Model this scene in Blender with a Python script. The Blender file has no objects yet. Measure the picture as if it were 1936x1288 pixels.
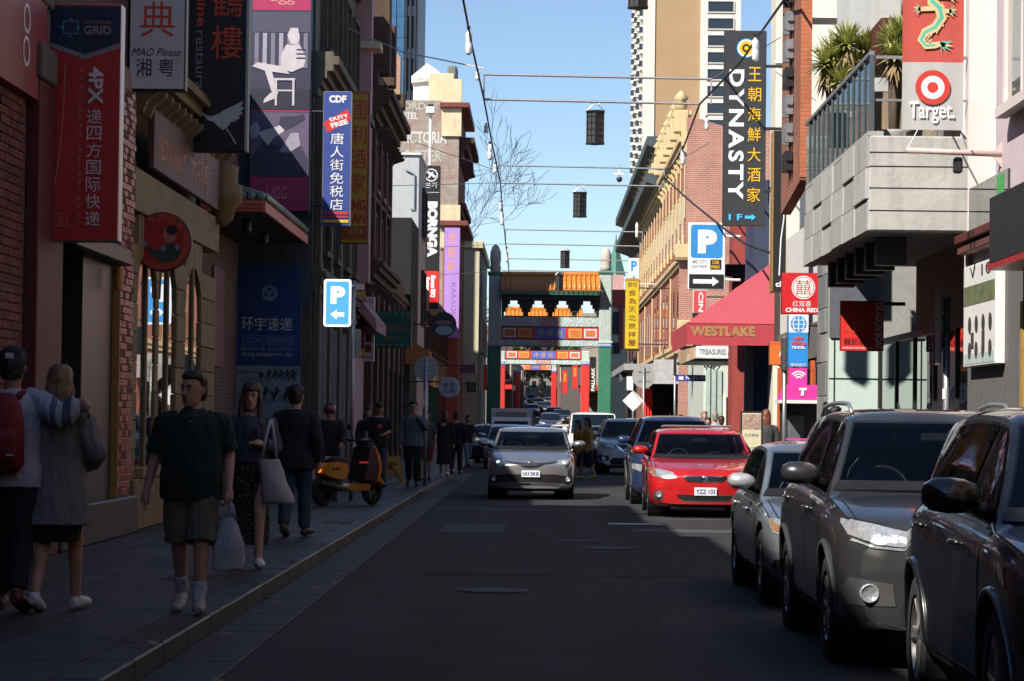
import bpy, bmesh, math, random
from mathutils import Vector, Matrix
from mathutils.bvhtree import BVHTree

# --- camera, sky, sun, exposure
S = bpy.context.scene
C = S.collection
RND = random.Random(11)
rad = math.radians
F = 5000.0
H = 1.57
VX, VY = 1018.0, 797.0
ROLL = rad(0.7)
cam = bpy.data.objects.new('camera', bpy.data.cameras.new('camera'))
C.objects.link(cam)
S.camera = cam
cam.data.sensor_width = 36.0
cam.data.lens = 36.0 * F / 1936.0
cam.data.clip_start = 0.5
cam.data.clip_end = 5000.0
_dx, _dy = VX - 968.0, 644.0 - VY
_ux = _dx * math.cos(ROLL) - _dy * math.sin(ROLL)
_uy = _dx * math.sin(ROLL) + _dy * math.cos(ROLL)
CM = (Matrix.Rotation(math.atan(_ux / F), 4, 'Z') @ Matrix.Rotation(math.pi / 2 + math.atan(-_uy / F), 4, 'X')
  @ Matrix.Rotation(ROLL, 4, 'Z'))
CM.translation = (0, 0, H)
cam.matrix_world = CM

SUN = Vector((1.0, 1.25, -1.38)).normalized()
W = bpy.data.worlds.new('World')
S.world = W
W.use_nodes = True
_n = W.node_tree.nodes
_sky = _n.new('ShaderNodeTexSky')
_sky.sky_type = 'NISHITA'
_sky.sun_disc = False
_sky.sun_elevation = math.asin(-SUN.z)
_sky.sun_rotation = math.atan2(-SUN.x, -SUN.y)
_sky.air_density = 1.0
_sky.altitude = 2200.0
_sky.dust_density = 0.0
_sky.ozone_density = 2.0
W.node_tree.links.new(_sky.outputs[0], _n['Background'].inputs[0])
_n['Background'].inputs[1].default_value = 0.088
sun = bpy.data.objects.new('sun', bpy.data.lights.new('sun', 'SUN'))
C.objects.link(sun)
sun.data.energy = 5.0
sun.data.angle = rad(0.53)
sun.data.color = (1.0, 0.93, 0.83)
sun.rotation_euler = SUN.to_track_quat('-Z', 'Y').to_euler()
S.view_settings.view_transform = 'Standard'
S.view_settings.look = 'None'
S.view_settings.exposure = 0.58
S.view_settings.gamma = 1.0
S.view_settings.use_curve_mapping = False
S.render.resolution_x, S.render.resolution_y = 1024, 681
S.cycles.max_bounces = 7
S.cycles.diffuse_bounces = 4
S.cycles.sample_clamp_indirect = 6.0
S.cycles.caustics_reflective = False
S.cycles.caustics_refractive = False

def at(px, py, Y):
 d = CM.to_3x3() @ Vector((px - 968.0, 644.0 - py, -F))
 return Vector((0, 0, H)) + d * (Y / d.y)

def gx(px, py, Y):
 return at(px, py, Y).x

def gz(px, py, Y):
 return at(px, py, Y).z

# --- materials
MATS = {}

def principled(name):
 m = bpy.data.materials.new(name)
 m.use_nodes = True
 return m, m.node_tree.nodes, m.node_tree.links, m.node_tree.nodes['Principled BSDF']

def M(name, col, rough=0.7, metal=0.0, var=0.18, scale=6.0, bump=0.15, bscale=None, coat=0.0, spec=0.5, dirt=0.0, stretch=None):
 if name in MATS:
  return MATS[name]
 m, n, l, b = principled(name)
 MATS[name] = m
 tc = n.new('ShaderNodeTexCoord')
 src = tc.outputs['Object']
 if stretch:
  mp = n.new('ShaderNodeMapping')
  mp.inputs['Scale'].default_value = stretch
  l.new(src, mp.inputs[0])
  src2 = mp.outputs[0]
 else:
  src2 = src
 nz = n.new('ShaderNodeTexNoise')
 nz.inputs['Scale'].default_value = scale
 nz.inputs['Detail'].default_value = 6
 nz.inputs['Roughness'].default_value = 0.65
 l.new(src2, nz.inputs['Vector'])
 cr = n.new('ShaderNodeValToRGB')
 cr.color_ramp.elements[0].position = 0.28
 cr.color_ramp.elements[1].position = 0.72
 a, c = 1 - var, 1 + var
 cr.color_ramp.elements[0].color = (min(col[0] * a, 1), min(col[1] * a, 1), min(col[2] * a, 1), 1)
 cr.color_ramp.elements[1].color = (min(col[0] * c, 1), min(col[1] * c, 1), min(col[2] * c, 1), 1)
 l.new(nz.outputs[0], cr.inputs[0])
 out = cr.outputs[0]
 if dirt > 0:
  mp = n.new('ShaderNodeMapping')
  mp.inputs['Scale'].default_value = (3.0, 3.0, 0.35)
  l.new(src, mp.inputs[0])
  n2 = n.new('ShaderNodeTexNoise')
  n2.inputs['Scale'].default_value = 2.2
  n2.inputs['Detail'].default_value = 8
  l.new(mp.outputs[0], n2.inputs['Vector'])
  mr = n.new('ShaderNodeMapRange')
  mr.inputs[1].default_value = 0.5
  mr.inputs[2].default_value = 0.75
  mr.inputs[3].default_value = 0.0
  mr.inputs[4].default_value = dirt
  l.new(n2.outputs[0], mr.inputs[0])
  mx = n.new('ShaderNodeMixRGB')
  mx.inputs[2].default_value = (col[0] * 0.25 + 0.01, col[1] * 0.24 + 0.01, col[2] * 0.22 + 0.01, 1)
  l.new(mr.outputs[0], mx.inputs[0])
  l.new(out, mx.inputs[1])
  out = mx.outputs[0]
 l.new(out, b.inputs['Base Color'])
 b.inputs['Roughness'].default_value = rough
 b.inputs['Metallic'].default_value = metal
 b.inputs['Specular IOR Level'].default_value = spec
 b.inputs['Coat Weight'].default_value = coat
 b.inputs['Coat Roughness'].default_value = 0.04
 if bump > 0:
  bp = n.new('ShaderNodeBump')
  bp.inputs['Strength'].default_value = bump
  bp.inputs['Distance'].default_value = 0.02
  nb = n.new('ShaderNodeTexNoise')
  nb.inputs['Scale'].default_value = bscale or scale * 6
  nb.inputs['Detail'].default_value = 5
  l.new(src2, nb.inputs['Vector'])
  l.new(nb.outputs[0], bp.inputs['Height'])
  l.new(bp.outputs[0], b.inputs['Normal'])
 return m

def MBRICK(name, c1, c2, mortar, axis='xz', bw=0.235, bh=0.078, msz=0.011, paint=None, pamt=0.0, rough=0.85):
 if name in MATS:
  return MATS[name]
 m, n, l, b = principled(name)
 MATS[name] = m
 tc = n.new('ShaderNodeTexCoord')
 sx = n.new('ShaderNodeSeparateXYZ')
 l.new(tc.outputs['Object'], sx.inputs[0])
 cb = n.new('ShaderNodeCombineXYZ')
 l.new(sx.outputs['X' if axis == 'xz' else 'Y'], cb.inputs[0])
 l.new(sx.outputs['Z'], cb.inputs[1])
 br = n.new('ShaderNodeTexBrick')
 br.inputs['Scale'].default_value = 1.0
 br.inputs['Brick Width'].default_value = bw
 br.inputs['Row Height'].default_value = bh
 br.inputs['Mortar Size'].default_value = msz
 br.inputs['Mortar Smooth'].default_value = 0.2
 br.inputs['Bias'].default_value = 0.0
 br.inputs['Color1'].default_value = (*c1, 1)
 br.inputs['Color2'].default_value = (*c2, 1)
 br.inputs['Mortar'].default_value = (*mortar, 1)
 l.new(cb.outputs[0], br.inputs['Vector'])
 nz = n.new('ShaderNodeTexNoise')
 nz.inputs['Scale'].default_value = 0.9
 nz.inputs['Detail'].default_value = 9
 nz.inputs['Roughness'].default_value = 0.7
 l.new(tc.outputs['Object'], nz.inputs['Vector'])
 mr = n.new('ShaderNodeMapRange')
 mr.inputs[1].default_value = 0.3
 mr.inputs[2].default_value = 0.7
 mr.inputs[3].default_value = 0.68
 mr.inputs[4].default_value = 1.22
 l.new(nz.outputs[0], mr.inputs[0])
 mx = n.new('ShaderNodeMixRGB')
 mx.blend_type = 'MULTIPLY'
 mx.inputs[0].default_value = 1.0
 l.new(br.outputs[0], mx.inputs[1])
 l.new(mr.outputs[0], mx.inputs[2])
 out = mx.outputs[0]
 if paint:
  n2 = n.new('ShaderNodeTexNoise')
  n2.inputs['Scale'].default_value = 1.3
  n2.inputs['Detail'].default_value = 12
  n2.inputs['Roughness'].default_value = 0.8
  l.new(tc.outputs['Object'], n2.inputs['Vector'])
  m2 = n.new('ShaderNodeMapRange')
  m2.inputs[1].default_value = 0.5 - 0.12
  m2.inputs[2].default_value = 0.5 + 0.12
  m2.inputs[3].default_value = 0.0
  m2.inputs[4].default_value = pamt
  l.new(n2.outputs[0], m2.inputs[0])
  mx2 = n.new('ShaderNodeMixRGB')
  mx2.inputs[2].default_value = (*paint, 1)
  l.new(m2.outputs[0], mx2.inputs[0])
  l.new(out, mx2.inputs[1])
  out = mx2.outputs[0]
 l.new(out, b.inputs['Base Color'])
 b.inputs['Roughness'].default_value = rough
 bp = n.new('ShaderNodeBump')
 bp.inputs['Strength'].default_value = 0.5
 bp.inputs['Distance'].default_value = 0.012
 bp.invert = True
 l.new(br.outputs['Fac'], bp.inputs['Height'])
 l.new(bp.outputs[0], b.inputs['Normal'])
 return m

def MGLASS(name, tint=(0.02, 0.025, 0.03), rough=0.02, spec=0.7, wav=0.0):
 if name in MATS:
  return MATS[name]
 m, n, l, b = principled(name)
 MATS[name] = m
 tc = n.new('ShaderNodeTexCoord')
 nz = n.new('ShaderNodeTexNoise')
 nz.inputs['Scale'].default_value = 0.8
 nz.inputs['Detail'].default_value = 3
 l.new(tc.outputs['Object'], nz.inputs['Vector'])
 mx = n.new('ShaderNodeMixRGB')
 mx.inputs[1].default_value = (tint[0] * 0.6, tint[1] * 0.6, tint[2] * 0.6, 1)
 mx.inputs[2].default_value = (min(1, tint[0] * 1.5), min(1, tint[1] * 1.5), min(1, tint[2] * 1.5), 1)
 l.new(nz.outputs[0], mx.inputs[0])
 l.new(mx.outputs[0], b.inputs['Base Color'])
 b.inputs['Roughness'].default_value = rough
 b.inputs['Specular IOR Level'].default_value = spec
 b.inputs['Coat Weight'].default_value = 0.6
 b.inputs['Coat Roughness'].default_value = 0.01
 if wav > 0:
  bp = n.new('ShaderNodeBump')
  bp.inputs['Strength'].default_value = wav
  bp.inputs['Distance'].default_value = 0.02
  l.new(nz.outputs[0], bp.inputs['Height'])
  l.new(bp.outputs[0], b.inputs['Normal'])
  l.new(bp.outputs[0], b.inputs['Coat Normal'])
 return m

def MCLEAR(name, tint=(0.7, 0.8, 0.8), mixv=0.75):
 if name in MATS:
  return MATS[name]
 m, n, l, b = principled(name)
 MATS[name] = m
 tr = n.new('ShaderNodeBsdfTransparent')
 tr.inputs[0].default_value = (*tint, 1)
 gl = n.new('ShaderNodeBsdfGlossy')
 gl.inputs['Roughness'].default_value = 0.03
 lw = n.new('ShaderNodeFresnel')
 lw.inputs['IOR'].default_value = 1.5
 ms = n.new('ShaderNodeMixShader')
 l.new(lw.outputs[0], ms.inputs[0])
 l.new(tr.outputs[0], ms.inputs[1])
 l.new(gl.outputs[0], ms.inputs[2])
 l.new(ms.outputs[0], n['Material Output'].inputs[0])
 return m

def MPAINT(name, col, metal=0.35, rough=0.32, flake=0.12):
 if name in MATS:
  return MATS[name]
 m, n, l, b = principled(name)
 MATS[name] = m
 tc = n.new('ShaderNodeTexCoord')
 nz = n.new('ShaderNodeTexNoise')
 nz.inputs['Scale'].default_value = 3.0
 nz.inputs['Detail'].default_value = 8
 l.new(tc.outputs['Object'], nz.inputs['Vector'])
 cr = n.new('ShaderNodeValToRGB')
 cr.color_ramp.elements[0].position = 0.3
 cr.color_ramp.elements[1].position = 0.75
 cr.color_ramp.elements[0].color = (*[c * (1 - flake) for c in col], 1)
 cr.color_ramp.elements[1].color = (*[min(1, c * (1 + flake) + 0.004) for c in col], 1)
 l.new(nz.outputs[0], cr.inputs[0])
 l.new(cr.outputs[0], b.inputs['Base Color'])
 b.inputs['Metallic'].default_value = metal
 b.inputs['Roughness'].default_value = rough
 b.inputs['Coat Weight'].default_value = 1.0
 b.inputs['Coat Roughness'].default_value = 0.03
 return m

def MEMIT(name, col, strength, base=None):
 if name in MATS:
  return MATS[name]
 m, n, l, b = principled(name)
 MATS[name] = m
 b.inputs['Base Color'].default_value = (*(base or col), 1)
 b.inputs['Emission Color'].default_value = (*col, 1)
 b.inputs['Emission Strength'].default_value = strength
 b.inputs['Roughness'].default_value = 0.4
 return m

def MLEAF(name, col, col2, scale=3.0):
 if name in MATS:
  return MATS[name]
 m, n, l, b = principled(name)
 MATS[name] = m
 tc = n.new('ShaderNodeTexCoord')
 nz = n.new('ShaderNodeTexNoise')
 nz.inputs['Scale'].default_value = scale
 nz.inputs['Detail'].default_value = 4
 l.new(tc.outputs['Object'], nz.inputs['Vector'])
 cr = n.new('ShaderNodeValToRGB')
 cr.color_ramp.elements[0].position = 0.35
 cr.color_ramp.elements[1].position = 0.65
 cr.color_ramp.elements[0].color = (*col, 1)
 cr.color_ramp.elements[1].color = (*col2, 1)
 l.new(nz.outputs[0], cr.inputs[0])
 l.new(cr.outputs[0], b.inputs['Base Color'])
 b.inputs['Roughness'].default_value = 0.55
 b.inputs['Transmission Weight'].default_value = 0.0
 return m

# --- mesh collector
def wloc(o):
 v = Vector((0, 0, 0))
 while o is not None:
  v += o.location
  o = o.parent
 return v

def link(name, me, mat, parent=None):
 o = bpy.data.objects.new(name, me)
 C.objects.link(o)
 if mat is not None and len(me.materials) == 0:
  me.materials.append(mat)
 if parent is not None:
  o.parent = parent
 return o

class MB:
 def __init__(self):
  self.v, self.f = [], []

 def add(self, vs, fs):
  k = len(self.v)
  self.v += [tuple(p) for p in vs]
  self.f += [tuple(i + k for i in f) for f in fs]
  return self

 def box(self, x0, x1, y0, y1, z0, z1, bev=0.0):
  if x0 > x1: x0, x1 = x1, x0
  if y0 > y1: y0, y1 = y1, y0
  if z0 > z1: z0, z1 = z1, z0
  if bev <= 0:
   return self.add([(x0, y0, z0), (x1, y0, z0), (x1, y1, z0), (x0, y1, z0), (x0, y0, z1), (x1, y0, z1), (x1, y1, z1), (x0, y1, z1)],
       [(0, 3, 2, 1), (4, 5, 6, 7), (0, 1, 5, 4), (1, 2, 6, 5), (2, 3, 7, 6), (3, 0, 4, 7)])
  b = min(bev, (x1 - x0) * .45, (y1 - y0) * .45, (z1 - z0) * .45)
  vs, idx = [], {}
  X, Y, Z = (x0, x1), (y0, y1), (z0, z1)
  s = (1, -1)
  for i in (0, 1):
   for j in (0, 1):
    for k in (0, 1):
     p = (X[i], Y[j], Z[k])
     for a in range(3):
      q = [p[0] + s[i] * b, p[1] + s[j] * b, p[2] + s[k] * b]
      q[a] = p[a]
      idx[(i, j, k, a)] = len(vs)
      vs.append(tuple(q))
  fs = []
  fs.append([idx[(i, j, 0, 2)] for i, j in ((0, 0), (0, 1), (1, 1), (1, 0))])
  fs.append([idx[(i, j, 1, 2)] for i, j in ((0, 0), (1, 0), (1, 1), (0, 1))])
  fs.append([idx[(i, 0, k, 1)] for i, k in ((0, 0), (1, 0), (1, 1), (0, 1))])
  fs.append([idx[(i, 1, k, 1)] for i, k in ((0, 0), (0, 1), (1, 1), (1, 0))])
  fs.append([idx[(0, j, k, 0)] for j, k in ((0, 0), (0, 1), (1, 1), (1, 0))])
  fs.append([idx[(1, j, k, 0)] for j, k in ((0, 0), (1, 0), (1, 1), (0, 1))])
  for i in (0, 1):
   for j in (0, 1):
    q = [idx[(i, j, 0, 0)], idx[(i, j, 0, 1)], idx[(i, j, 1, 1)], idx[(i, j, 1, 0)]]
    fs.append(q if (i ^ j) == 0 else q[::-1])
   for k in (0, 1):
    q = [idx[(i, 0, k, 0)], idx[(i, 1, k, 0)], idx[(i, 1, k, 2)], idx[(i, 0, k, 2)]]
    fs.append(q if (i ^ k) == 0 else q[::-1])
  for j in (0, 1):
   for k in (0, 1):
    q = [idx[(0, j, k, 1)], idx[(0, j, k, 2)], idx[(1, j, k, 2)], idx[(1, j, k, 1)]]
    fs.append(q if (j ^ k) == 0 else q[::-1])
  for i in (0, 1):
   for j in (0, 1):
    for k in (0, 1):
     q = [idx[(i, j, k, 0)], idx[(i, j, k, 1)], idx[(i, j, k, 2)]]
     fs.append(q if (i ^ j ^ k) == 1 else q[::-1])
  return self.add(vs, fs)

 def tube(self, pts, r, n=8, cap=True, r2=None):
  pts = [Vector(p) for p in pts]
  rs = r if isinstance(r, (list, tuple)) else [r] * len(pts)
  rings, k0 = [], len(self.v)
  up = None
  for i, p in enumerate(pts):
   d = (pts[min(i + 1, len(pts) - 1)] - pts[max(i - 1, 0)])
   d = d.normalized() if d.length > 1e-9 else Vector((0, 0, 1))
   if up is None:
    up = Vector((0, 0, 1)) if abs(d.z) < 0.9 else Vector((1, 0, 0))
   a = d.cross(up)
   a = a.normalized() if a.length > 1e-6 else d.orthogonal().normalized()
   up = a.cross(d).normalized()
   rr = rs[i]
   ra, rb = rr if isinstance(rr, (list, tuple)) else (rr, rr)
   rings.append([p + a * (math.cos(2 * math.pi * j / n) * ra) + up * (math.sin(2 * math.pi * j / n) * rb) for j in range(n)])
  vs = [q for g in rings for q in g]
  fs = []
  for i in range(len(pts) - 1):
   for j in range(n):
    a, b = i * n + j, i * n + (j + 1) % n
    fs.append((a, b, b + n, a + n))
  if cap:
   fs.append(tuple(range(n))[::-1])
   fs.append(tuple(range((len(pts) - 1) * n, len(pts) * n)))
  return self.add(vs, fs)

 def lathe(self, prof, n=16, axis='z', c=(0, 0, 0), cap=True):
  vs = []
  for (r, h) in prof:
   for j in range(n):
    a = 2 * math.pi * j / n
    p = (r * math.cos(a), r * math.sin(a), h)
    if axis == 'x':
     p = (p[2], p[0], p[1])
    elif axis == 'y':
     p = (p[1], p[2], p[0])
    vs.append((p[0] + c[0], p[1] + c[1], p[2] + c[2]))
  fs = []
  for i in range(len(prof) - 1):
   for j in range(n):
    a, b = i * n + j, i * n + (j + 1) % n
    fs.append((a, b, b + n, a + n))
  if cap:
   if prof[0][0] > 1e-6: fs.append(tuple(range(n))[::-1])
   if prof[-1][0] > 1e-6: fs.append(tuple(range((len(prof) - 1) * n, len(prof) * n)))
  return self.add(vs, fs)

 def prism(self, poly, a0, a1, axis='y'):
  n = len(poly)
  def P(p, a):
   return (p[0], a, p[1]) if axis == 'y' else ((a, p[0], p[1]) if axis == 'x' else (p[0], p[1], a))
  vs = [P(p, a0) for p in poly] + [P(p, a1) for p in poly]
  fs = [tuple(range(n)), tuple(range(n, 2 * n))[::-1]]
  for i in range(n):
   j = (i + 1) % n
   fs.append((i, i + n, j + n, j))
  return self.add(vs, fs)

 def build(self, name, mat, parent=None, smooth=False, world=True, fix=True, ang=None):
  off = wloc(parent) if (parent is not None and world) else Vector((0, 0, 0))
  me = bpy.data.meshes.new(name)
  me.from_pydata([(p[0] - off.x, p[1] - off.y, p[2] - off.z) for p in self.v], [], self.f)
  if fix:
   bm = bmesh.new()
   bm.from_mesh(me)
   bmesh.ops.recalc_face_normals(bm, faces=bm.faces)
   bm.to_mesh(me)
   bm.free()
  if smooth:
   for p in me.polygons:
    p.use_smooth = True
   if ang:
    me.set_sharp_from_angle(angle=rad(ang))
  me.update()
  return link(name, me, mat, parent)

def tag(o, label, cat, group=None, kind=None):
 if label: o['label'] = label
 if cat: o['category'] = cat
 if group: o['group'] = group
 if kind: o['kind'] = kind
 return o

def struct(o):
 o['kind'] = 'structure'
 return o

def thing(name, label, cat, loc=(0, 0, 0), rz=0.0, group=None):
 o = bpy.data.objects.new(name, None)
 o.empty_display_size = 0.1
 C.objects.link(o)
 o.location = loc
 o.rotation_euler = (0, 0, rz)
 return tag(o, label, cat, group)

def bx(parent, name, mat, x0, x1, y0, y1, z0, z1, bev=0.0, world=True):
 return MB().box(x0, x1, y0, y1, z0, z1, bev).build(name, mat, parent, world=world, fix=False)

def copy_tree(o, parent=None):
 c = o.copy()
 C.objects.link(c)
 c.parent = parent
 for ch in list(o.children):
  copy_tree(ch, c)
 return c

# --- lettering
_TXT = {}

def text_mesh(s, bold=0.0, space=1.0, line=1.0, shear=0.0):
 if any(ord(c) > 0x2e80 for c in s): bold = 0.0
 key = (s, bold, space, line, shear)
 if key not in _TXT:
  cu = bpy.data.curves.new('lettering', 'FONT')
  cu.body = s
  cu.size = 1.0
  cu.offset = bold
  cu.space_character = space
  cu.space_line = line
  cu.shear = shear
  cu.align_x = 'CENTER'
  cu.resolution_u = 3
  o = bpy.data.objects.new('lettering', cu)
  me = bpy.data.meshes.new_from_object(o)
  vs = [v.co.copy() for v in me.vertices]
  fs = [tuple(p.vertices) for p in me.polygons]
  bpy.data.objects.remove(o)
  bpy.data.curves.remove(cu)
  bpy.data.meshes.remove(me)
  _TXT[key] = (vs, fs)
 return _TXT[key]

def text_fit(parent, s, mat, cx, cz, w, h, Y, rot=0.0, bold=0.0, space=1.0, line=1.0, keep=False, name='lettering', side=None, shear=0.0):
 vs, fs = text_mesh(s, bold, space, line, shear)
 if not vs:
  return None
 q = [Vector((v.x * math.cos(rot) - v.y * math.sin(rot), v.x * math.sin(rot) + v.y * math.cos(rot), 0)) for v in vs]
 x0, x1 = min(v.x for v in q), max(v.x for v in q)
 y0, y1 = min(v.y for v in q), max(v.y for v in q)
 sx, sy = w / max(x1 - x0, 1e-6), h / max(y1 - y0, 1e-6)
 if keep:
  sx = sy = min(sx, sy)
 mb = MB()
 out = []
 for v in q:
  a, b = (v.x - (x0 + x1) / 2) * sx, (v.y - (y0 + y1) / 2) * sy
  if side is None:
   out.append((cx + a, Y, cz + b))
  elif side > 0:
   out.append((side, cx - a, cz + b))
  else:
   out.append((side, cx + a, cz + b))
 mb.add(out, fs)
 return mb.build(name, mat, parent, fix=False)

class Sign:
 def __init__(self, name, label, cat, box, Y, thick, face, frame, fw=0.02, group=None, rim=0.012):
  px0, py0, px1, py1 = box
  c = at((px0 + px1) / 2, (py0 + py1) / 2, Y)
  self.w, self.h = (px1 - px0) * Y / F, (py1 - py0) * Y / F
  self.x0, self.z1, self.Y = c.x - self.w / 2, c.z + self.h / 2, Y
  self.k = 0
  self.o = thing(name, label, cat, (c.x, Y, c.z - self.h / 2), group=group)
  bx(self.o, 'sign_box', frame, self.x0, self.x0 + self.w, Y, Y + thick, self.z1 - self.h, self.z1, 0.01)
  if face is not None:
   bx(self.o, 'face_panel', face, self.x0 + fw, self.x0 + self.w - fw, Y - 0.006, Y + 0.01, self.z1 - self.h + fw, self.z1 - fw)
  self.y = Y - 0.0075

 def U(self, u): return self.x0 + u * self.w

 def V(self, v): return self.z1 - v * self.h

 def nxt(self):
  self.y -= 0.0012
  return self.y

 def text(self, s, u0, v0, u1, v1, mat, rot=0.0, bold=0.0, space=1.0, line=1.0, keep=False, shear=0.0):
  return text_fit(self.o, s, mat, (self.U(u0) + self.U(u1)) / 2, (self.V(v0) + self.V(v1)) / 2, (u1 - u0) * self.w, (v1 - v0) * self.h,
      self.nxt(), rot, bold, space, line, keep, shear=shear)

 def poly(self, pts, mat, name='printed_shape'):
  y = self.nxt()
  mb = MB()
  mb.add([(self.U(a), y, self.V(b)) for a, b in pts], [tuple(range(len(pts)))])
  o = mb.build(name, mat, self.o, fix=False)
  n = o.data.polygons[0].normal
  if n.y > 0:
   o.data.flip_normals()
  return o

 def rect(self, u0, v0, u1, v1, mat, name='printed_panel'):
  return self.poly([(u0, v1), (u1, v1), (u1, v0), (u0, v0)], mat, name)

 def ring(self, u, v, r, r_in, mat, name='emblem', n=40):
  y = self.nxt()
  cx, cz, R1, R0 = self.U(u), self.V(v), r * self.w, r_in * self.w
  mb = MB()
  if r_in <= 0:
   mb.add([(cx + R1 * math.cos(2 * math.pi * i / n), y, cz + R1 * math.sin(2 * math.pi * i / n)) for i in range(n)], [tuple(range(n))])
  else:
   vs = [(cx + q * math.cos(2 * math.pi * i / n), y, cz + q * math.sin(2 * math.pi * i / n)) for q in (R1, R0) for i in range(n)]
   mb.add(vs, [(i, (i + 1) % n, n + (i + 1) % n, n + i) for i in range(n)])
  return mb.build(name, mat, self.o, fix=False)

 def line(self, pts, wd, mat, name='printed_line'):
  y = self.nxt()
  mb = MB()
  P = [Vector((self.U(a), self.V(b))) for a, b in pts]
  hw = wd * self.w / 2
  vs = []
  for i, p in enumerate(P):
   d = (P[min(i + 1, len(P) - 1)] - P[max(i - 1, 0)]).normalized()
   nrm = Vector((-d.y, d.x)) * hw
   vs += [(p.x + nrm.x, y, p.y + nrm.y), (p.x - nrm.x, y, p.y - nrm.y)]
  mb.add(vs, [(2 * i, 2 * i + 1, 2 * i + 3, 2 * i + 2) for i in range(len(P) - 1)])
  return mb.build(name, mat, self.o, fix=False)

 def arm(self, v, xw, mat, r=0.025):
  xa = self.x0 + 0.03 if xw < self.x0 else self.x0 + self.w - 0.03
  z = self.V(v)
  return MB().tube([(xa, self.Y + 0.05, z), (xw, self.Y + 0.05, z)], r, 8).build('bracket', mat, self.o)

# --- ground, road, pavements
def prof(y):
 t = max(0.0, y - 150.0)
 return min(0.0146 * t * min(1.0, t / 60.0), 6.0)

WL, KL, KR, WR = -5.1, -2.36, 3.95, 5.5
PH = 0.14
YS = [-30, 0, 40, 80, 120, 150] + list(range(158, 260, 8)) + list(range(260, 640, 20)) + [700, 1200, 3000]

def strip(name, mat, x0, x1, zoff, ys=None, nx=1):
 ys = ys or YS
 mb = MB()
 vs, fs = [], []
 for y in ys:
  for i in range(nx + 1):
   vs.append((x0 + (x1 - x0) * i / nx, y, prof(y) + zoff))
 k = nx + 1
 for j in range(len(ys) - 1):
  for i in range(nx):
   fs.append((j * k + i, j * k + i + 1, (j + 1) * k + i + 1, (j + 1) * k + i))
 return struct(mb.add(vs, fs).build(name, mat, fix=False))

m_asph = M('asphalt', (0.021, 0.021, 0.0213), 0.86, var=0.28, scale=0.9, bump=0.5, bscale=160)
_n, _l = m_asph.node_tree.nodes, m_asph.node_tree.links
_ag = _n.new('ShaderNodeTexNoise')
_ag.inputs['Scale'].default_value = 90
_ag.inputs['Detail'].default_value = 2
_l.new(_n['Texture Coordinate'].outputs['Object'], _ag.inputs['Vector'])
_mx = _n.new('ShaderNodeMixRGB')
_mx.blend_type = 'OVERLAY'
_mx.inputs[0].default_value = 0.55
_l.new(_n['Color Ramp'].outputs[0], _mx.inputs[1])
_l.new(_ag.outputs[0], _mx.inputs[2])
_mp = _n.new('ShaderNodeMapping'); _mp.inputs['Scale'].default_value = (1.1, .05, 1)
_l.new(_n['Texture Coordinate'].outputs['Object'], _mp.inputs[0])
_tk = _n.new('ShaderNodeTexNoise'); _tk.inputs['Scale'].default_value = 1.6; _tk.inputs['Detail'].default_value = 3
_l.new(_mp.outputs[0], _tk.inputs['Vector'])
_tr = _n.new('ShaderNodeMapRange'); _tr.inputs[1].default_value = .35; _tr.inputs[2].default_value = .68; _tr.inputs[3].default_value = .72; _tr.inputs[4].default_value = 1.45
_l.new(_tk.outputs[0], _tr.inputs[0])
_m2 = _n.new('ShaderNodeMixRGB'); _m2.blend_type = 'MULTIPLY'; _m2.inputs[0].default_value = 1.0
_l.new(_mx.outputs[0], _m2.inputs[1]); _l.new(_tr.outputs[0], _m2.inputs[2])
_wn = _n.new('ShaderNodeTexNoise'); _wn.inputs['Scale'].default_value = .8; _wn.inputs['Detail'].default_value = 6
_l.new(_n['Texture Coordinate'].outputs['Object'], _wn.inputs['Vector'])
_wm = _n.new('ShaderNodeMixRGB'); _wm.inputs[0].default_value = .22
_l.new(_n['Texture Coordinate'].outputs['Object'], _wm.inputs[1]); _l.new(_wn.outputs[1], _wm.inputs[2])
_vc = _n.new('ShaderNodeTexVoronoi'); _vc.feature = 'DISTANCE_TO_EDGE'; _vc.inputs['Scale'].default_value = .42
_l.new(_wm.outputs[0], _vc.inputs['Vector'])
_vr = _n.new('ShaderNodeMapRange'); _vr.inputs[1].default_value = .004; _vr.inputs[2].default_value = .010; _vr.inputs[3].default_value = .45; _vr.inputs[4].default_value = 1.0
_l.new(_vc.outputs['Distance'], _vr.inputs[0])
_m3 = _n.new('ShaderNodeMixRGB'); _m3.blend_type = 'MULTIPLY'; _m3.inputs[0].default_value = 1.0
_l.new(_m2.outputs[0], _m3.inputs[1]); _l.new(_vr.outputs[0], _m3.inputs[2])
_l.new(_m3.outputs[0], _n['Principled BSDF'].inputs['Base Color'])
m_blue = M('bluestone', (0.027, 0.0275, 0.029), 0.5, var=0.25, scale=1.6, bump=0.25, bscale=40)
m_blue2 = M('bluestone_pale', (0.033, 0.0335, 0.035), 0.48, var=0.25, scale=1.6, bump=0.25, bscale=40)
m_blue3 = M('bluestone_warm', (0.028, 0.028, 0.028), 0.55, var=0.28, scale=1.6, bump=0.25, bscale=40)
m_gut = M('gutter_stone', (0.037, 0.035, 0.033), 0.7, var=0.3, scale=3, bump=0.4, bscale=30)
m_joint = M('joint_mortar', (0.010, 0.010, 0.010), 0.95)
strip('ground', M('far_ground', (0.09, 0.085, 0.08), 0.95), -2500, 2500, -0.25)
strip('road', m_asph, KL, KR, 0.0)
strip('pavement', m_joint, WL - 1.8, KL - 0.28, PH - 0.012)
pav_l = bpy.data.objects['pavement']
strip('pavement', m_blue3, KR + 0.28, WR + 2.0, PH)
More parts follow.
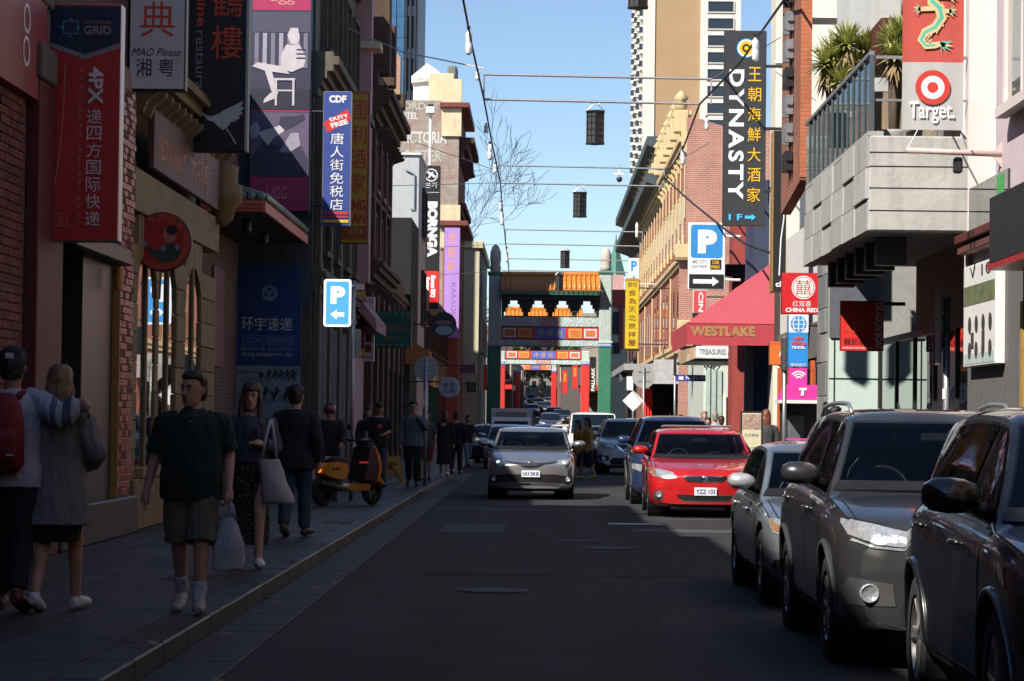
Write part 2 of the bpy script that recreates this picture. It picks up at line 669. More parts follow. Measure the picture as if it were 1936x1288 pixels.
for nm, xa, xb in (('kerb', KL - 0.30, KL), ('kerb', KR, KR + 0.30)):
 kmb = MB()
 for i in range(len(YS) - 3):
  y0, y1 = YS[i], YS[i + 1]
  if y0 < 80 and y0 >= 0 and xa < 0:
   continue
  kmb.add([(xa, y0, prof(y0) - .2), (xb, y0, prof(y0) - .2), (xb, y0, prof(y0) + PH), (xa, y0, prof(y0) + PH),
     (xa, y1, prof(y1) - .2), (xb, y1, prof(y1) - .2), (xb, y1, prof(y1) + PH), (xa, y1, prof(y1) + PH)],
    [(0, 1, 2, 3), (4, 7, 6, 5), (3, 2, 6, 7), (1, 5, 6, 2), (0, 3, 7, 4)])
 ko = struct(kmb.build(nm, m_blue, fix=False))
 if xa < 0: kerb_l = ko
def shared_box(name, mats, sx, sy, sz, bev):
 out = []
 for m in mats:
  me = MB().box(-sx / 2, sx / 2, -sy / 2, sy / 2, -sz, 0, bev)
  d = bpy.data.meshes.new(name)
  d.from_pydata(me.v, [], me.f)
  d.materials.append(m)
  out.append(d)
 return out

ks = shared_box('kerb_stone', [m_blue, m_blue2, m_blue3], 0.30, 1.19, 0.3, 0.012)
y = 0.6
while y < 80:
 o = link('kerb_stone', RND.choice(ks), None, kerb_l)
 o.location = (KL - 0.15, y, PH + RND.uniform(-.002, .002))
 y += 1.2
sl = [shared_box('paving_slab', [m_blue, m_blue2, m_blue3], 0.604, L - 0.006, 0.06, 0.0012) for L in (0.9, 1.2)]
for i in range(4):
 y = 12.0 + RND.uniform(0, .8)
 while y < 62:
  k = RND.choice((0, 0, 1))
  L = (0.9, 1.2)[k]
  o = link('paving_slab', RND.choice(sl[k]), None, pav_l)
  o.location = (KL - 0.30 - 0.305 - i * 0.61, y + L / 2, PH + RND.uniform(-.0012, .0012))
  y += L
strip('pavement', m_blue3, WL - 1.8, KL - 0.302, PH - 0.002, ys=[62] + [q for q in YS if q > 62])
gs = shared_box('gutter_stone', [m_gut, M('gutter_stone_b', (.034, .033, .031), .7, var=.3, scale=3, bump=.4, bscale=30), m_gut], 0.448, 0.59, 0.1, 0.008)
gut = struct(MB().box(KL, KL + 0.47, 8, 78, -.05, 0.003).build('gutter', m_joint, fix=False))
y = 8.3
while y < 78:
 o = link('gutter_stone', RND.choice(gs), None, gut)
 o.location = (KL + 0.235, y, 0.008 + RND.uniform(-.001, .002))
 y += 0.6
m_patch = M('asphalt_patch', (0.065, 0.067, 0.072), 0.8, var=0.2, scale=2, bump=0.4, bscale=120)
m_patch2 = M('asphalt_dark', (0.022, 0.022, 0.024), 0.9, var=0.2, scale=2, bump=0.4, bscale=120)
m_steel = M('worn_steel', (0.32, 0.33, 0.34), 0.45, 0.7, var=0.2, scale=8)
m_line = M('pale_road_strip', (0.22, 0.22, 0.22), 0.7, var=0.35, scale=9, bump=0.1)  # thin pale strips laid across the asphalt
for nm, mt, x0, x1, y0, y1, z in (('road_patch', m_patch, gx(838, 1000, 39), gx(955, 1000, 39), 37.2, 40.3, .004),
         ('road_patch', m_patch2, -1.2, 1.6, 27.0, 31.5, .004),
         ('road_patch', m_patch, 1.4, 2.9, 38.0, 39.1, .004),
         ('road_patch', m_patch2, -1.9, 0.2, 60, 70, .004),
         ('road_strip', m_line, -1.8, 1.3, 47.0, 47.16, .005),
         ('road_strip', m_line, 1.6, 3.9, 43.1, 43.18, .006),
         ('drain_cover', m_steel, gx(1150, 990, 41), gx(1250, 990, 41), 40.6, 41.1, .009),
         ('drain_cover', m_patch, 0.25, 0.85, 34.6, 35.2, .007)):
 struct(MB().add([(x0, y0, z), (x1, y0, z), (x1, y1, z), (x0, y1, z)], [(0, 1, 2, 3)]).build(nm, mt, fix=False))

# --- building helpers
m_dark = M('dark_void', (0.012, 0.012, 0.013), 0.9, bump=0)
m_black = M('black_metal', (0.018, 0.018, 0.02), 0.45, 0.0, var=0.2, bump=0.05)
m_white = M('white_paint', (0.74, 0.74, 0.72), 0.55, var=0.06, bump=0.05)
m_cream = M('cream_render', (0.62, 0.53, 0.35), 0.75, var=0.14, scale=2, bump=0.2, dirt=0.25)
m_glassd = MGLASS('window_glass', (0.018, 0.02, 0.024))
m_glassb = MGLASS('blue_glass', (0.03, 0.05, 0.08), spec=0.9)
m_galv = M('galvanised_steel', (0.42, 0.43, 0.44), 0.4, 0.75, var=0.15, scale=12, bump=0.05)
m_wood = M('brown_timber', (0.12, 0.06, 0.035), 0.6, var=0.25, scale=8)

def swin(root, X, s, y0, y1, z0, z1, fm, gm=None, fw=0.09, pr=0.06, bars=1, sill=True, arch=False):
 mb = MB()
 a, b = X, X + s * pr
 mb.box(a, b, y0 - fw, y0, z0, z1).box(a, b, y1, y1 + fw, z0, z1)
 if arch:
  n = 10
  yc, rr = (y0 + y1) / 2, (y1 - y0) / 2
  for i in range(n):
   t0, t1 = math.pi * i / n, math.pi * (i + 1) / n
   q = [(yc + r_ * math.cos(t), z1 + r_ * math.sin(t)) for r_, t in ((rr, t0), (rr + fw, t0), (rr + fw, t1), (rr, t1))]
   mb.prism(q, min(a, b), max(a, b), 'x')
 else:
  mb.box(a, b, y0 - fw, y1 + fw, z1, z1 + fw)
 w = mb.build('window', fm, root)
 g = MB()
 xg = X + s * 0.012
 pts = [(xg, y0, z0), (xg, y1, z0), (xg, y1, z1)]
 if arch:
  yc, rr = (y0 + y1) / 2, (y1 - y0) / 2
  pts += [(xg, yc + rr * math.cos(math.pi * i / 10), z1 + rr * math.sin(math.pi * i / 10)) for i in range(1, 10)]
 pts += [(xg, y0, z1)]
 o = g.add(pts, [tuple(range(len(pts)))]).build('pane', gm or m_glassd, w, fix=False)
 if o.data.polygons[0].normal.x * s < 0: o.data.flip_normals()
 if bars:
  bm_ = MB()
  zm = (z0 + z1) / 2
  bm_.box(X + s * .014, X + s * .04, y0, y1, zm - .025, zm + .025)
  for i in range(1, bars + 1):
   yy = y0 + (y1 - y0) * i / (bars + 1)
   bm_.box(X + s * .014, X + s * .036, yy - .02, yy + .02, z0, z1)
  bm_.build('glazing_bars', fm, w)
 if sill:
  MB().box(X, X + s * (pr + .08), y0 - fw - .05, y1 + fw + .05, z0 - .12, z0).build('sill', fm, w)
 return w

def fwin(root, Y, x0, x1, z0, z1, fm, gm=None, fw=0.08, pr=0.05, rec=True):
 mb = MB().box(x0 - fw, x0, Y - pr, Y, z0 - fw, z1 + fw).box(x1, x1 + fw, Y - pr, Y, z0 - fw, z1 + fw)
 mb.box(x0, x1, Y - pr, Y, z1, z1 + fw).box(x0, x1, Y - pr, Y, z0 - fw, z0)
 w = mb.build('window', fm, root)
 MB().add([(x0, Y - .012, z0), (x1, Y - .012, z0), (x1, Y - .012, z1), (x0, Y - .012, z1)], [(0, 1, 2, 3)]).build('pane', gm or m_glassd, w, fix=False)
 return w

def cornice(root, X, s, y0, y1, z, steps, mat, brackets=0, bmat=None, name='cornice'):
 mb = MB()
 zz = z
 for p, h in steps:
  mb.box(X, X + s * p, y0, y1, zz, zz + h)
  zz += h - 0.001
 o = mb.build(name, mat, root)
 if brackets:
  pm = max(p for p, h in steps) * 0.78
  bh = 0.34
  pts = [(X, z), (X, z - bh), (X + s * pm * .25, z - bh), (X + s * pm * .45, z - bh * .55), (X + s * pm, z - .08), (X + s * pm, z)]
  me = None
  n = max(2, int((y1 - y0) / brackets))
  for i in range(n):
   yb = y0 + (y1 - y0) * (i + .5) / n
   if me is None:
    off = wloc(root)
    b = MB().prism(pts, yb - .07, yb + .07, 'y').build('bracket', bmat or mat, o)
    me, yb0 = b.data, yb
   else:
    b = link('bracket', me, None, o)
    b.location = (0, yb - yb0, 0)
 return o

def brick_field(root, X, s, y0, y1, z0, z1, mats, bw=0.23, bh=0.076, g=0.012, pr=0.03, limit=300):
 ds = []
 for m in mats:
  b = MB().box(-pr / 2, pr / 2, -bw / 2, bw / 2, -bh / 2, bh / 2, 0.004)
  d = bpy.data.meshes.new('brick')
  d.from_pydata(b.v, [], b.f)
  d.materials.append(m)
  ds.append(d)
 off = wloc(root)
 n, z, r = 0, z0 + bh / 2, 0
 while z + bh / 2 <= z1 and n < limit:
  y = y0 + bw / 2 + (0.5 * (bw + g) if r % 2 else 0)
  while y + bw / 2 <= y1 + 0.01 and n < limit:
   o = link('brick', RND.choice(ds), None, root)
   o.location = (X + s * (pr / 2 - .012) + RND.uniform(-.003, .003) - off.x, y - off.y, z - off.z)
   n += 1
   y += bw + g
  z += bh + g
  r += 1

def building(name, label, s, X, y0, y1, z1, mat, depth=8.0, z0=0.0, cat='building', wall='wall'):
 zb = prof(y0) + z0
 r = thing(name, label, cat, (X, y0, zb))
 if mat is not None:
  bx(r, wall, mat, X, X - s * depth, y0, y1, zb, z1)
 return r

# --- left-hand buildings
m_redbr = [M('red_brick_%s' % k, c, 0.8, var=0.2, scale=9, bump=0.3) for k, c in
   (('dark', (0.11, 0.022, 0.018)), ('mid', (0.14, 0.03, 0.024)), ('light', (0.17, 0.042, 0.032)))]
m_mort = M('grey_mortar', (0.09, 0.06, 0.05), 0.95)
m_redp = M('red_gloss_paint', (0.36, 0.03, 0.03), 0.4, var=0.15)
m_redp2 = M('red_wall_paint', (0.105, 0.016, 0.015), 0.6, var=0.2, dirt=0.3)
A = building('brick_shop', 'red painted brick shop building at the left edge of the picture', 1, WL, 4.0, 27.5, 10.3, m_mort)
brick_field(A, WL, 1, 24.6, 26.0, 1.6, 5.5, m_redbr)
bx(A, 'plinth', m_redp2, WL, WL + .10, 20, 26.2, PH, 1.58)
bx(A, 'pilaster', m_redp2, WL, WL + .14, 26.02, 27.4, PH, 4.9, .01)
bx(A, 'capital', M('grimy_stone', (0.12, 0.10, 0.08), 0.9, dirt=0.5), WL, WL + .18, 25.9, 26.7, 4.9, 5.25, .02)
for i in range(5):
 bx(A, 'stone_block', MATS['grimy_stone'], WL, WL + .10 + .04 * (i % 2), 26.1, 26.7, 5.26 + i * .42, 5.64 + i * .42, .015)
fs_ = bx(A, 'fascia_sign', M('fascia_pink', (0.26, 0.035, 0.05), 0.5, var=0.15), WL, WL + .12, 19, 26.4, gz(20, 185, 25.8), 8.2)
text_fit(A, 'O', m_white, 25.35, gz(5, 30, 25.2), 0.35, 0.3, 0, side=WL + .125)
text_fit(A, 'O', m_white, 25.35, gz(5, 92, 25.2), 0.35, 0.3, 0, side=WL + .125)
A['label'] = 'red painted brick shop building at the left edge of the picture'
m_slate = M('slate_cladding', (0.020, 0.021, 0.023), 0.4, var=0.25, scale=2, bump=0.1)
B = building('dark_entrance_building', 'dark entrance with slate grey pier and red brick strip left of the beige stone front', 1, WL - .9, 27.52, 32.9, 9.8, m_dark, depth=7)
bx(B, 'upper_wall', M('old_red_brick_wall', (0.09, 0.03, 0.024), 0.85, var=0.3, scale=5, dirt=.3), WL, WL - .9, 27.52, 32.7, 4.1, 9.8)
bx(B, 'pier', m_slate, WL + .02, WL - .9, 29.3, 31.35, PH, 4.1)
bx(B, 'door_panel', M('dark_door', (0.014, 0.014, 0.015), 0.35), WL - .45, WL - .5, 27.6, 29.3, PH, 3.3)
bx(B, 'door_frame', m_steel, WL - .40, WL - .45, 28.4, 28.45, PH, 3.3)
bx(B, 'canopy', m_black, WL + .25, WL - .9, 27.6, 31.3, 3.35, 3.55, .02)
MB().lathe([(0.05, 0), (0.06, .1), (0.06, .25)], 10, 'z', (WL + .18, 30.8, 3.05)).build('canopy_lamp', M('amber_glass', (0.5, 0.22, 0.04), 0.3), B)
bx(B, 'pilaster', M('pale_mortar', (0.34, 0.27, 0.20), 0.9), WL + .06, WL - .5, 31.4, 32.66, PH, 5.8)
brick_field(B, WL + .06, 1, 31.42, 32.64, .62, 5.6, [m_redbr[1], m_redp, m_redp], pr=.03, limit=300)
bx(B, 'corner_strip', M('ochre_paint', (0.38, 0.22, 0.05), 0.7), WL + .105, WL + .02, 31.385, 31.43, .6, 5.6)
bx(B, 'doorstep', m_blue, WL + .16, WL - .3, 27.55, 32.7, PH, .60, .02)
m_stone = M('beige_stone', (0.30, 0.215, 0.105), 0.8, var=0.2, scale=3, bump=0.35, dirt=0.35)
m_stone2 = M('beige_stone_dark', (0.25, 0.18, 0.09), 0.85, var=0.2, scale=3, bump=0.35, dirt=0.4)
Cb = building('beige_stone_building', 'beige stone shopfront with tall arched windows and a corner corbel, on the left pavement', 1, WL - .35, 32.95, 41.6, 9.1, m_stone2, depth=7)
yw = 33.5
def stone_blocks(y0, y1, z0, z1, n, p=0.0):
 for i in range(n):
  bx(Cb, 'stone_block', m_stone if i % 2 else m_stone2, WL + p + .004 * (i % 3), WL - .35, y0, y1, z0 + (z1 - z0) * i / n + .004, z0 + (z1 - z0) * (i + 1) / n - .004, .012)
bx(Cb, 'plinth', m_stone2, WL + .08, WL - .35, 32.95, 41.6, PH, .78, .02)
for (ya, yb) in ((32.95, 33.55), (35.25, 35.55), (37.2, 38.1), (39.9, 41.6)):
 stone_blocks(ya, yb, .78, 3.75, 8, -.015 if yb - ya > .5 else -.03)
openings = ((33.55, 35.25), (35.55, 37.2), (38.1, 39.9))
for ya, yb in openings:
 n = 8
 yc, rr = (ya + yb) / 2, (yb - ya) / 2
 for i in range(n):
  t0, t1 = math.pi * i / n, math.pi * (i + 1) / n
  q = []
  for t in (t0, t1):
   q.append((yc + rr * math.cos(t), 3.15 + rr * .7 * math.sin(t)))
  top = 4.15
  q += [(q[1][0], top), (q[0][0], top)]
  MB().prism(q, WL - .3, WL - .016 + .004 * (i % 2), 'x').build('voussoir', m_stone, Cb)
 bx(Cb, 'window_sill', m_stone, WL + .10, WL - .3, ya, yb, .78, .92, .015)
 g = MB().add([(WL - .05, ya, .92), (WL - .05, yb, .92), (WL - .05, yb, 4.0), (WL - .05, ya, 4.0)], [(0, 1, 2, 3)]).build('pane', MGLASS('shop_glass', (0.015, 0.015, 0.016), spec=1.0, wav=0.02), Cb, fix=False)
 bx(Cb, 'mullion', m_stone, WL - .015, WL - .045, (ya + yb) / 2 - .05, (ya + yb) / 2 + .05, .92, 4.0)
bx(Cb, 'frieze', m_stone, WL + .03, WL - .35, 32.95, 41.6, 4.16, 4.7, .01)
cornice(Cb, WL, 1, 32.95, 41.6, 5.75, [(.10, .12), (.22, .14), (.34, .10), (.28, .08)], m_stone2, brackets=.6)
sb_ = bx(Cb, 'signboard', M('sign_plum', (0.10, 0.035, 0.035), 0.6, var=.25), WL + .10, WL + .02, 34.0, 40.9, 4.78, 5.55, .01)
text_fit(Cb, 'RESTAURANT', M('dull_red_letters', (0.45, 0.05, 0.03), 0.5), 35.7, 5.1, 2.6, .3, 0, side=WL + .105, bold=.02)
text_fit(Cb, '大排檔', MATS['dull_red_letters'], 38.6, 5.15, 2.2, .55, 0, side=WL + .105, bold=.02)
MB().lathe([(.02, 0), (.16, .12), (.2, .3), (.3, .38), (.3, .62), (.22, .7), (.24, .95), (.1, 1.0)], 14, 'z', (WL + .12, 41.3, 4.55)).build('corbel', m_stone, Cb, True)
bx(Cb, 'parapet', m_stone2, WL + .06, WL - .35, 32.95, 41.6, 9.1, 9.35)
for k in range(4):
 swin(Cb, WL - .35, 1, 33.6 + k * 2.05, 34.7 + k * 2.05, 6.5, 8.4, m_stone, bars=1, pr=.14)
m_brownbr = MBRICK('brown_brick_side', (0.16, 0.085, 0.055), (0.12, 0.06, 0.04), (0.2, 0.17, 0.14), 'yz')
D = building('setback_brick_building', 'set-back brown brick building under the green tiled awning', 1, -6.55, 41.62, 57.2, 8.9, m_brownbr, depth=6)
for k, (ya, yb, za, zb, c) in enumerate(((44.0, 45.9, 2.2, 5.0, (0.30, 0.28, 0.27)), (48.3, 50.3, 2.0, 4.9, (0.28, 0.27, 0.30)), (52.6, 54.4, 2.6, 4.6, (.2, .05, .05)))):
 p = bx(D, 'wall_poster', M('poster_%d' % k, c, 0.5, var=.25, scale=3), -6.5, -6.55, ya, yb, za, zb)
 text_fit(D, '特價', M('poster_ink', (0.3, 0.03, 0.04), 0.5), (ya + yb) / 2, zb - .6, 1.1, .6, 0, side=-6.497)
bx(D, 'red_door', m_redp, -6.5, -6.55, 46.2, 47.3, PH, 2.3)
bx(D, 'drain_pipe', m_galv, -6.42, -6.52, 47.7, 47.8, PH, 8.8)
aw = thing('tiled_awning', 'coral edged street awning with a green Chinese tile roof', 'awning', (-5.05, 48, 5.4))
m_coral = M('coral_paint', (0.62, 0.16, 0.10), 0.55, var=.12)
m_gtile = M('green_glazed_tile', (0.055, 0.10, 0.06), 0.25, var=.3, scale=10, coat=.4)
za = 5.35
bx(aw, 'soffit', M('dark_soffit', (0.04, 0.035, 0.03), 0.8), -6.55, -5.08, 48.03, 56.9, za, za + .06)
bx(aw, 'fascia', m_coral, -6.2, -5.05, 47.98, 48.05, za - .02, za + .2)
bx(aw, 'fascia', m_coral, -5.08, -5.02, 48.05, 56.9, za - .02, za + .2)
bx(aw, 'fascia_trim', M('coral_dark', (0.4, 0.09, 0.06), 0.6), -6.2, -5.03, 47.95, 47.985, za + .02, za + .055)
bx(aw, 'fascia_trim', MATS['coral_dark'], -6.2, -5.03, 47.955, 47.985, za + .1, za + .125)
tb = None
for i in range(44):
 yy = 48.1 + i * .2
 if tb is None:
  t = MB().tube([(-6.4, yy, za + .78), (-5.6, yy, za + .42), (-4.99, yy, za + .23)], .075, 8).build('roof_tile', m_gtile, aw, True)
  tb, y00 = t.data, yy
 else:
  t = link('roof_tile', tb, None, aw)
  t.location = (0, yy - y00, 0)
tb = None
for i in range(7):
 xx = -6.12 + i * .17
 if tb is None:
  t = MB().lathe([(.06, 0), (.085, .04), (.06, .10)], 10, 'y', (xx, 47.93, za + .26)).build('tile_end', M('pale_green_tile', (0.2, 0.26, 0.2), 0.4), aw, True)
  tb, x00 = t.data, xx
 else:
  t = link('tile_end', tb, None, aw)
  t.location = (xx - x00, 0, 0)
MB().prism([(-6.5, za + .2), (-5.03, za + .2), (-5.6, za + .5), (-6.5, za + .85)], 48.06, 48.14, 'y').build('gable_end', M('grey_gable', (0.07, 0.075, 0.07), .8), aw)
bx(aw, 'roof_deck', m_black, -6.5, -5.06, 48.15, 56.9, za + .2, za + .24)
for yy in (50.2, 53.4):
 MB().lathe([(.05, 0), (.09, .06), (.09, .22), (.04, .3)], 10, 'z', (-5.6, yy, za - .28)).build('spot_lamp', m_black, aw)
m_gstone = M('grey_stone', (0.12, 0.10, 0.075), 0.85, var=.22, scale=2.5, dirt=.45)
m_gside = M('blue_grey_render', (0.075, 0.085, 0.09), 0.8, var=.15, dirt=.3)
E1 = building('grey_stone_building', 'grey stone building with heavy cornice carrying the tall poster column', 1, -4.95, 57.3, 69.8, 14.5, m_gstone, depth=9)
bx(E1, 'side_wall', m_gside, -4.96, -9, 57.24, 57.31, 3.9, 14.4)
cornice(E1, -4.95, 1, 57.25, 69.8, 8.6, [(.08, .22), (.16, .16), (.26, .16), (.40, .14), (.52, .18), (.40, .1)], m_gstone, brackets=.9)
cornice(E1, -4.95, 1, 57.25, 69.8, 4.3, [(.1, .2), (.22, .16), (.3, .12), (.2, .1)], m_gstone, brackets=1.1)
cornice(E1, -4.95, 1, 57.25, 69.8, 12.6, [(.12, .2), (.3, .2), (.5, .2)], m_gstone)
for k in range(4):
 swin(E1, -4.95, 1, 58.6 + k * 3, 60.0 + k * 3, 5.3, 7.6, m_gstone, bars=1, pr=.16)
 swin(E1, -4.95, 1, 58.6 + k * 3, 60.0 + k * 3, 9.8, 11.8, m_gstone, bars=1, pr=.16)
 bx(E1, 'pilaster', m_gstone, -4.95, -4.78, 57.45 + k * 3, 57.9 + k * 3, PH, 8.6, .02)
 bx(E1, 'shop_window', m_glassd, -4.93, -4.95, 58.1 + k * 3, 60.2 + k * 3, .5, 3.6)
 bx(E1, 'shop_pier', M('pale_steel', (.35, .36, .36), .35, .5), -4.86, -4.95, 60.3 + k * 3, 60.42 + k * 3, PH, 3.7)
P1 = building('pink_building', 'narrow pink rendered building wedged between the old stone fronts', 1, -4.95, 70.0, 74.5, 13.6, M('pink_render', (0.46, 0.27, 0.27), 0.7, var=.1, dirt=.2), depth=4)
bx(P1, 'end_wall', MATS['pink_render'], -4.55, -5.6, 69.95, 70.6, 5.2, 13.8)
bx(P1, 'capital', m_cream, -4.3, -5.3, 69.8, 70.8, 11.4, 11.6, .02)
bx(P1, 'post', m_cream, -5.2, -5.35, 69.85, 69.98, 9.5, 13.6)
m_brown = M('brown_stucco', (0.12, 0.065, 0.036), 0.85, var=.3, scale=2.5, dirt=.5)
m_brown2 = M('brown_trim', (0.085, 0.05, 0.032), 0.85, var=.3, scale=2.5, dirt=.5)
m_terra = M('terracotta', (0.30, 0.125, 0.075), 0.8, var=.2)
E2 = building('ornate_brown_building', 'ornate brown Victorian front with jutting cornices and an onion finial', 1, -4.95, 74.6, 84.6, 11.4, m_brown, depth=9)
cornice(E2, -4.95, 1, 74.6, 84.6, 9.9, [(.12, .2), (.26, .2), (.42, .2), (.62, .22), (.74, .2), (.55, .12), (.3, .5)], m_brown2, brackets=1.0)
cornice(E2, -4.95, 1, 74.6, 84.6, 5.4, [(.12, .18), (.26, .18), (.42, .16), (.52, .14), (.35, .1)], m_brown2, brackets=.8)
cornice(E2, -4.95, 1, 74.6, 84.6, 7.7, [(.08, .16), (.2, .14), (.1, .1)], m_brown2)
for k in range(4):
 y_ = 75.0 + k * 2.75
 bx(E2, 'pilaster', m_brown2, -4.95, -4.72, y_, y_ + .5, 5.9, 9.9, .02)
 bx(E2, 'pilaster', m_brown, -4.95, -4.75, y_, y_ + .6, PH, 5.4, .02)
 bx(E2, 'parapet_block', m_brown2, -4.95, -4.35, y_, y_ + .7, 11.4, (14.2, 13.2, 12.1, 11.9)[k], .03)
 if k < 3:
  swin(E2, -4.95, 1, y_ + 1.0, y_ + 2.2, 6.0, 6.9, m_terra, bars=1, pr=.18, arch=True)
  swin(E2, -4.95, 1, y_ + 1.0, y_ + 2.2, 8.2, 9.0, m_terra, bars=1, pr=.18, arch=True)
  bx(E2, 'shop_window', m_glassd, -4.93, -4.95, y_ + .8, y_ + 2.5, .5, 3.4)
MB().lathe([(.30, 0), (.32, .1), (.2, .18), (.34, .4), (.38, .62), (.28, .88), (.1, 1.15), (.05, 1.5), (0.0, 1.7)], 16, 'z', (-5.05, 77.2, 12.6)).build('onion_finial', m_terra, E2, True)
MB().prism([(-5.3, 11.4), (-4.3, 11.4), (-4.3, 12.5), (-4.8, 13.2), (-5.3, 12.5)], 79.6, 80.1, 'y').build('pediment', M('pale_terracotta', (.42, .25, .17), .8), E2)
MB().lathe([(.1, 0), (.14, .2), (.06, .3), (.1, .9), (.02, 1.5)], 8, 'z', (-4.85, 83, 11.6)).build('finial', m_terra, E2)
bx(E2, 'chimney', m_cream, -5.75, -5.2, 84, 84.5, 11.0, 13.2, .03)
bx(E2, 'chimney_cap', m_stone, -5.83, -5.12, 83.9, 84.6, 12.8, 13.0, .03)
E3 = building('low_brown_shop', 'low brown shop between the ornate brown front and the stone clad wall', 1, -4.95, 84.7, 96.8, 6.4, m_brown, depth=6)
cornice(E3, -4.95, 1, 84.7, 96.8, 5.6, [(.08, .15), (.16, .15), (.1, .1)], m_brown2, brackets=.9)
for k in range(4):
 bx(E3, 'pilaster', m_brown2, -4.95, -4.85, 85 + k * 3, 85.4 + k * 3, PH, 5.6, .02)
 bx(E3, 'shop_window', m_glassd, -4.93, -4.95, 85.6 + k * 3, 87.6 + k * 3, .5, 3.2)
m_gwall = M('pale_grey_render', (0.42, 0.44, 0.45), 0.8, var=.07, dirt=.15)
Fb = building('plain_grey_building', 'plain pale grey block with a bare end wall above the green sign', 1, -4.78, 103, 109.5, gz(766, 293, 103), m_gwall, depth=6)
bx(Fb, 'coping', m_white, -4.7, -10.8, 102.9, 109.6, gz(766, 293, 103), gz(766, 289, 103))
bx(Fb, 'base_band', M('mid_grey_render', (0.16, 0.18, 0.21), .8), -4.76, -10.8, 102.94, 103, 0.2, gz(766, 562, 103))
MB().tube([(-5.1, 102.93, gz(770, 395, 103)), (-4.95, 102.93, gz(770, 395, 103)), (-4.95, 102.93, gz(770, 330, 103)), (-5.3, 102.93, gz(770, 322, 103))], .03, 6).build('wall_pipe', m_galv, Fb)
for k in range(1):
 swin(Fb, -4.78, 1, 106 + k * 6, 108.4 + k * 6, 5.5, 7.5, m_black, pr=.12)
 swin(Fb, -4.78, 1, 106 + k * 6, 108.4 + k * 6, 9, 10.8, m_black, pr=.12)
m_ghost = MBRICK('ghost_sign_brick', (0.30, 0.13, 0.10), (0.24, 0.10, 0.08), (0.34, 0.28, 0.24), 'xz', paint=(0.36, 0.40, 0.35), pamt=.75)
zt = gz(800, 190, 140)
xr = gx(866, 400, 140)
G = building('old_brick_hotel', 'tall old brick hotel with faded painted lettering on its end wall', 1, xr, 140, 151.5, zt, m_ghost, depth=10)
xp = gx(833, 400, 140)
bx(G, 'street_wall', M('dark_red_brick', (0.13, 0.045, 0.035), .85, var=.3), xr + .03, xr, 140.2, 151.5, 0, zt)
for (ya, yb, mt) in ((150, 195, m_cream), (205, 258, m_cream), (388, 418, m_cream), (440, 470, m_cream)):
 bx(G, 'corner_band', mt, xp, xr + .12, 139.85, 140.4, gz(850, yb, 140), gz(850, ya, 140))
bx(G, 'corner_pier', M('corner_red_brick', (.33, .11, .08), .85, var=.2), xp + .15, xr + .08, 139.9, 140.3, 0, gz(850, 470, 140))
for py in (195, 418):
 bx(G, 'string_course', M('maroon_paint', (.16, .035, .03), .6), xp - .1, xr + .55, 139.6, 151.5, gz(850, py + 10, 140), gz(850, py, 140), .03)
cornice(G, xr, 1, 140.5, 151.5, gz(870, 330, 150), [(.2, .4), (.5, .4), (.8, .3)], M('maroon_dark', (.07, .03, .03), .8), brackets=1.2)
cornice(G, xr, 1, 140.5, 151.5, gz(870, 430, 150), [(.2, .3), (.4, .3)], MATS['maroon_dark'])
m_gh = M('faded_white_paint', (0.55, 0.55, 0.52), .9, var=.35, scale=14, bump=0)
m_gh2 = M('faded_grey_paint', (0.42, 0.42, 0.39), .9, var=.4, scale=14, bump=0)
def wtext(root, s, p0, p1, p2, p3, Y, mat, **k):
 a, b = at(p0, p1, Y), at(p2, p3, Y)
 return text_fit(root, s, mat, (a.x + b.x) / 2, (a.z + b.z) / 2, abs(b.x - a.x), abs(a.z - b.z), Y - .01, **k)
wtext(G, 'FORD', 752, 193, 805, 208, 140, m_gh2, bold=.02)
wtext(G, 'HOTEL', 748, 212, 790, 226, 140, m_gh, bold=.03)
wtext(G, 'VICTORIA', 757, 248, 845, 272, 140, m_gh, bold=.03)
wtext(G, 'BITTER', 766, 284, 835, 306, 140, m_gh2, bold=.01)
Gt = building('white_gabled_roof_house', 'white gabled rooftop structure rising behind the old hotel', 1, gx(868, 180, 152), 147, 151, zt + .1, None)
bx(Gt, 'wall', m_white, gx(786, 200, 150), gx(835, 200, 150), 147, 151, zt - 2, gz(800, 168, 150))
MB().prism([(gx(783, 168, 150), gz(783, 170, 150)), (gx(835, 168, 150), gz(835, 166, 150)), (gx(835, 150, 150), gz(835, 150, 150)), (gx(812, 134, 150), gz(812, 134, 150)), (gx(783, 158, 150), gz(783, 158, 150))], 146.8, 151, 'y').build('gable', m_white, Gt)
bx(Gt, 'parapet_block', m_cream, gx(815, 160, 148), gx(862, 160, 148), 145, 146.5, zt - 1, gz(840, 152, 148), .03)
bx(Gt, 'corner_turret', M('green_grey', (.16, .19, .16), .8), gx(850, 150, 153), gx(868, 150, 153), 149, 151, zt - 3, gz(858, 141, 153), .1)
text_fit(Gt, 'OXFORD', m_gh2, gx(803, 163, 149.7), gz(803, 163, 149.7), 1.1, .18, 146.77)
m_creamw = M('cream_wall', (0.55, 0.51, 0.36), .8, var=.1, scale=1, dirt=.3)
xh = gx(905, 600, 163)
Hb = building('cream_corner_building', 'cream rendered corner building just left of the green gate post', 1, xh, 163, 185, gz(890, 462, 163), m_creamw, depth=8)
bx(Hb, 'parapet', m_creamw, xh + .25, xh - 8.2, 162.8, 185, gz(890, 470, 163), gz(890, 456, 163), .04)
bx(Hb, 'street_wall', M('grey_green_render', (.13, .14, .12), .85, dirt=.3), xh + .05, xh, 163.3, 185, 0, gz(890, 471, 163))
for k in range(3):
 swin(Hb, xh + .05, 1, 166 + k * 6, 168 + k * 6, 6, 8, m_creamw, pr=.15)
SC = building('stone_clad_shop', 'dark stacked-stone clad shop wall past the green hanging sign', 1, -4.75, 97, 102.8, 9.0, m_dark, depth=5)
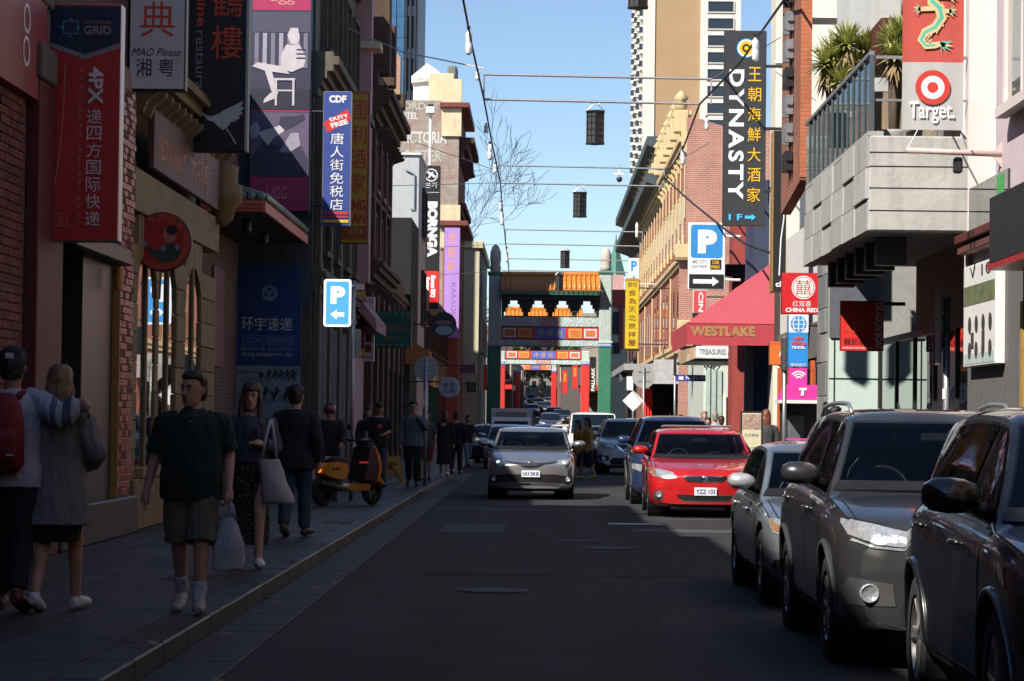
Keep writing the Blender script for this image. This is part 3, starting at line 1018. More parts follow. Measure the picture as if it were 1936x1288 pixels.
m_sst = [M('stacked_stone_%d' % i, c, .9, var=.3, scale=10, bump=.4) for i, c in enumerate(((.07, .075, .075), (.10, .10, .095), (.05, .055, .06)))]
zz = PH
while zz < 4.6:
 h_ = RND.uniform(.16, .26)
 x_ = -6.0
 while x_ < -4.75:
  w_ = RND.uniform(.25, .55)
  bx(SC, 'stone_block', RND.choice(m_sst), x_, min(x_ + w_ - .01, -4.75), 96.9 + RND.uniform(0, .05), 97, zz, zz + h_ - .012)
  x_ += w_
 zz += h_

LS = building('low_shop_row', 'low dark shop row in the shade before the brick hotel', 1, -4.85, 109.7, 139.5, 7.2, M('dark_brown_wall', (.10, .075, .06), .85, dirt=.4), depth=5)  # plain dark brown wall colour for the low shops
for k in range(8):
 bx(LS, 'shop_window', m_glassd, -4.80, -4.85, 110.4 + k * 3.6, 113 + k * 3.6, .5, 3.0)
 bx(LS, 'shop_header', [m_redp2, m_black, m_cream, m_slate][k % 4], -4.70, -4.85, 110.1 + k * 3.6, 113.4 + k * 3.6, 3.05, 3.7)
 swin(LS, -4.85, 1, 111 + k * 3.6, 112.6 + k * 3.6, 4.6, 6.2, m_brown2, pr=.1)
LS2 = building('far_shop_row', 'far shaded shop row leading to the cream corner building', 1, gx(872, 700, 160), 160.5, 162.7, 6.5, MATS['dark_brown_wall'], depth=5)

OB = building('added_shade_block', 'plain concrete block added out of view behind the left rooftops to shade the gate', 1, -12, 153, 164, 36, m_conc if 'm_conc' in globals() else M('plain_concrete', (.4, .4, .38), .85), depth=18)  # added unseen block; its edge shapes the shadow across the green gate
for k in range(8):
 swin(OB, -12, 1, 154 + (k % 2) * 5, 157 + (k % 2) * 5, 6 + (k // 2) * 6, 8 + (k // 2) * 6, MATS['plain_concrete'], bars=0)

# --- right-hand buildings
m_mauve = M('mauve_render', (0.60, 0.50, 0.54), .75, var=.06, scale=1.5, dirt=.12)
m_mauve2 = M('pale_mauve_trim', (0.68, 0.60, 0.58), .7, var=.05)
m_gwall2 = M('dark_grey_render', (.13, .125, .12), .8, var=.15, dirt=.3)
R1 = building('mauve_building', 'pale mauve rendered building at the right edge with the banner arm', -1, WR, 18, 34.2, 11, None)
bx(R1, 'wall', m_mauve, WR, WR + 6, 18, 32.0, 4.35, 11)
bx(R1, 'recessed_wall', m_mauve, WR + .34, WR + 6, 32.0, 33.95, 4.2, 11)
bx(R1, 'end_pier', m_mauve2, WR - .02, WR + .5, 33.95, 34.2, 3.0, 11)
wz = gz(1930, 190, 30.2)
bx(R1, 'window_recess', m_mauve2, WR - .05, WR + .02, 27.5, 31.0, wz - .1, 9.4)
swin(R1, WR - .05, -1, 28.0, 30.85, wz, 9.2, m_mauve2, MGLASS('pale_window', (.2, .2, .18)), bars=2, pr=.06)
bx(R1, 'ground_floor_wall', m_gwall2, WR, WR + 6, 30.2, 34.0, PH, 4.3)
bx(R1, 'shopfront_wall', M('shop_shutter_grey', (.2, .2, .19), .6), WR + .02, WR + 6, 18, 30.2, PH, 4.3)
for i in range(12):
 bx(R1, 'shutter_slat', MATS['shop_shutter_grey'], WR - .02, WR + .02, 27.2, 29.9, .3 + i * .2, .46 + i * .2, .02)
bx(R1, 'yellow_trim', MATS['ochre_paint'], WR - .04, WR, 29.95, 30.1, PH, 3.0)
bx(R1, 'timber_beam', m_redp2, WR - .20, WR, 30.6, 33.9, gz(1850, 450, 32.5), gz(1850, 433, 32.5), .01)
bx(R1, 'timber_beam', M('maroon_timber', (.14, .05, .045), .6), WR - .16, WR, 30.6, 33.9, gz(1850, 470, 32.5), gz(1850, 455, 32.5), .01)
bx(R1, 'upper_glazing', m_glassd, WR - .03, WR, 31.0, 33.8, gz(1850, 425, 32.5), gz(1850, 340, 32.5))
bx(R1, 'green_sticker', M('green_sticker', (.05, .35, .08), .5), WR - .04, WR - .03, 31.3, 31.7, gz(1850, 420, 32.5), gz(1850, 345, 32.5))
bsx = thing('black_fascia_box', 'black hanging fascia box with a red lower edge at the right edge', 'sign', (WR - .6, 24, 3.6))
bx(bsx, 'sign_box', M('matt_black_panel', (.02, .02, .022), .6, dirt=.3), WR - .48, WR, 22.5, 29.6, gz(1900, 500, 29.6), gz(1900, 375, 29.6), .01)
bx(bsx, 'red_edge', m_redp, WR - .5, WR, 22.5, 29.6, gz(1900, 512, 29.6), gz(1900, 501, 29.6))
mb_ = thing('menu_board', 'white menu board with rows of dishes on the grey wall', 'sign', (WR, 32, 2.2))
zA, zB = gz(1850, 690, 32), gz(1850, 492, 32)
bx(mb_, 'board', m_white, WR - .12, WR, 31.25, 33.6, zA, zB, .01)
bx(mb_, 'green_band', M('leaf_print', (.14, .16, .08), .6, var=.5, scale=6), WR - .125, WR - .12, 31.3, 33.55, zB - .5, zB - .26)
bx(mb_, 'foot_band', M('pale_teal', (.45, .55, .53), .6), WR - .125, WR - .12, 31.3, 33.55, zA + .03, zA + .16)
text_fit(mb_, 'V', M('dark_ink', (.06, .04, .05), .6), 32.9, zB - .1, .4, .14, 0, side=WR - .126); text_fit(mb_, '10', MATS['dark_ink'], 31.9, zB - .1, .7, .14, 0, side=WR - .126)
for r_ in range(2):
 for c_ in range(4):
  yy, z_ = 31.6 + c_ * .5, zB - .75 - r_ * .32
  mbb = MB().add([(WR - .1275, yy + .11 * math.cos(t * math.pi / 6), z_ + .11 * math.sin(t * math.pi / 6)) for t in range(12)], [tuple(range(12))])
  mbb.build('dish_picture', M('dish_print', (.06, .05, .05), .6, var=.6, scale=30), mb_, fix=False)
for c_ in range(2):
 bx(mb_, 'dish_picture', MATS['dish_print'], WR - .126, WR - .12, 32.0 + c_ * .8, 32.2 + c_ * .8, zA + .22, zA + .42)
m_conc = M('board_concrete', (0.42, 0.42, 0.40), .85, var=.12, scale=2.5, bump=.35, dirt=.35)
m_conc2 = M('board_concrete_dark', (0.36, 0.36, 0.345), .85, var=.12, scale=2.5, bump=.35, dirt=.35)
m_tan = MBRICK('tan_brick_side', (0.40, 0.30, 0.19), (0.35, 0.26, 0.16), (0.42, 0.36, 0.27), 'yz')
XB = 4.2
R2 = building('balcony_restaurant_building', 'restaurant building with a jutting concrete balcony and glass balustrade', -1, WR + .25, 34.25, 46, 11, None)
bx(R2, 'upper_wall', m_tan, WR + .25, WR + 7, 34.25, 46, 5.2, 11)
bx(R2, 'lower_wall', M('tan_render', (.34, .30, .22), .8, dirt=.2), WR + .27, WR + 7, 34.25, 40.6, 2.95, 5.0)
bx(R2, 'slab', m_conc2, XB + .16, WR + .5, 34.25, 42.0, 4.1, 4.3)
bx(R2, 'fascia_end', m_conc, XB + .02, WR + .1, 33.98, 34.24, 4.07, 5.3, .02)
for i, z_ in enumerate((4.33, 4.62, 4.9, 5.08)):
 bx(R2, 'groove_shade_strip', m_dark, XB + .02, WR + .1, 33.974, 33.99, z_, z_ + .012)  # dark strips paint in groove shade on the flat concrete face
for i in range(6):
 for j in range(3):
  z0_ = 4.07 + j * .41
  y0_ = 34.0 + i * 1.33
  bx(R2, 'concrete_panel', m_conc if (i + j) % 2 else m_conc2, XB - .015 * ((i + 2 * j) % 3), XB + .16, y0_ + .006, y0_ + 1.324, z0_ + .005, z0_ + .405, .008)
rl = None
for i in range(13):
 y_ = 34.15 + i * .64
 p_ = MB().box(XB + .05, XB + .075, y_, y_ + .60, 5.36, 6.28).build('glass_panel', MCLEAR('balustrade_glass', (.62, .74, .74)), R2, fix=False) if rl is None else None
 if rl is None: rl, y00 = p_.data, y_
 else:
  p_ = link('glass_panel', rl, None, R2); p_.location = (0, y_ - y00, 0)
 bx(R2, 'baluster', M('slate_blue_metal', (.10, .14, .16), .4, .4), XB + .03, XB + .09, y_ - .05, y_ - .01, 5.3, 6.36)
bx(R2, 'handrail', m_galv, XB + .02, XB + .09, 34.1, 42.4, 6.36, 6.41)
bx(R2, 'balcony_edge', m_conc2, XB + .0, XB + .2, 34.0, 42.0, 5.3, 5.36)
for xx in (XB + .45, XB + .9):
 bx(R2, 'baluster', m_galv, xx, xx + .04, 34.02, 34.06, 5.3, 6.3)
bx(R2, 'handrail', m_galv, XB + .1, WR + .2, 34.02, 34.06, 6.3, 6.34)
bx(R2, 'handrail', m_galv, XB + .1, WR + .2, 34.02, 34.06, 5.75, 5.78)
bx(R2, 'balcony_door', m_glassd, WR + .22, WR + .25, 36.0, 38.0, 5.3, 7.4)
bx(R2, 'door_frame', m_white, WR + .20, WR + .25, 38.02, 38.12, 5.3, 7.5)
bx(R2, 'door_frame', m_white, WR + .20, WR + .25, 35.9, 35.98, 5.3, 7.5)
bx(R2, 'red_awning_box', m_redp2, WR - .5, WR + .24, 39.0, 41.2, 7.0, 7.6)
bx(R2, 'canopy_panel', m_gwall, XB + .5, WR + .2, 42.1, 42.2, 6.9, 8.4)
bx(R2, 'canopy_rail', m_galv, XB + .2, WR + .2, 42.0, 42.08, 7.4, 7.5)
tbm = None
for i in range(6):
 y_ = 35.4 + i * 1.15
 o = bx(R2, 'beam_stub', m_black, XB + .3, XB + .7, y_, y_ + .25, 3.72, 4.1)
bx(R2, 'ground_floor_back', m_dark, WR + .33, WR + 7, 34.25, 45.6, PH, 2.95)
for i in range(5):
 y_ = 34.4 + i * 2.05
 bx(R2, 'shop_pane', MGLASS('mirror_shop_glass', (.012, .013, .014), spec=1.0, rough=.01), WR + .25, WR + .27, y_, y_ + 1.97, .5, 2.92)
 bx(R2, 'window_post', m_black, WR + .22, WR + .33, y_ + 1.97, y_ + 2.05, PH, 2.95)
bx(R2, 'stall_riser', m_black, WR + .23, WR + .33, 34.25, 44.9, PH, .5)
bx(R2, 'transom', m_black, WR + .21, WR + .33, 34.25, 44.9, 2.92, 3.02)
Pz = building('stone_clad_pier', 'grey stone clad pier with pale green glass return beside the restaurant', -1, 4.9, 45, 46.3, 5.4, M('pier_render', (.28, .28, .27), .8), depth=3)
bx(Pz, 'green_glass_panel', M('pale_green_glass', (.52, .64, .60), .15, var=.05, bump=0, coat=.5), 4.92, WR + .25, 44.94, 45, .6, 3.05)
bx(Pz, 'panel_joint', m_black, 5.0, 5.02, 44.93, 44.94, .6, 3.05)
bx(Pz, 'panel_joint', m_black, 4.92, WR + .25, 44.93, 44.94, 2.35, 2.37)
bx(Pz, 'grey_head', M('mid_grey_panel', (.10, .11, .13), .6), 4.93, WR + .25, 44.9, 45, 3.05, 4.5)
z_ = PH
r_ = 0
while z_ < 5.2:
 h_ = (.42, .58, .5)[r_ % 3]
 y_ = 45.0
 k = 0
 while y_ < 46.2:
  l_ = (.9, 1.3, .7)[(r_ + k) % 3]
  bx(Pz, 'cladding_stone', M(('clad_a', 'clad_b', 'clad_c')[(r_ * 2 + k) % 3], ((.20, .21, .21), (.26, .27, .27), (.16, .17, .175))[(r_ * 2 + k) % 3], .8, dirt=.2), 4.85 + .012 * ((r_ + k) % 3), 4.9, y_ + .006, min(y_ + l_, 46.3) - .006, z_ + .005, z_ + h_ - .005, .01)
  y_ += l_
  k += 1
 z_ += h_
 r_ += 1
m_obr = MBRICK('orange_brick_front', (0.52, 0.16, 0.075), (0.46, 0.13, 0.06), (0.40, 0.15, 0.08), 'xz', bw=.16, bh=.07)
m_obr2 = MBRICK('red_brick_fin', (0.30, 0.10, 0.06), (0.26, 0.085, 0.05), (0.30, 0.17, 0.12), 'yz', bw=.16, bh=.07)
fin = thing('brick_sign_fin', 'tall projecting red brick fin with metal letters above the pavement', 'sign', (4.27, 43, 5.4))
zf = gz(1525, 335, 43)
xf0, xf1 = gx(1514, 200, 43), gx(1534, 200, 43)
bx(fin, 'fin_side', m_obr2, xf0, xf1, 43.03, 46.4, zf, 12)
bx(fin, 'fin_front', m_obr, xf0 - .004, xf1 + .004, 43.0, 43.028, zf - .02, 12)
MB().prism([(43.0, zf - .05), (46.4, zf - .35), (46.4, zf), (43.0, zf)], xf0, xf1, 'x').build('fin_foot', m_obr2, fin)
bx(fin, 'bracing', M('white_steel', (.6, .6, .6), .5), xf1, WR + .3, 43.6, 43.7, 8.2, 8.3)
for i in range(9):
 zc = zf + .4 + i * .47
 mbx = MB()
 for k in range(3):
  a = RND.uniform(0, 3)
  mbx.box(xf0 - .14, xf0 - .01, 44.2 + k * .25, 44.32 + k * .25, zc - .17 + .06 * (k % 2), zc + .15)
 mbx.box(xf0 - .12, xf0 - .02, 44.15, 44.9, zc - .02, zc + .03)
 mbx.build('metal_letter', m_steel if i % 3 else m_black, fin)
R3 = building('white_shop_building', 'white fronted shop building between the stone pier and the awning', -1, WR, 49.8, 60.5, 5.7, M('white_wall', (.66, .65, .62), .7, dirt=.15), depth=6)
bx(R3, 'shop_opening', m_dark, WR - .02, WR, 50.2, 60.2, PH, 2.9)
bx(R3, 'shop_header', m_gwall2, WR - .06, WR, 50.0, 60.4, 2.9, 3.6)
for i in range(4):
 bx(R3, 'shop_pane', m_glassd, WR - .05, WR - .02, 50.4 + i * 2.4, 52.6 + i * 2.4, .6, 2.7)
 bx(R3, 'door_post', M('orange_paint', (.50, .10, .03), .5), WR - .10, WR - .02, 52.62 + i * 2.4, 52.76 + i * 2.4, PH, 2.85)
R4 = building('tall_cream_building', 'tall cream building with a drain pipe behind the black restaurant sign', -1, WR, 62.2, 63.6, 15, M('pale_cream_wall', (.70, .66, .56), .75, var=.06, dirt=.15), depth=9)
MB().tube([(WR + .28, 62.12, 15), (WR + .28, 62.12, gz(1470, 140, 62)), (WR + .6, 62.12, gz(1470, 148, 62))], .04, 8).build('drain_pipe', m_galv, R4)
bx(R4, 'string_course', m_white, WR - .02, WR + 4, 62.1, 62.2, gz(1470, 118, 62), gz(1470, 112, 62))
NV = building('navy_shop_building', 'navy and dark red shop building between the pink awning and the black sign', -1, gx(1427, 450, 66), 66, 69, gz(1440, 340, 66), M('navy_wall', (.035, .05, .10), .7, dirt=.2), depth=5)
bx(NV, 'red_wall', M('brick_red_wall', (.30, .05, .04), .7, dirt=.2), gx(1386, 470, 74), gx(1440, 470, 74), 74, 75.5, 0, gz(1400, 400, 74))
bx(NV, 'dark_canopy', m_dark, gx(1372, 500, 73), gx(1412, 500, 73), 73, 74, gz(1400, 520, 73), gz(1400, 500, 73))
R5 = building('pale_corner_shop', 'pale mint corner shop with a white fascia by the alley', -1, gx(1330, 700, 88), 88, 97, gz(1360, 655, 88), M('mint_wall', (.55, .60, .54), .7, var=.05, dirt=.1), depth=4)
bx(R5, 'doorway', m_dark, gx(1372, 800, 88), gx(1405, 800, 88), 87.9, 88, prof(88), gz(1390, 752, 88))
bx(R5, 'door_frame', m_white, gx(1368, 800, 88), gx(1372, 800, 88), 87.86, 88, 0, gz(1390, 748, 88))
bx(R5, 'door_frame', m_white, gx(1405, 800, 88), gx(1409, 800, 88), 87.86, 88, 0, gz(1390, 748, 88))
for k, px in enumerate((1334, 1345, 1356)):
 bx(R5, 'green_pane', M('mint_glass', (.42, .50, .46), .2, bump=0), gx(px, 750, 88), gx(px + 8, 750, 88), 87.93, 88, .3, gz(1350, 700, 88))
text_fit(R5, '187', M('black_letters', (.015, .015, .015), .5), gx(1345, 690, 87.9), gz(1345, 690, 87.9), .5, .22, 87.9, bold=.02)
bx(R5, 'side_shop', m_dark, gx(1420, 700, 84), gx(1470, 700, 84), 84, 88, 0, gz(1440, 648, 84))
m_rb6 = MBRICK('pink_red_brick', (0.42, 0.165, 0.115), (0.37, 0.135, 0.095), (0.47, 0.37, 0.30), 'xz', paint=(0.45, 0.2, 0.16), pamt=.35)
m_rb6s = MBRICK('pink_red_brick_side', (0.40, 0.12, 0.075), (0.36, 0.10, 0.065), (0.42, 0.25, 0.19), 'yz')
m_crm = M('cream_stucco', (0.60, 0.46, 0.25), .75, var=.14, scale=2.5, dirt=.2)
zt6 = gz(1330, 243, 100)
R6 = building('red_brick_corner_building', 'red brick corner building with ornate cream stucco street front', -1, WR, 100, 147, zt6, None)
bx(R6, 'end_wall', m_rb6, WR, WR + 9, 100, 100.4, 0, zt6)
bx(R6, 'street_wall', m_rb6s, WR + .01, WR + 8.9, 100.4, 147, 0, zt6 - .2)
MB().prism([(WR, zt6), (WR + 1.7, zt6), (WR + .7, gz(1290, 228, 100)), (WR + .55, gz(1290, 225, 100)), (WR, gz(1290, 222, 100))], 100, 100.4, 'y').build('parapet_slope', m_rb6, R6)
bx(R6, 'chimney', m_rb6, WR - .2, WR + .35, 104, 104.6, zt6 - .5, gz(1268, 198, 104))
bx(R6, 'chimney_cap', m_crm, WR - .25, WR + .4, 103.9, 104.7, gz(1268, 218, 104), gz(1268, 210, 104), .02)
MB().lathe([(.45, 0), (.5, .15), (.5, .5), (.3, .62)], 16, 'z', (gx(1338, 235, 108), 108, zt6 - .1)).build('roof_vent', m_galv, R6)
bx(R6, 'corner_pier', m_rb6, gx(1284, 600, 99.7), gx(1309, 600, 99.7), 99.7, 100, 0, gz(1290, 470, 99.7))
for (pa, pb) in ((462, 488), (606, 630), (632, 655)):
 bx(R6, 'pier_band', m_crm, gx(1281, 600, 99.6) - (.1 if pa == 462 else 0), gx(1311, 600, 99.6) + (.1 if pa == 462 else 0), 99.55, 100, gz(1290, pb, 99.6), gz(1290, pa, 99.6), .03)
bx(R6, 'pier_cornice', m_stone2, gx(1276, 490, 99.5), gx(1318, 490, 99.5), 99.4, 100, gz(1295, 493, 99.5), gz(1295, 486, 99.5), .02)
bx(R6, 'stone_band', m_conc, WR, WR + 1.2, 99.93, 100, gz(1310, 749, 100), gz(1310, 746, 100))
for k in range(8):
 bx(R6, 'white_patch_brick', m_white, WR + .02 + .24 * (k % 2), WR + .5 + .24 * (k % 3), 99.97, 100, .5 + k * .16, .6 + k * .16)
cornice(R6, WR, -1, 100.1, 147, zt6 - .9, [(.10, .2), (.20, .2), (.30, .2), (.2, .2)], m_crm, brackets=2.0)
cornice(R6, WR, -1, 100.1, 147, gz(1280, 500, 102), [(.10, .15), (.18, .14), (.12, .1)], m_crm)
cornice(R6, WR, -1, 100.1, 147, gz(1280, 665, 102), [(.08, .2), (.15, .16)], m_crm)
for k in range(16):
 y_ = 100.5 + k * 2.95
 bx(R6, 'pilaster', m_crm, WR - .05, WR, y_, y_ + .45, gz(1270, 430, 105), zt6 - .9, .02)
 bx(R6, 'parapet_block', m_crm, WR - .45, WR + .1, y_, y_ + .6, zt6 - .1, zt6 + .75, .04)
 MB().lathe([(.12, 0), (.26, .2), (.2, .42), (.3, .5), (.05, .8)], 8, 'z', (WR - .2, y_ + .3, zt6 + .72)).build('urn', m_crm, R6, True)
 bx(R6, 'hood_block', m_crm, WR - .12, WR, y_ + .1, y_ + .55, gz(1270, 470, 102), gz(1270, 450, 102), .04)
 if k % 3 == 0: MB().tube([(WR - .05, y_ + 1.0, gz(1280, 655, 102)), (WR - .05, y_ + 1.0, gz(1280, 505, 102))], .04, 6).build('drain_pipe', m_crm, R6)
 if k < 15:
  swin(R6, WR, -1, y_ + 1.3, y_ + 2.4, 4.9, 7.0, m_terra, pr=.02, bars=0, sill=(k % 4 == 0), fw=.05)
  swin(R6, WR, -1, y_ + 1.3, y_ + 2.4, 8.6, 10.4, m_crm, pr=.03, bars=0, sill=False)
R7 = building('dark_eaved_building', 'dark teal eaves jutting from the block beyond the cream stucco front', -1, WR + .1, 147.2, 168, 15.5, M('brown_wall', (.16, .09, .07), .8), depth=6)
for (pa, pb, ya) in ((268, 290, 0), (338, 352, 1)):
 z_ = gz(1230, pa, 119)
 o = MB().prism([(4.75, z_ - .15), (5.6, z_ - .45), (5.9, z_ - .2), (5.9, z_ + .25), (4.75, z_ + .25)], 119, 168, 'y').build('eave', M('teal_eave', (.05, .075, .085), .6), R7)
R8 = building('red_and_cream_far_building', 'red and cream far building right of the green gate post', -1, gx(1157, 700, 186), 186, 230, gz(1170, 548, 186), M('far_cream', (.60, .56, .40), .8, dirt=.1), depth=7)
bx(R8, 'red_band', M('far_red', (.42, .06, .05), .7), gx(1150, 570, 185.9), gx(1200, 570, 185.9), 185.8, 186, gz(1170, 580, 186), gz(1170, 548, 186))
bx(R8, 'grey_glazing', m_glassb, gx(1157, 620, 185.9), gx(1170, 620, 185.9), 185.9, 186, gz(1165, 632, 186), gz(1165, 590, 186))
bx(R8, 'red_pier', MATS['far_red'], gx(1171, 620, 185.9), gx(1178, 620, 185.9), 185.85, 186, gz(1165, 660, 186), gz(1165, 580, 186))
bx(R8, 'grey_glazing', m_glassb, gx(1157, 680, 185.9), gx(1172, 680, 185.9), 185.9, 186, gz(1165, 668, 186), gz(1165, 648, 186))
bx(R8, 'pink_attic', MATS['pink_render'], gx(1158, 530, 190), gx(1180, 530, 190), 190, 200, gz(1170, 548, 190), gz(1170, 520, 190))
sp = thing('green_spire', 'green copper spire with a fine tip against the sky', 'spire', (gx(1164, 500, 260), 260, 10))
bx(sp, 'tower', MATS['far_cream'], gx(1152, 520, 262), gx(1178, 520, 262), 261, 264, 0, gz(1164, 522, 262))
m_cop = M('green_copper', (.08, .22, .17), .6, var=.2)
c0 = at(1164, 522, 262.5)
MB().lathe([(1.0, 0), (.62, 1.4), (.3, 2.7), (.08, 3.6), (.02, 4.2)], 4, 'z', (c0.x, 262.5, c0.z)).build('spire_roof', m_cop, sp)
# --- the street goes on behind the viewer
for s_, X_, ya, yb, h_, lab in ((1, WL, -75, 3.9, 10.6, 'left'), (-1, WR, -75, 17.9, 14.0, 'right')):
 k_ = 0
 y_ = ya
 while y_ < yb - 1:
  y2 = min(y_ + 14, yb)
  r_ = building('street_building', 'plain shop building on the %s behind the viewer, number %s from the far end' % (lab, 'one two three four five six seven eight'.split()[k_]), s_, X_, y_, y2 - .05, h_ + (k_ % 3) * .4, M('behind_wall_%d' % (k_ % 3), ((.16, .10, .07), (.14, .13, .12), (.11, .07, .06))[k_ % 3], .85, dirt=.3), depth=8)
  for q_ in range(3):
   swin(r_, X_, s_, y_ + 1.5 + q_ * 4, y_ + 3.2 + q_ * 4, 5.2, 7.2, m_stone2, pr=.1)
   bx(r_, 'shop_window', m_glassd, X_, X_ + s_ * .02, y_ + 1 + q_ * 4, y_ + 4 + q_ * 4, .5, 3.2)
  y_ = y2
  k_ += 1
EB = building('added_end_block', 'block added across the street far behind the viewer to cut the sky light', -1, -18, -95, -83, 24, MATS['behind_wall_1'], depth=40)  # added end block out of view, cuts sky light entering from behind
for q_ in range(8):
 fwin(EB, -95, -16 + q_ * 4.4, -14 + q_ * 4.4, 5, 8, m_stone2)
# --- distant towers
m_tan2 = M('tan_tower_brick', (0.37, 0.25, 0.14), .85, var=.06, scale=.3, bump=.1)
m_twhite = M('tower_white', (.66, .62, .55), .7, var=.05)
TW = thing('tan_high_rise', 'tan brick high-rise tower with white window bands over the right rooftops', 'tower', (gx(1240, 500, 330), 330, 0))
tx0, tx1, tx2, tx3 = gx(1236, 300, 330), gx(1322, 300, 330), gx(1334, 300, 330), gx(1398, 300, 330)
bx(TW, 'brick_shaft', m_tan2, tx0, tx1, 330.3, 372, 0, 75)
bx(TW, 'white_bay', m_twhite, tx1, tx3, 330.0, 372, 0, 75)
bx(TW, 'white_edge', m_twhite, tx0 - 1.4, tx0, 330.1, 372, 0, 75)
for i in range(16):
 zc = gz(1360, 10 + i * 32, 330)
 if zc < 14: break
 fwin(TW, 330.0, gx(1338, 100, 330), gx(1386, 100, 330), zc - .85, zc + .45, m_twhite, m_glassd, fw=.12, pr=.18)
m_fin = M('tower_fin', (.62, .58, .5), .7)
me_w = None
for c_ in range(4):
 for i in range(22):
  zc = 14 + i * 2.15
  if zc > 62: break
  y_ = 334 + c_ * 10
  x_ = tx0 - 1.4 - .0
  if me_w is None:
   off = wloc(TW)
   a = MB().prism([(x_, y_), (x_ - .42, y_ + .2), (x_, y_ + 3.2)], zc, zc + 1.35, 'z').build('bay_window', m_fin, TW)
   b = MB().prism([(x_ - .02, y_ - .02), (x_ - .44, y_ + .17), (x_ - .42, y_ + .16), (x_ - .02, y_ - .06)], zc + .45, zc + 1.2, 'z').build('pane', m_glassd, a)
   me_w, y00, z00, pm = a.data, y_, zc, b.data
  else:
   a = link('bay_window', me_w, None, TW)
   a.location = (0, y_ - y00, zc - z00)
   b = link('pane', pm, None, a)
BT = thing('blue_glass_tower', 'blue glass skyscraper with dark mullions behind the left rooftops', 'tower', (gx(785, 100, 420), 420, 0))
bxr, bxl = gx(790, 100, 420), gx(640, 100, 420)
m_bt = MGLASS('tower_blue_glass', (.035, .10, .20), rough=.06, spec=1.0, wav=.05)
bx(BT, 'core', m_black, bxl, bxr - .2, 420.2, 450, 0, 110)
nx_, nz_ = 8, 0
cellw = (gx(764, 100, 420) - bxl) / 8
me_p = None
for i in range(8):
 for j in range(8):
  zc = gz(700, 200, 420) + j * 3.4 - 6
  o = bx(BT, 'glass_panel', m_bt, bxl + i * cellw + .05, bxl + (i + 1) * cellw - .05, 420 + RND.uniform(0, .05), 420.2, zc, zc + 3.34) if me_p is None else link('glass_panel', me_p, None, BT)
  if me_p is None:
   me_p, z00 = o.data, zc
  else:
   o.location = (i * cellw, RND.uniform(0, .04), zc - z00)
   o.rotation_euler = (RND.uniform(-.004, .004), 0, 0)
for px in (767, 775, 784, 789):
 xm = gx(px, 100, 420)
 bx(BT, 'mullion', M('tower_dark_frame', (.02, .03, .05), .4), xm - .14, xm + .14, 419.6, 420.2, 0, 110)
for j in range(9):
 zc = gz(700, 200, 420) + j * 6.8 - 6
 bx(BT, 'spandrel', MATS['tower_dark_frame'], gx(766, 100, 420), bxr, 419.8, 420.2, zc, zc + 1.6)

# --- Chinese gates across the street
m_otile = M('orange_glazed_tile', (0.62, 0.22, 0.035), .3, var=.25, scale=5, coat=.5)
m_gdrip = M('green_drip_tile', (.02, .14, .08), .3, var=.2, coat=.4)
m_gpost = M('green_post', (.045, .20, .12), .45, var=.15, scale=2)
m_mosaic = M('pale_mosaic', (.42, .50, .47), .6, var=.42, scale=16, bump=.1)
m_gred = M('gate_red', (.62, .035, .03), .4, var=.08)
m_bluep = M('gate_blue', (.09, .13, .50), .5, var=.1)
m_gold = M('gold_paint', (.62, .40, .08), .45, var=.1)
m_orp = M('orange_panel', (.62, .17, .05), .55, var=.2, scale=12)
m_ltblue = M('pale_blue_line', (.55, .66, .74), .6, bump=0)
m_brk = M('dark_bracket', (.02, .035, .035), .5)

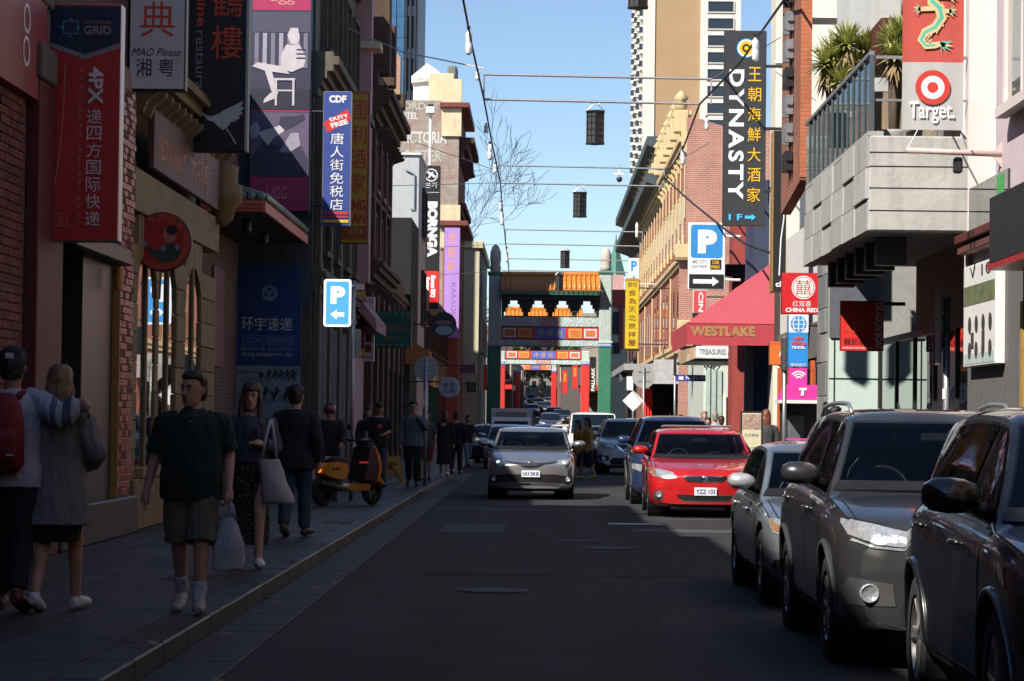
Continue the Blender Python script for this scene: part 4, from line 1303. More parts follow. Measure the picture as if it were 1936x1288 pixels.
def gate(name, label, Y, pxl, pxr, pw, rows, post_split, roof, mats, finial=None):
 k = Y / F
 zb = prof(Y)
 g = thing(name, label, 'gate', (gx((pxl + pxr) / 2, 700, Y), Y, zb))
 r = pw * k / 2
 for i, px in enumerate((pxl, pxr)):
  x = gx(px, 650, Y)
  zs = gz(px, post_split, Y)
  ztop = gz(px, finial[i][0] if finial else rows[0][0], Y)
  MB().box(x - r, x + r, Y - r, Y + r, zb, zs, .06).build('post', mats[0], g, fix=False)
  MB().box(x - r * .96, x + r * .96, Y - r * .96, Y + r * .96, zs, ztop, .06).build('post_head', m_mosaic, g, fix=False)
  for q in (0, 1):
   MB().box(x - r * 1.06, x + r * 1.06, Y - r * 1.06, Y + r * 1.06, zs + q * .28, zs + .1 + q * .28).build('post_band', m_bluep if q == 0 else m_ltblue, g, fix=False)
  MB().box(x - r * 1.3, x + r * 1.3, Y - r * 1.3, Y + r * 1.3, zb, zb + .5, .08).build('post_base', m_conc, g, fix=False)
  if finial:
   h = gz(px, finial[i][1], Y) - ztop
   MB().box(x - r * 1.12, x + r * 1.12, Y - r * 1.12, Y + r * 1.12, ztop, ztop + .22, .03).build('post_cap', m_gpost, g, fix=False)
   MB().lathe([(r * .75, .2), (r * .85, h * .25), (r * .72, h * .35), (r * .85, h * .5), (r * .8, h * .75), (r * .5, h * .93), (0.02, h)], 14, 'z', (x, Y, ztop)).build(
    'post_finial', M('carved_stone_finial', (.50, .46, .40), .8, var=.3, scale=8), g, True)
 xl, xr_ = gx(pxl, 650, Y) + r, gx(pxr, 650, Y) - r
 for (ya, yb, kind) in rows:
  z1, z0 = gz((pxl + pxr) / 2, ya, Y), gz((pxl + pxr) / 2, yb, Y)
  d = .35
  base = {'teal': m_mosaic, 'red': m_gred}[kind]
  b = MB().box(xl, xr_, Y - d, Y + d, z0, z1).build('beam', base, g, fix=False)
  hh, wd, yf = z1 - z0, xr_ - xl, Y - d - .012

  def strp(x0, x1, a, c, m, nm, t=0.0):
   MB().box(x0, x1, yf - t, Y - d, a, c).build(nm, m, b, fix=False)
  if kind == 'red':
   n = 5
   seg = [(0.02, .15), (.175, .31), (.345, .655), (.69, .825), (.85, .98)]
   for i, (u0, u1) in enumerate(seg):
    x0, x1 = xl + u0 * wd, xl + u1 * wd
    if i == 2:
     strp(x0, x1, z0 + .02, z1 - .02, m_bluep, 'name_panel')
     [text_fit(b, ch, m_gold, x0 + (x1 - x0) * (.2 + .3 * qi), (z0 + z1) / 2, hh * .6, hh * .6, yf - .01) for qi, ch in enumerate('中華坊')]
    else:
     strp(x0, x1, z0 + hh * .1, z1 - hh * .1, m_gold if i in (1, 3) else m_ltblue, 'panel_border')
     strp(x0 + hh * .13, x1 - hh * .13, z0 + hh * .22, z1 - hh * .22, m_orp, 'carved_panel', .012)
  else:
   strp(xl, xr_, z1 - .05, z1, m_brk, 'edge_line', .01)
   strp(xl, xr_, z0, z0 + .05, m_brk, 'edge_line', .01)
   for u in (.17, .83):
    strp(xl + (u - .012) * wd, xl + (u - .004) * wd, z0 + .05, z1 - .05, m_ltblue, 'divider', .008)
    strp(xl + (u + .004) * wd, xl + (u + .012) * wd, z0 + .05, z1 - .05, m_ltblue, 'divider', .008)
   for u in (.085, .915):
    xc, zc, q = xl + u * wd, (z0 + z1) / 2, hh * .36
    for sg in (1, -1):
     for tg in (1, -1):
      MB().prism([(xc + sg * q, zc), (xc + sg * (q - .07), zc), (xc, zc + tg * (q - .07)), (xc, zc + tg * q)], yf - .008, Y - d, 'y').build('diamond_line', m_ltblue, b)
   for u, sg in ((.23, -1), (.33, -1), (.36, -1), (.64, 1), (.67, 1), (.77, 1)):
    xc, zc, q = xl + u * wd, (z0 + z1) / 2, hh * .42
    for tg in (1, -1):
     MB().prism([(xc, zc + tg * q), (xc + .07, zc + tg * q), (xc + sg * q * .7 + .07, zc), (xc + sg * q * .7, zc)], yf - .008, Y - d, 'y').build('chevron_line', m_ltblue, b)
   strp(xl + .4 * wd, xl + .6 * wd, z0 + .08, z1 - .08, M('pink_mural', (.50, .30, .30), .6, var=.5, scale=8), 'mural_panel', .004)
 if roof:
  ye0, ye1, ye2, x_over = roof
  zr, ze, zk = gz(1040, ye0, Y), gz(1040, ye1, Y - .9), gz(1040, ye2, Y)
  x0, x1 = xl - .0, xr_ + .0
  MB().prism([(Y, zr), (Y - 1.25, ze), (Y - 1.25, ze - .12), (Y, zr - .25), (Y + 1.25, ze - .12), (Y + 1.25, ze)], x0, x1, 'x').build('roof_deck', m_otile, g)
  bx(g, 'ridge', m_otile, x0, x1, Y - .14, Y + .14, zr - .05, zr + .16, .04)
  tm = None
  n = int((x1 - x0) / .31)
  for sd in (-1, 1):
   tm = None
   for i in range(n + 1):
    xx = x0 + (x1 - x0) * i / n
    if tm is None:
     t = MB().tube([(xx, Y, zr + .04), (xx, Y + sd * .65, (zr + ze) / 2 + .03), (xx, Y + sd * 1.3, ze + .06)], .085, 8).build('roof_tile', m_otile, g, True)
     dsk = MB().lathe([(.09, 0), (.1, .03)], 10, 'y', (xx, Y + sd * 1.32, ze + .05)).build('tile_end', m_orp, t)
     drp = MB().prism([(xx + .06, ze + .02), (xx + .25, ze + .02), (xx + .155, ze - .2)], Y + sd * 1.28, Y + sd * 1.31, 'y').build('drip_tile', m_gdrip, t)
     tm, dm_, pm_, x00 = t.data, dsk.data, drp.data, xx
    else:
     t = link('roof_tile', tm, None, g)
     t.location = (xx - x00, 0, 0)
     link('tile_end', dm_, None, t)
     link('drip_tile', pm_, None, t)
  bx(g, 'eave_board', m_gdrip, x0, x1, Y - 1.22, Y - 1.16, ze - .3, ze - .1)
  bx(g, 'eave_beam', m_brk, x0, x1, Y - .8, Y + .8, ze - .62, ze - .12)
  nb = 4
  for i in range(nb + 1):
   xc = x0 + (x1 - x0) * i / nb
   for j in range(4):
    hw = .16 + .13 * j
    zz0 = zk + (ze - .62 - zk) * j / 4
    zz1 = zk + (ze - .62 - zk) * (j + 1) / 4
    a0, a1 = max(x0, xc - hw), min(x1, xc + hw)
    bx(g, 'roof_bracket', m_brk, a0, a1, Y - .2 - .12 * j, Y + .2 + .12 * j, zz0, zz1 - .01)
 return g

gate('green_gate', 'green posted Chinese gate with orange tile roof spanning the street', 170, 935, 1144, 25,
  [(598, 619, 'teal'), (619.5, 641, 'red'), (641.5, 656, 'teal')], 657, (519, 549, 598, 0), [m_gpost],
  finial=[(521, 462), (519, 468)])
gate('red_gate', 'red posted Chinese gate further up the street', 215, 948, 1107, 16,
  [(664, 679, 'red'), (679.5, 690, 'teal')], 690, (585, 612, 662, 0), [m_gred])
gate('small_red_gate', 'small red gate posts farthest up the street', 300, 979, 1048, 10,
  [(690, 700, 'red')], 704, None, [m_gred])

# --- lantern frames and overhead wires
m_wire = M('black_cable', (.015, .015, .016), .6, bump=0)
m_lampw = M('lamp_glass', (.72, .74, .76), .25, bump=0)

def lantern(cx, Y, ytop, ybot, label):
 a, b = at(cx, ytop, Y), at(cx, ybot, Y)
 h = a.z - b.z
 w = h * .23
 t = thing('street_lantern', label, 'lantern', (b.x, Y, b.z), group='lanterns over the street')
 hex_ = lambda r: [(b.x + r * math.cos(rad(60 * i + 30)), Y + r * math.sin(rad(60 * i + 30))) for i in range(6)]
 MB().prism(hex_(w * 1.12), b.z, b.z + h * .035, 'z').build('base_ring', m_black, t)
 MB().prism(hex_(w * 1.12), b.z + h * .765, b.z + h * .80, 'z').build('top_ring', m_black, t)
 MB().prism(hex_(w * .93), b.z + h * .035, b.z + h * .765, 'z').build('screen_body', M('lantern_screen', (.035, .034, .032), .5, var=.5, scale=40), t)
 for p in hex_(w * 1.0):
  MB().tube([(p[0], p[1], b.z + h * .03), (p[0], p[1], b.z + h * .77)], w * .06, 6).build('corner_post', m_black, t)
 hp = hex_(w * .97)
 for i in range(6):
  p, q = Vector(hp[i]), Vector(hp[(i + 1) % 6])
  f = MB()
  for zf_ in (.2, .35, .5, .65):
   f.tube([(p.x, p.y, b.z + h * zf_), (q.x, q.y, b.z + h * zf_)], w * .035, 4)
  mid = (p + q) / 2
  f.tube([(mid.x, mid.y, b.z + h * .05), (mid.x, mid.y, b.z + h * .76)], w * .035, 4)
  f.build('fretwork', m_black, t)
 for sg in (-1, 1):
  MB().tube([(b.x + sg * w * .9, Y, b.z + h * .8), (b.x + sg * w * .25, Y, b.z + h * .95), (b.x + sg * w * .45, Y, b.z + h)], w * .06, 6).build('hanger', m_galv, t)
 return t

ORD = ['first', 'second', 'third', 'fourth', 'fifth', 'sixth', 'seventh', 'eighth']
FR = [(64, 913, 1345, 1323, 141, 188, 'nearest'), (89, 944, 1256, 1254, 313, 346, 'second'), (115, 954, 1215, 1213, 434, 461, 'third'), (138, 960, 1190, 1188, 489, 511, 'farthest')]
lef, rig = [], []
for (Y, pl, pr, prb, yt, yb, wd) in FR:
 f = thing('lantern_frame', 'steel lantern frame across the street, %s of the four' % wd, 'frame', (gx(pl, yb, Y), Y, gz(pl, yb, Y)), group='lantern frames across the street')
 a, b, c, d = at(pl + 2, yt, Y), at(pr, yt + 9 * 64 / Y, Y), at(pl + 2, yb, Y), at(prb, yb + 9 * 64 / Y, Y)
 MB().tube([a, b], .028, 8).build('top_tube', m_galv, f)
 MB().tube([c, d], .028, 8).build('bottom_tube', m_galv, f)
 MB().tube([a, c], .022, 8).build('end_tube', m_galv, f)
 MB().tube([b, Vector((b.x, Y, d.z))], .022, 8).build('end_tube', m_galv, f)
 if Y > 70: MB().tube([c, (WL + .1, Y - 4, c.z - .5)], .012, 5).build('stay_wire', m_galv, f)
 MB().tube([b, (WR, Y - 3, b.z + .6)], .012, 5).build('stay_wire', m_galv, f)
 lef.append(c); rig.append(d)
for i, (cx, Y, y0, y1, wd) in enumerate(((1125, 64, 194, 273, 'nearest to the camera but one'), (1096, 89, 352, 411, 'below the second frame'), (1068, 115, 466, 507, 'below the third frame'), (1057, 138, 513, 549, 'smallest, in front of the orange gate roof'))):
 lantern(cx, Y, y0, y1, ('black hexagonal lantern hanging over the street, ' + wd))
lantern(1206, 40, -70, 16, 'black hexagonal lantern cut by the top edge of the picture')
cb = thing('overhead_cable', 'black overhead cable running along the left ends of the lantern frames', 'cable', lef[1])
MB().tube([at(870, -30, 44), at(893, 90, 54), lef[0], at(930, 270, 76), lef[1], at(951, 410, 102), lef[2], lef[3], at(962, 520, 150)], .022, 6).build('cable', m_wire, cb)
cb2 = thing('overhead_cable', 'black overhead cable running along the right ends of the lantern frames', 'cable', rig[1])
MB().tube([at(1500, -25, 42), at(1440, 60, 52), at(1400, 118, 57), rig[0], at(1290, 285, 75), at(1254, 338, 89)], .026, 6).build('cable', m_wire, cb2)
cb3 = thing('overhead_cable', 'black cable dropping from the second frame to the blue parking sign', 'cable', rig[1])
MB().tube([at(1254, 335, 89), at(1310, 385, 80), at(1366, 430, 70), at(1410, 462, 62), at(1462, 480, 55)], .03, 6).build('cable', m_wire, cb3)
cb4 = thing('overhead_cable', 'thin black wire from the top of the balcony to the banner arm', 'cable', at(1712, 90, 36))
MB().tube([at(1700, 60, 37), at(1760, 180, 33), at(1826, 262, 31.4)], .012, 5).build('cable', m_wire, cb4)
cb5 = thing('overhead_cable', 'pale wire running from the left rooftops out to the lantern frame', 'cable', at(640, 45, 62))
MB().tube([at(622, 38, 66), at(760, 98, 65), lef[0] + Vector((0, 0, .75))], .016, 5).build('cable', M('pale_wire', (.6, .58, .55), .5), cb5)
cb6 = thing('overhead_cable', 'thin wire across the old hotel wall', 'cable', at(800, 270, 100))
MB().tube([at(745, 255, 96), at(830, 285, 92), at(945, 325, 89)], .012, 5).build('cable', m_wire, cb6)
for i, (px, y0, y1, Y, w) in enumerate(((886, 56, 104, 53, 13), (903, 134, 152, 61, 9), (919, 235, 252, 70, 8), (926, 272, 303, 76, 9), (936, 310, 328, 87, 7), (946, 382, 398, 98, 6), (949, 400, 426, 102, 7), (958, 470, 496, 125, 6),
         (1428, 70, 116, 53, 13), (1336, 222, 246, 68, 8), (1291, 280, 312, 75, 9), (1204, 420, 450, 110, 6))):
 a, b = at(px, y0, Y), at(px, y1, Y)
 r_ = w * Y / F / 2
 h_ = a.z - b.z
 fl = thing('festoon_lamp', ('white festoon lamp on the left cable, %s from the top of the picture' % ORD[i]) if i < 8 else ('white festoon lamp on the right cable, %s from the top of the picture' % ORD[i - 8]), 'lamp', b, group='festoon lamps on the cables')
 MB().lathe([(r_ * .5, 0), (r_, h_ * .08), (r_, h_ * .45), (r_ * .8, h_ * .5), (r_, h_ * .55), (r_ * .95, h_ * .85), (r_ * .4, h_ * .95), (.01, h_)], 10, 'z', b).build('lamp_tube', m_lampw, fl, True)
 MB().lathe([(r_ * .5, 0), (r_ * .6, h_ * .12)], 8, 'z', a).build('lamp_holder', m_black, fl)
cam_ = thing('street_camera', 'small surveillance camera hanging from the second frame', 'camera', at(1171, 345, 89))
p = at(1171, 345, 89)
MB().lathe([(.02, 0), (.09, .05), (.1, .16), (.03, .2)], 12, 'z', p).build('dome', m_black, cam_, True)
MB().tube([p + Vector((0, 0, .2)), p + Vector((0, 0, .45))], .03, 6).build('stem', m_white, cam_)
bx(cam_, 'bracket', m_white, p.x - .2, p.x + .12, 88.95, 89.05, p.z + .25, p.z + .32)
MB().tube([p + Vector((0, 0, .4)), p + Vector((0, 0, .62))], .01, 5).build('hanger', m_galv, cam_)

# --- hanging signs, left side
def ink(name, c, r=.5):
 return M(name, c, r, var=.10, scale=5, bump=0, dirt=.14)

i_red, i_white, i_black, i_navy = ink('ink_red', (.52, .03, .025)), ink('ink_white', (.72, .72, .72)), ink('ink_black', (.012, .012, .013)), ink('ink_navy', (.012, .022, .06))
i_grey, i_orange, i_teal, i_yellow, i_gold = ink('ink_grey', (.25, .27, .30)), ink('ink_orange', (.62, .07, .02)), ink('ink_teal', (.10, .28, .33)), ink('ink_yellow', (.70, .42, .02)), ink('ink_gold', (.72, .45, .02))
i_rose = ink('ink_rose', (.52, .22, .20))
m_salu = M('sign_aluminium', (.45, .46, .47), .35, .6, var=.1, bump=0)
HP = math.pi / 2

s = Sign('courier_sign', 'tall red and navy courier sign with white vertical characters on the left wall', 'sign', (90, 5, 228, 458), 26.9, .22, i_red, m_salu, .012)
s.poly([(.02, .012), (.98, .012), (.98, .165), (.5, .215), (.02, .165)][::-1], i_navy)
s.poly([(.02, .165), (.5, .215), (.5, .235), (.02, .185)], i_grey)
s.poly([(.98, .165), (.5, .215), (.5, .235), (.98, .185)], i_grey)
for (a, b, c, d) in ((.19, .073, .40, .078), (.19, .125, .40, .13), (.19, .073, .205, .13), (.385, .073, .40, .13)):
 s.rect(a, b, c, d, i_teal)
s.poly([(.16, .1), (.19, .09), (.19, .11)], i_teal); s.poly([(.43, .1), (.40, .09), (.40, .11)], i_teal); s.poly([(.295, .06), (.27, .07), (.32, .07)], i_teal); s.poly([(.295, .145), (.27, .135), (.32, .135)], i_teal)
s.text('4PX 四方格', .48, .072, .86, .088, i_rose, bold=.01)
s.text('GRID', .48, .094, .86, .131, i_grey, bold=.035)
s.text('4PX', .56, .268, .76, .425, i_white, rot=-HP, bold=.03)
for i, ch in enumerate('递四方国际快递'):
 s.text(ch, .545, .445 + i * .0715, .745, .445 + i * .0715 + .06, i_white, bold=.012)
for i, ch in enumerate('澳洲进出口国际快递 淘宝天猫官方指定合作'):
 if ch != ' ': s.text(ch, .43, .27 + i * .0335, .485, .27 + i * .0335 + .022, i_rose)
s.line([(.235, .265), (.235, .36), (.225, .46), (.20, .58), (.16, .69), (.10, .80), (.05, .87)], .018, i_rose)
for (a, b, c, d) in ((.12, .885, .31, .888), (.12, .935, .31, .938), (.12, .885, .13, .938), (.30, .885, .31, .938)):
 s.rect(a, b, c, d, i_rose)
s.text('达', .17, .893, .26, .93, i_rose)
s.arm(.1, WL, m_black); s.arm(.52, WL, m_black); s.arm(.74, WL, m_black)

s = Sign('white_restaurant_sign', 'white lightbox sign with red and black characters beside the courier sign', 'sign', (243, -45, 352, 172), 32.3, .22, ink('sign_white', (.62, .62, .62)), m_black, .02)
s.text('典', .2, .22, .80, .53, i_orange, bold=.03)
s.text('MAO Please', .06, .63, .92, .70, i_black, shear=.35)
s.text('湘 粤', .14, .72, .80, .88, i_black, bold=.02)
s.arm(.8, WL, m_black); s.arm(.3, WL, m_black)

s = Sign('crane_restaurant_sign', 'tall black restaurant sign with orange characters and a white flying crane', 'sign', (357, -140, 470, 288), 37.8, .30, i_black, m_black, .01)
s.rect(.965, 0, .995, 1, m_salu)
for i, ch in enumerate('黃鶴樓'):
 s.text(ch, .38, (.06, .25, .44)[i], .90, (.20, .40, .588)[i], i_orange)
s.text('cuisine', .13, .2, .28, .444, i_orange, rot=-HP, bold=.02)
s.text('restaurant', .12, .465, .25, .79, i_grey, rot=-HP)
i_crane = ink('crane_white', (.55, .56, .57))
s.poly([(.13, .815), (.22, .822), (.32, .842), (.42, .845), (.52, .832), (.60, .845), (.74, .862), (.70, .885), (.60, .905), (.52, .892), (.44, .870), (.34, .862), (.26, .838)], i_crane, 'crane_body')
s.poly([(.50, .84), (.60, .818), (.74, .80), (.93, .775), (.90, .80), (.95, .805), (.89, .822), (.93, .83), (.86, .842), (.88, .852), (.78, .868), (.66, .87)], i_crane, 'crane_wing')
s.line([(.62, .885), (.74, .93), (.82, .968)], .02, i_crane, 'crane_leg')
s.arm(.83, WL, m_black, .035); s.arm(.93, WL, m_black, .02)

c = at(306, 457, 34.0)
rs = thing('round_red_sign', 'round red hanging sign with a dark figure in the middle on the beige front', 'sign', (c.x, 34, c.z - .37))
MB().lathe([(.375, 0), (.385, .02), (.385, .12), (.375, .14)], 40, 'y', (c.x, 34.0, c.z)).build('sign_drum', M('drum_dark', (.10, .03, .025), .5), rs)
def disc(root, cx, cz, Y, r, mat, name, n=36, sx=1.0, sz=1.0, a0=0):
 return MB().add([(cx + r * sx * math.cos(2 * math.pi * i / n), Y, cz + r * sz * math.sin(2 * math.pi * i / n)) for i in range(n)], [tuple(range(n))]).build(name, mat, root, fix=False)
disc(rs, c.x, c.z, 33.995, .365, ink('sign_orange_red', (.50, .06, .03)), 'face_ring')
disc(rs, c.x, c.z, 33.992, .285, ink('sign_deep_red', (.42, .02, .02)), 'face_disc')
for i, ch in enumerate('一毛食坊点心'):
 a = rad(150 - i * 24)
 text_fit(rs, ch, i_black, c.x + .325 * math.cos(a), c.z + .325 * math.sin(a), .06, .06, 33.99, rot=a - HP)
MB().add([(c.x + a, 33.989, c.z + b) for a, b in ((-.2, -.06), (-.08, -.12), (.06, -.05), (.12, 0), (.22, -.06), (.25, -.16), (.16, -.25), (.02, -.27), (-.08, -.2), (-.19, -.12))], [tuple(range(10))[::-1]]).build('printed_coat', ink('ink_dkgreen', (.02, .05, .035)), rs, fix=False)
disc(rs, c.x + .1, c.z + .09, 33.988, .085, ink('ink_skin', (.42, .16, .10)), 'printed_head', sz=1.25)
disc(rs, c.x + .13, c.z + .15, 33.987, .075, i_black, 'printed_hair', sz=.9)
for a, b in ((-.22, -.03), (.02, -.09), (.2, -.07)):
 disc(rs, c.x + a, c.z + b, 33.986, .035, i_grey, 'printed_plate', n=14)
MB().tube([(c.x - .36, 34.07, c.z + .1), (WL, 34.07, c.z + .1)], .02, 8).build('bracket', m_black, rs)

i_mag = ink('ink_magenta', (.36, .02, .09)); i_plum = ink('ink_plum', (.035, .03, .06)); i_lil = ink('ink_lilac', (.30, .28, .36)); i_pale = ink('ink_pale', (.50, .46, .48))
s = Sign('poster_column', 'tall column of dark fashion posters with magenta panels above the tiled awning', 'poster', (473, -60, 588, 402), 56.9, .20, i_plum, m_black, .01)
v = lambda py: (py + 60) / 462.0
u = lambda px: (px - 473) / 115.0
s.rect(.02, .005, .98, v(18), i_mag)
s.text('ugg', u(508), v(-12), u(555), v(8), i_rose)
s.rect(.02, v(22), .98, v(60), ink('ink_fence_dark', (.06, .06, .10)))
for k in range(7):
 s.rect(.06 + k * .135, v(62), .13 + k * .135, v(128), i_lil if k % 2 else ink('ink_fence', (.16, .15, .22)))
s.rect(.02, v(168), .98, v(208), ink('ink_floor', (.02, .02, .035)))
s.poly([(u(542), v(66)), (u(548), v(52)), (u(562), v(52)), (u(566), v(72)), (u(560), v(84)), (u(548), v(82))], i_pale, 'printed_figure')
s.poly([(u(532), v(132)), (u(530), v(105)), (u(540), v(84)), (u(566), v(84)), (u(578), v(108)), (u(574), v(126)), (u(552), v(136))], i_pale, 'printed_figure')
for k in range(3):
 s.rect(u(560), v(92 + k * 8), u(578), v(95 + k * 8), i_plum)
s.poly([(u(534), v(126)), (u(486), v(118)), (u(476), v(126)), (u(500), v(134)), (u(516), v(180)), (u(526), v(178)), (u(514), v(136)), (u(548), v(140))], i_pale, 'printed_figure')
s.poly([(u(512), v(176)), (u(527), v(174)), (u(522), v(186)), (u(498), v(196)), (u(500), v(188))], i_pale, 'printed_figure')
for (a, b, c_, d) in ((518, 148, 558, 152), (520, 150, 524, 200), (553, 150, 557, 200), (524, 170, 554, 173)):
 s.rect(u(a), v(b), u(c_), v(d), i_pale)
s.rect(.02, v(209), .98, v(212), i_mag)
s.rect(.02, v(213), .98, v(335), ink('ink_bed', (.10, .08, .14)))
s.poly([(u(476), v(300)), (u(500), v(268)), (u(540), v(280)), (u(570), v(274)), (u(584), v(300)), (u(584), v(334)), (u(476), v(334))], i_plum, 'printed_figure')
s.poly([(u(474), v(240)), (u(486), v(230)), (u(493), v(244)), (u(487), v(262)), (u(476), v(264))], i_lil, 'printed_figure')
s.poly([(u(488), v(252)), (u(526), v(240)), (u(548), v(228)), (u(556), v(236)), (u(520), v(262)), (u(508), v(276))], i_pale, 'printed_figure')
s.poly([(u(530), v(288)), (u(552), v(252)), (u(566), v(252)), (u(570), v(276)), (u(548), v(290))], i_lil, 'printed_figure')
s.poly([(u(528), v(236)), (u(532), v(222)), (u(560), v(220)), (u(576), v(216)), (u(578), v(226)), (u(556), v(240)), (u(540), v(248))], i_plum, 'printed_figure')
s.rect(.02, v(336), .98, v(400), i_mag)
s.text('UGG', u(508), v(354), u(546), v(378), i_rose)

i_eblue = M('ink_express_blue', (.012, .05, .20), .5, var=.35, scale=1.2, bump=0)
i_lb = ink('ink_ltblue', (.16, .34, .50))
s = Sign('express_poster', 'tall blue express courier poster with white characters and graffiti below', 'poster', (441, 500, 570, 800), 57.15, .05, i_eblue, m_black, .01)
s.ring(.52, .18, .115, .075, i_lb, 'emblem')
s.line([(.44, .15), (.52, .185), (.60, .15)], .05, i_lb); s.line([(.52, .185), (.52, .22)], .05, i_lb)
[s.text(ch, .12 + qi * .19, .335, .12 + qi * .19 + .17, .415, i_white) for qi, ch in enumerate('环宇速递')]
s.rect(.12, .45, .88, .453, i_lb); s.rect(.12, .505, .88, .508, i_lb)
s.text('TOTAL EXPRESS', .12, .462, .88, .497, i_lb)
s.text('国际快递 货运代理', .12, .52, .86, .545, i_lb)
s.text('TOTAL EXPRESS PTY LTD', .12, .56, .86, .58, i_white)
s.rect(.01, .64, .99, .99, M('ink_snow', (.20, .27, .33), .6, var=.5, scale=3, bump=0))
for k in range(5):
 x0 = .5 + k * .09
 s.line([(x0, .70), (x0 + .03, .66), (x0 + .05, .73), (x0 - .01, .71), (x0 + .08, .68)], .022, i_black, 'graffiti')
s.line([(.05, .675), (.45, .685)], .012, i_black, 'graffiti')
s.ring(.42, .70, .035, 0, i_black, 'graffiti')
for k in range(4):
 s.line([(.25 + k * .16, .80 + .03 * (k % 2)), (.30 + k * .16, .84), (.36 + k * .16, .79), (.33 + k * .16, .77), (.28 + k * .16, .86)], .03, i_navy, 'graffiti')

i_dblue = ink('ink_dfs_blue', (.03, .06, .25))
s = Sign('duty_free_sign', 'tall dark blue duty free sign with white characters', 'sign', (610, 172, 663, 428), 56.6, .28, i_dblue, m_salu, .01)
s.text('CDF', .2, .03, .82, .085, i_white, bold=.05)
s.poly([(.0, .235), (.88, .13), (1.0, .215), (.14, .31)], i_red)
s.text('DUTY', .2, .165, .86, .225, i_white, rot=.38, bold=.04); s.text('FREE', .24, .205, .92, .275, i_white, rot=.38, bold=.04)
for i, ch in enumerate('唐人街免税店'):
 s.text(ch, .27, .31 + i * .098, .75, .31 + i * .098 + .083, i_white, bold=.008)
s.rect(.05, .895, .95, .915, i_red); s.rect(.05, .93, .95, .94, i_red); s.rect(.05, .955, .95, .975, i_gold)
s.arm(.15, -4.95, m_black); s.arm(.85, -4.95, m_black)
s = Sign('yellow_restaurant_sign', 'yellow sign with red characters half hidden behind the duty free sign', 'sign', (645, 172, 698, 461), 59.5, .2, ink('ink_amber', (.55, .30, .02)), m_black, .02)
for (a, b, c_, d) in ((.03, .01, .97, .02), (.03, .97, .97, .98), (.93, .01, .97, .98), (.03, .01, .07, .98)):
 s.rect(a, b, c_, d, i_red)
for i, ch in enumerate('國利酒家'):
 s.text(ch, .34, .06 + i * .16, .88, .06 + i * .16 + .13, i_red, bold=.03)
s.text('ING', .35, .71, .9, .79, i_red, bold=.04); s.text('AN', .4, .80, .9, .87, i_red, bold=.04)
s.rect(.07, .885, .93, .965, ink('ink_rust', (.32, .07, .02))); s.text('6 7 8', .35, .905, .8, .94, i_gold)
s.arm(.2, -4.95, m_black); s.arm(.8, -4.95, m_black)

pY = 46.5
pk = thing('parking_light_box', 'lit blue and white parking sign box with arrow on a steel pole', 'sign', (gx(664, 950, pY), pY, PH))
s = Sign.__new__(Sign)
c = at(638, 573, pY)
s.w, s.h, s.Y, s.o, s.k = 52 * pY / F, 90 * pY / F, pY, pk, 0
s.x0, s.z1, s.y = c.x - s.w / 2, c.z + s.h / 2, pY - .004
m_pl = MEMIT('lightbox_blue', (.10, .42, .86), .85, (.1, .3, .6)); m_pw = MEMIT('lightbox_white', (.95, .97, 1.0), 1.0, (.8, .8, .8))
MB().box(s.x0, s.x0 + s.w, pY, pY + .22, c.z - s.h / 2, c.z + s.h / 2, .03).build('light_box', M('box_navy', (.02, .03, .07), .4), pk, fix=False)
def rrect(sg, u0, v0, u1, v1, r, mat, name):
 pts = []
 a = sg.w / sg.h
 for (cu, cv, t0) in ((u1 - r, v0 + r * a, 0), (u0 + r, v0 + r * a, 90), (u0 + r, v1 - r * a, 180), (u1 - r, v1 - r * a, 270)):
  for k in range(5):
   t = rad(t0 + k * 22.5)
   pts.append((cu + r * math.cos(t), cv - r * a * math.sin(t)))
 return sg.poly(pts[::-1], mat, name)
rrect(s, .0, .0, 1, 1, .1, m_pw, 'lit_border'); rrect(s, .08, .045, .92, .955, .07, m_pl, 'lit_face')
s.text('P', .25, .15, .78, .52, m_pw, bold=.06)
s.poly([(.25, .74), (.48, .64), (.48, .70), (.75, .70), (.75, .785), (.48, .785), (.48, .85)][::-1], m_pw, 'arrow')
xp_ = gx(664, 600, pY) + .03
MB().tube([(xp_, pY + .1, PH), (xp_, pY + .1, gz(664, 530, pY))], .035, 10).build('pole', m_galv, pk, True)
for py in (540, 610):
 bx(pk, 'clamp', m_galv, xp_ - .07, xp_ + .05, pY + .05, pY + .15, gz(664, py + 3, pY), gz(664, py - 3, pY))
bx(pk, 'parking_plate', M('plate_green_white', (.4, .45, .42), .5), xp_ + .02, xp_ + .14, pY + .08, pY + .1, gz(664, 675, pY), gz(664, 622, pY))

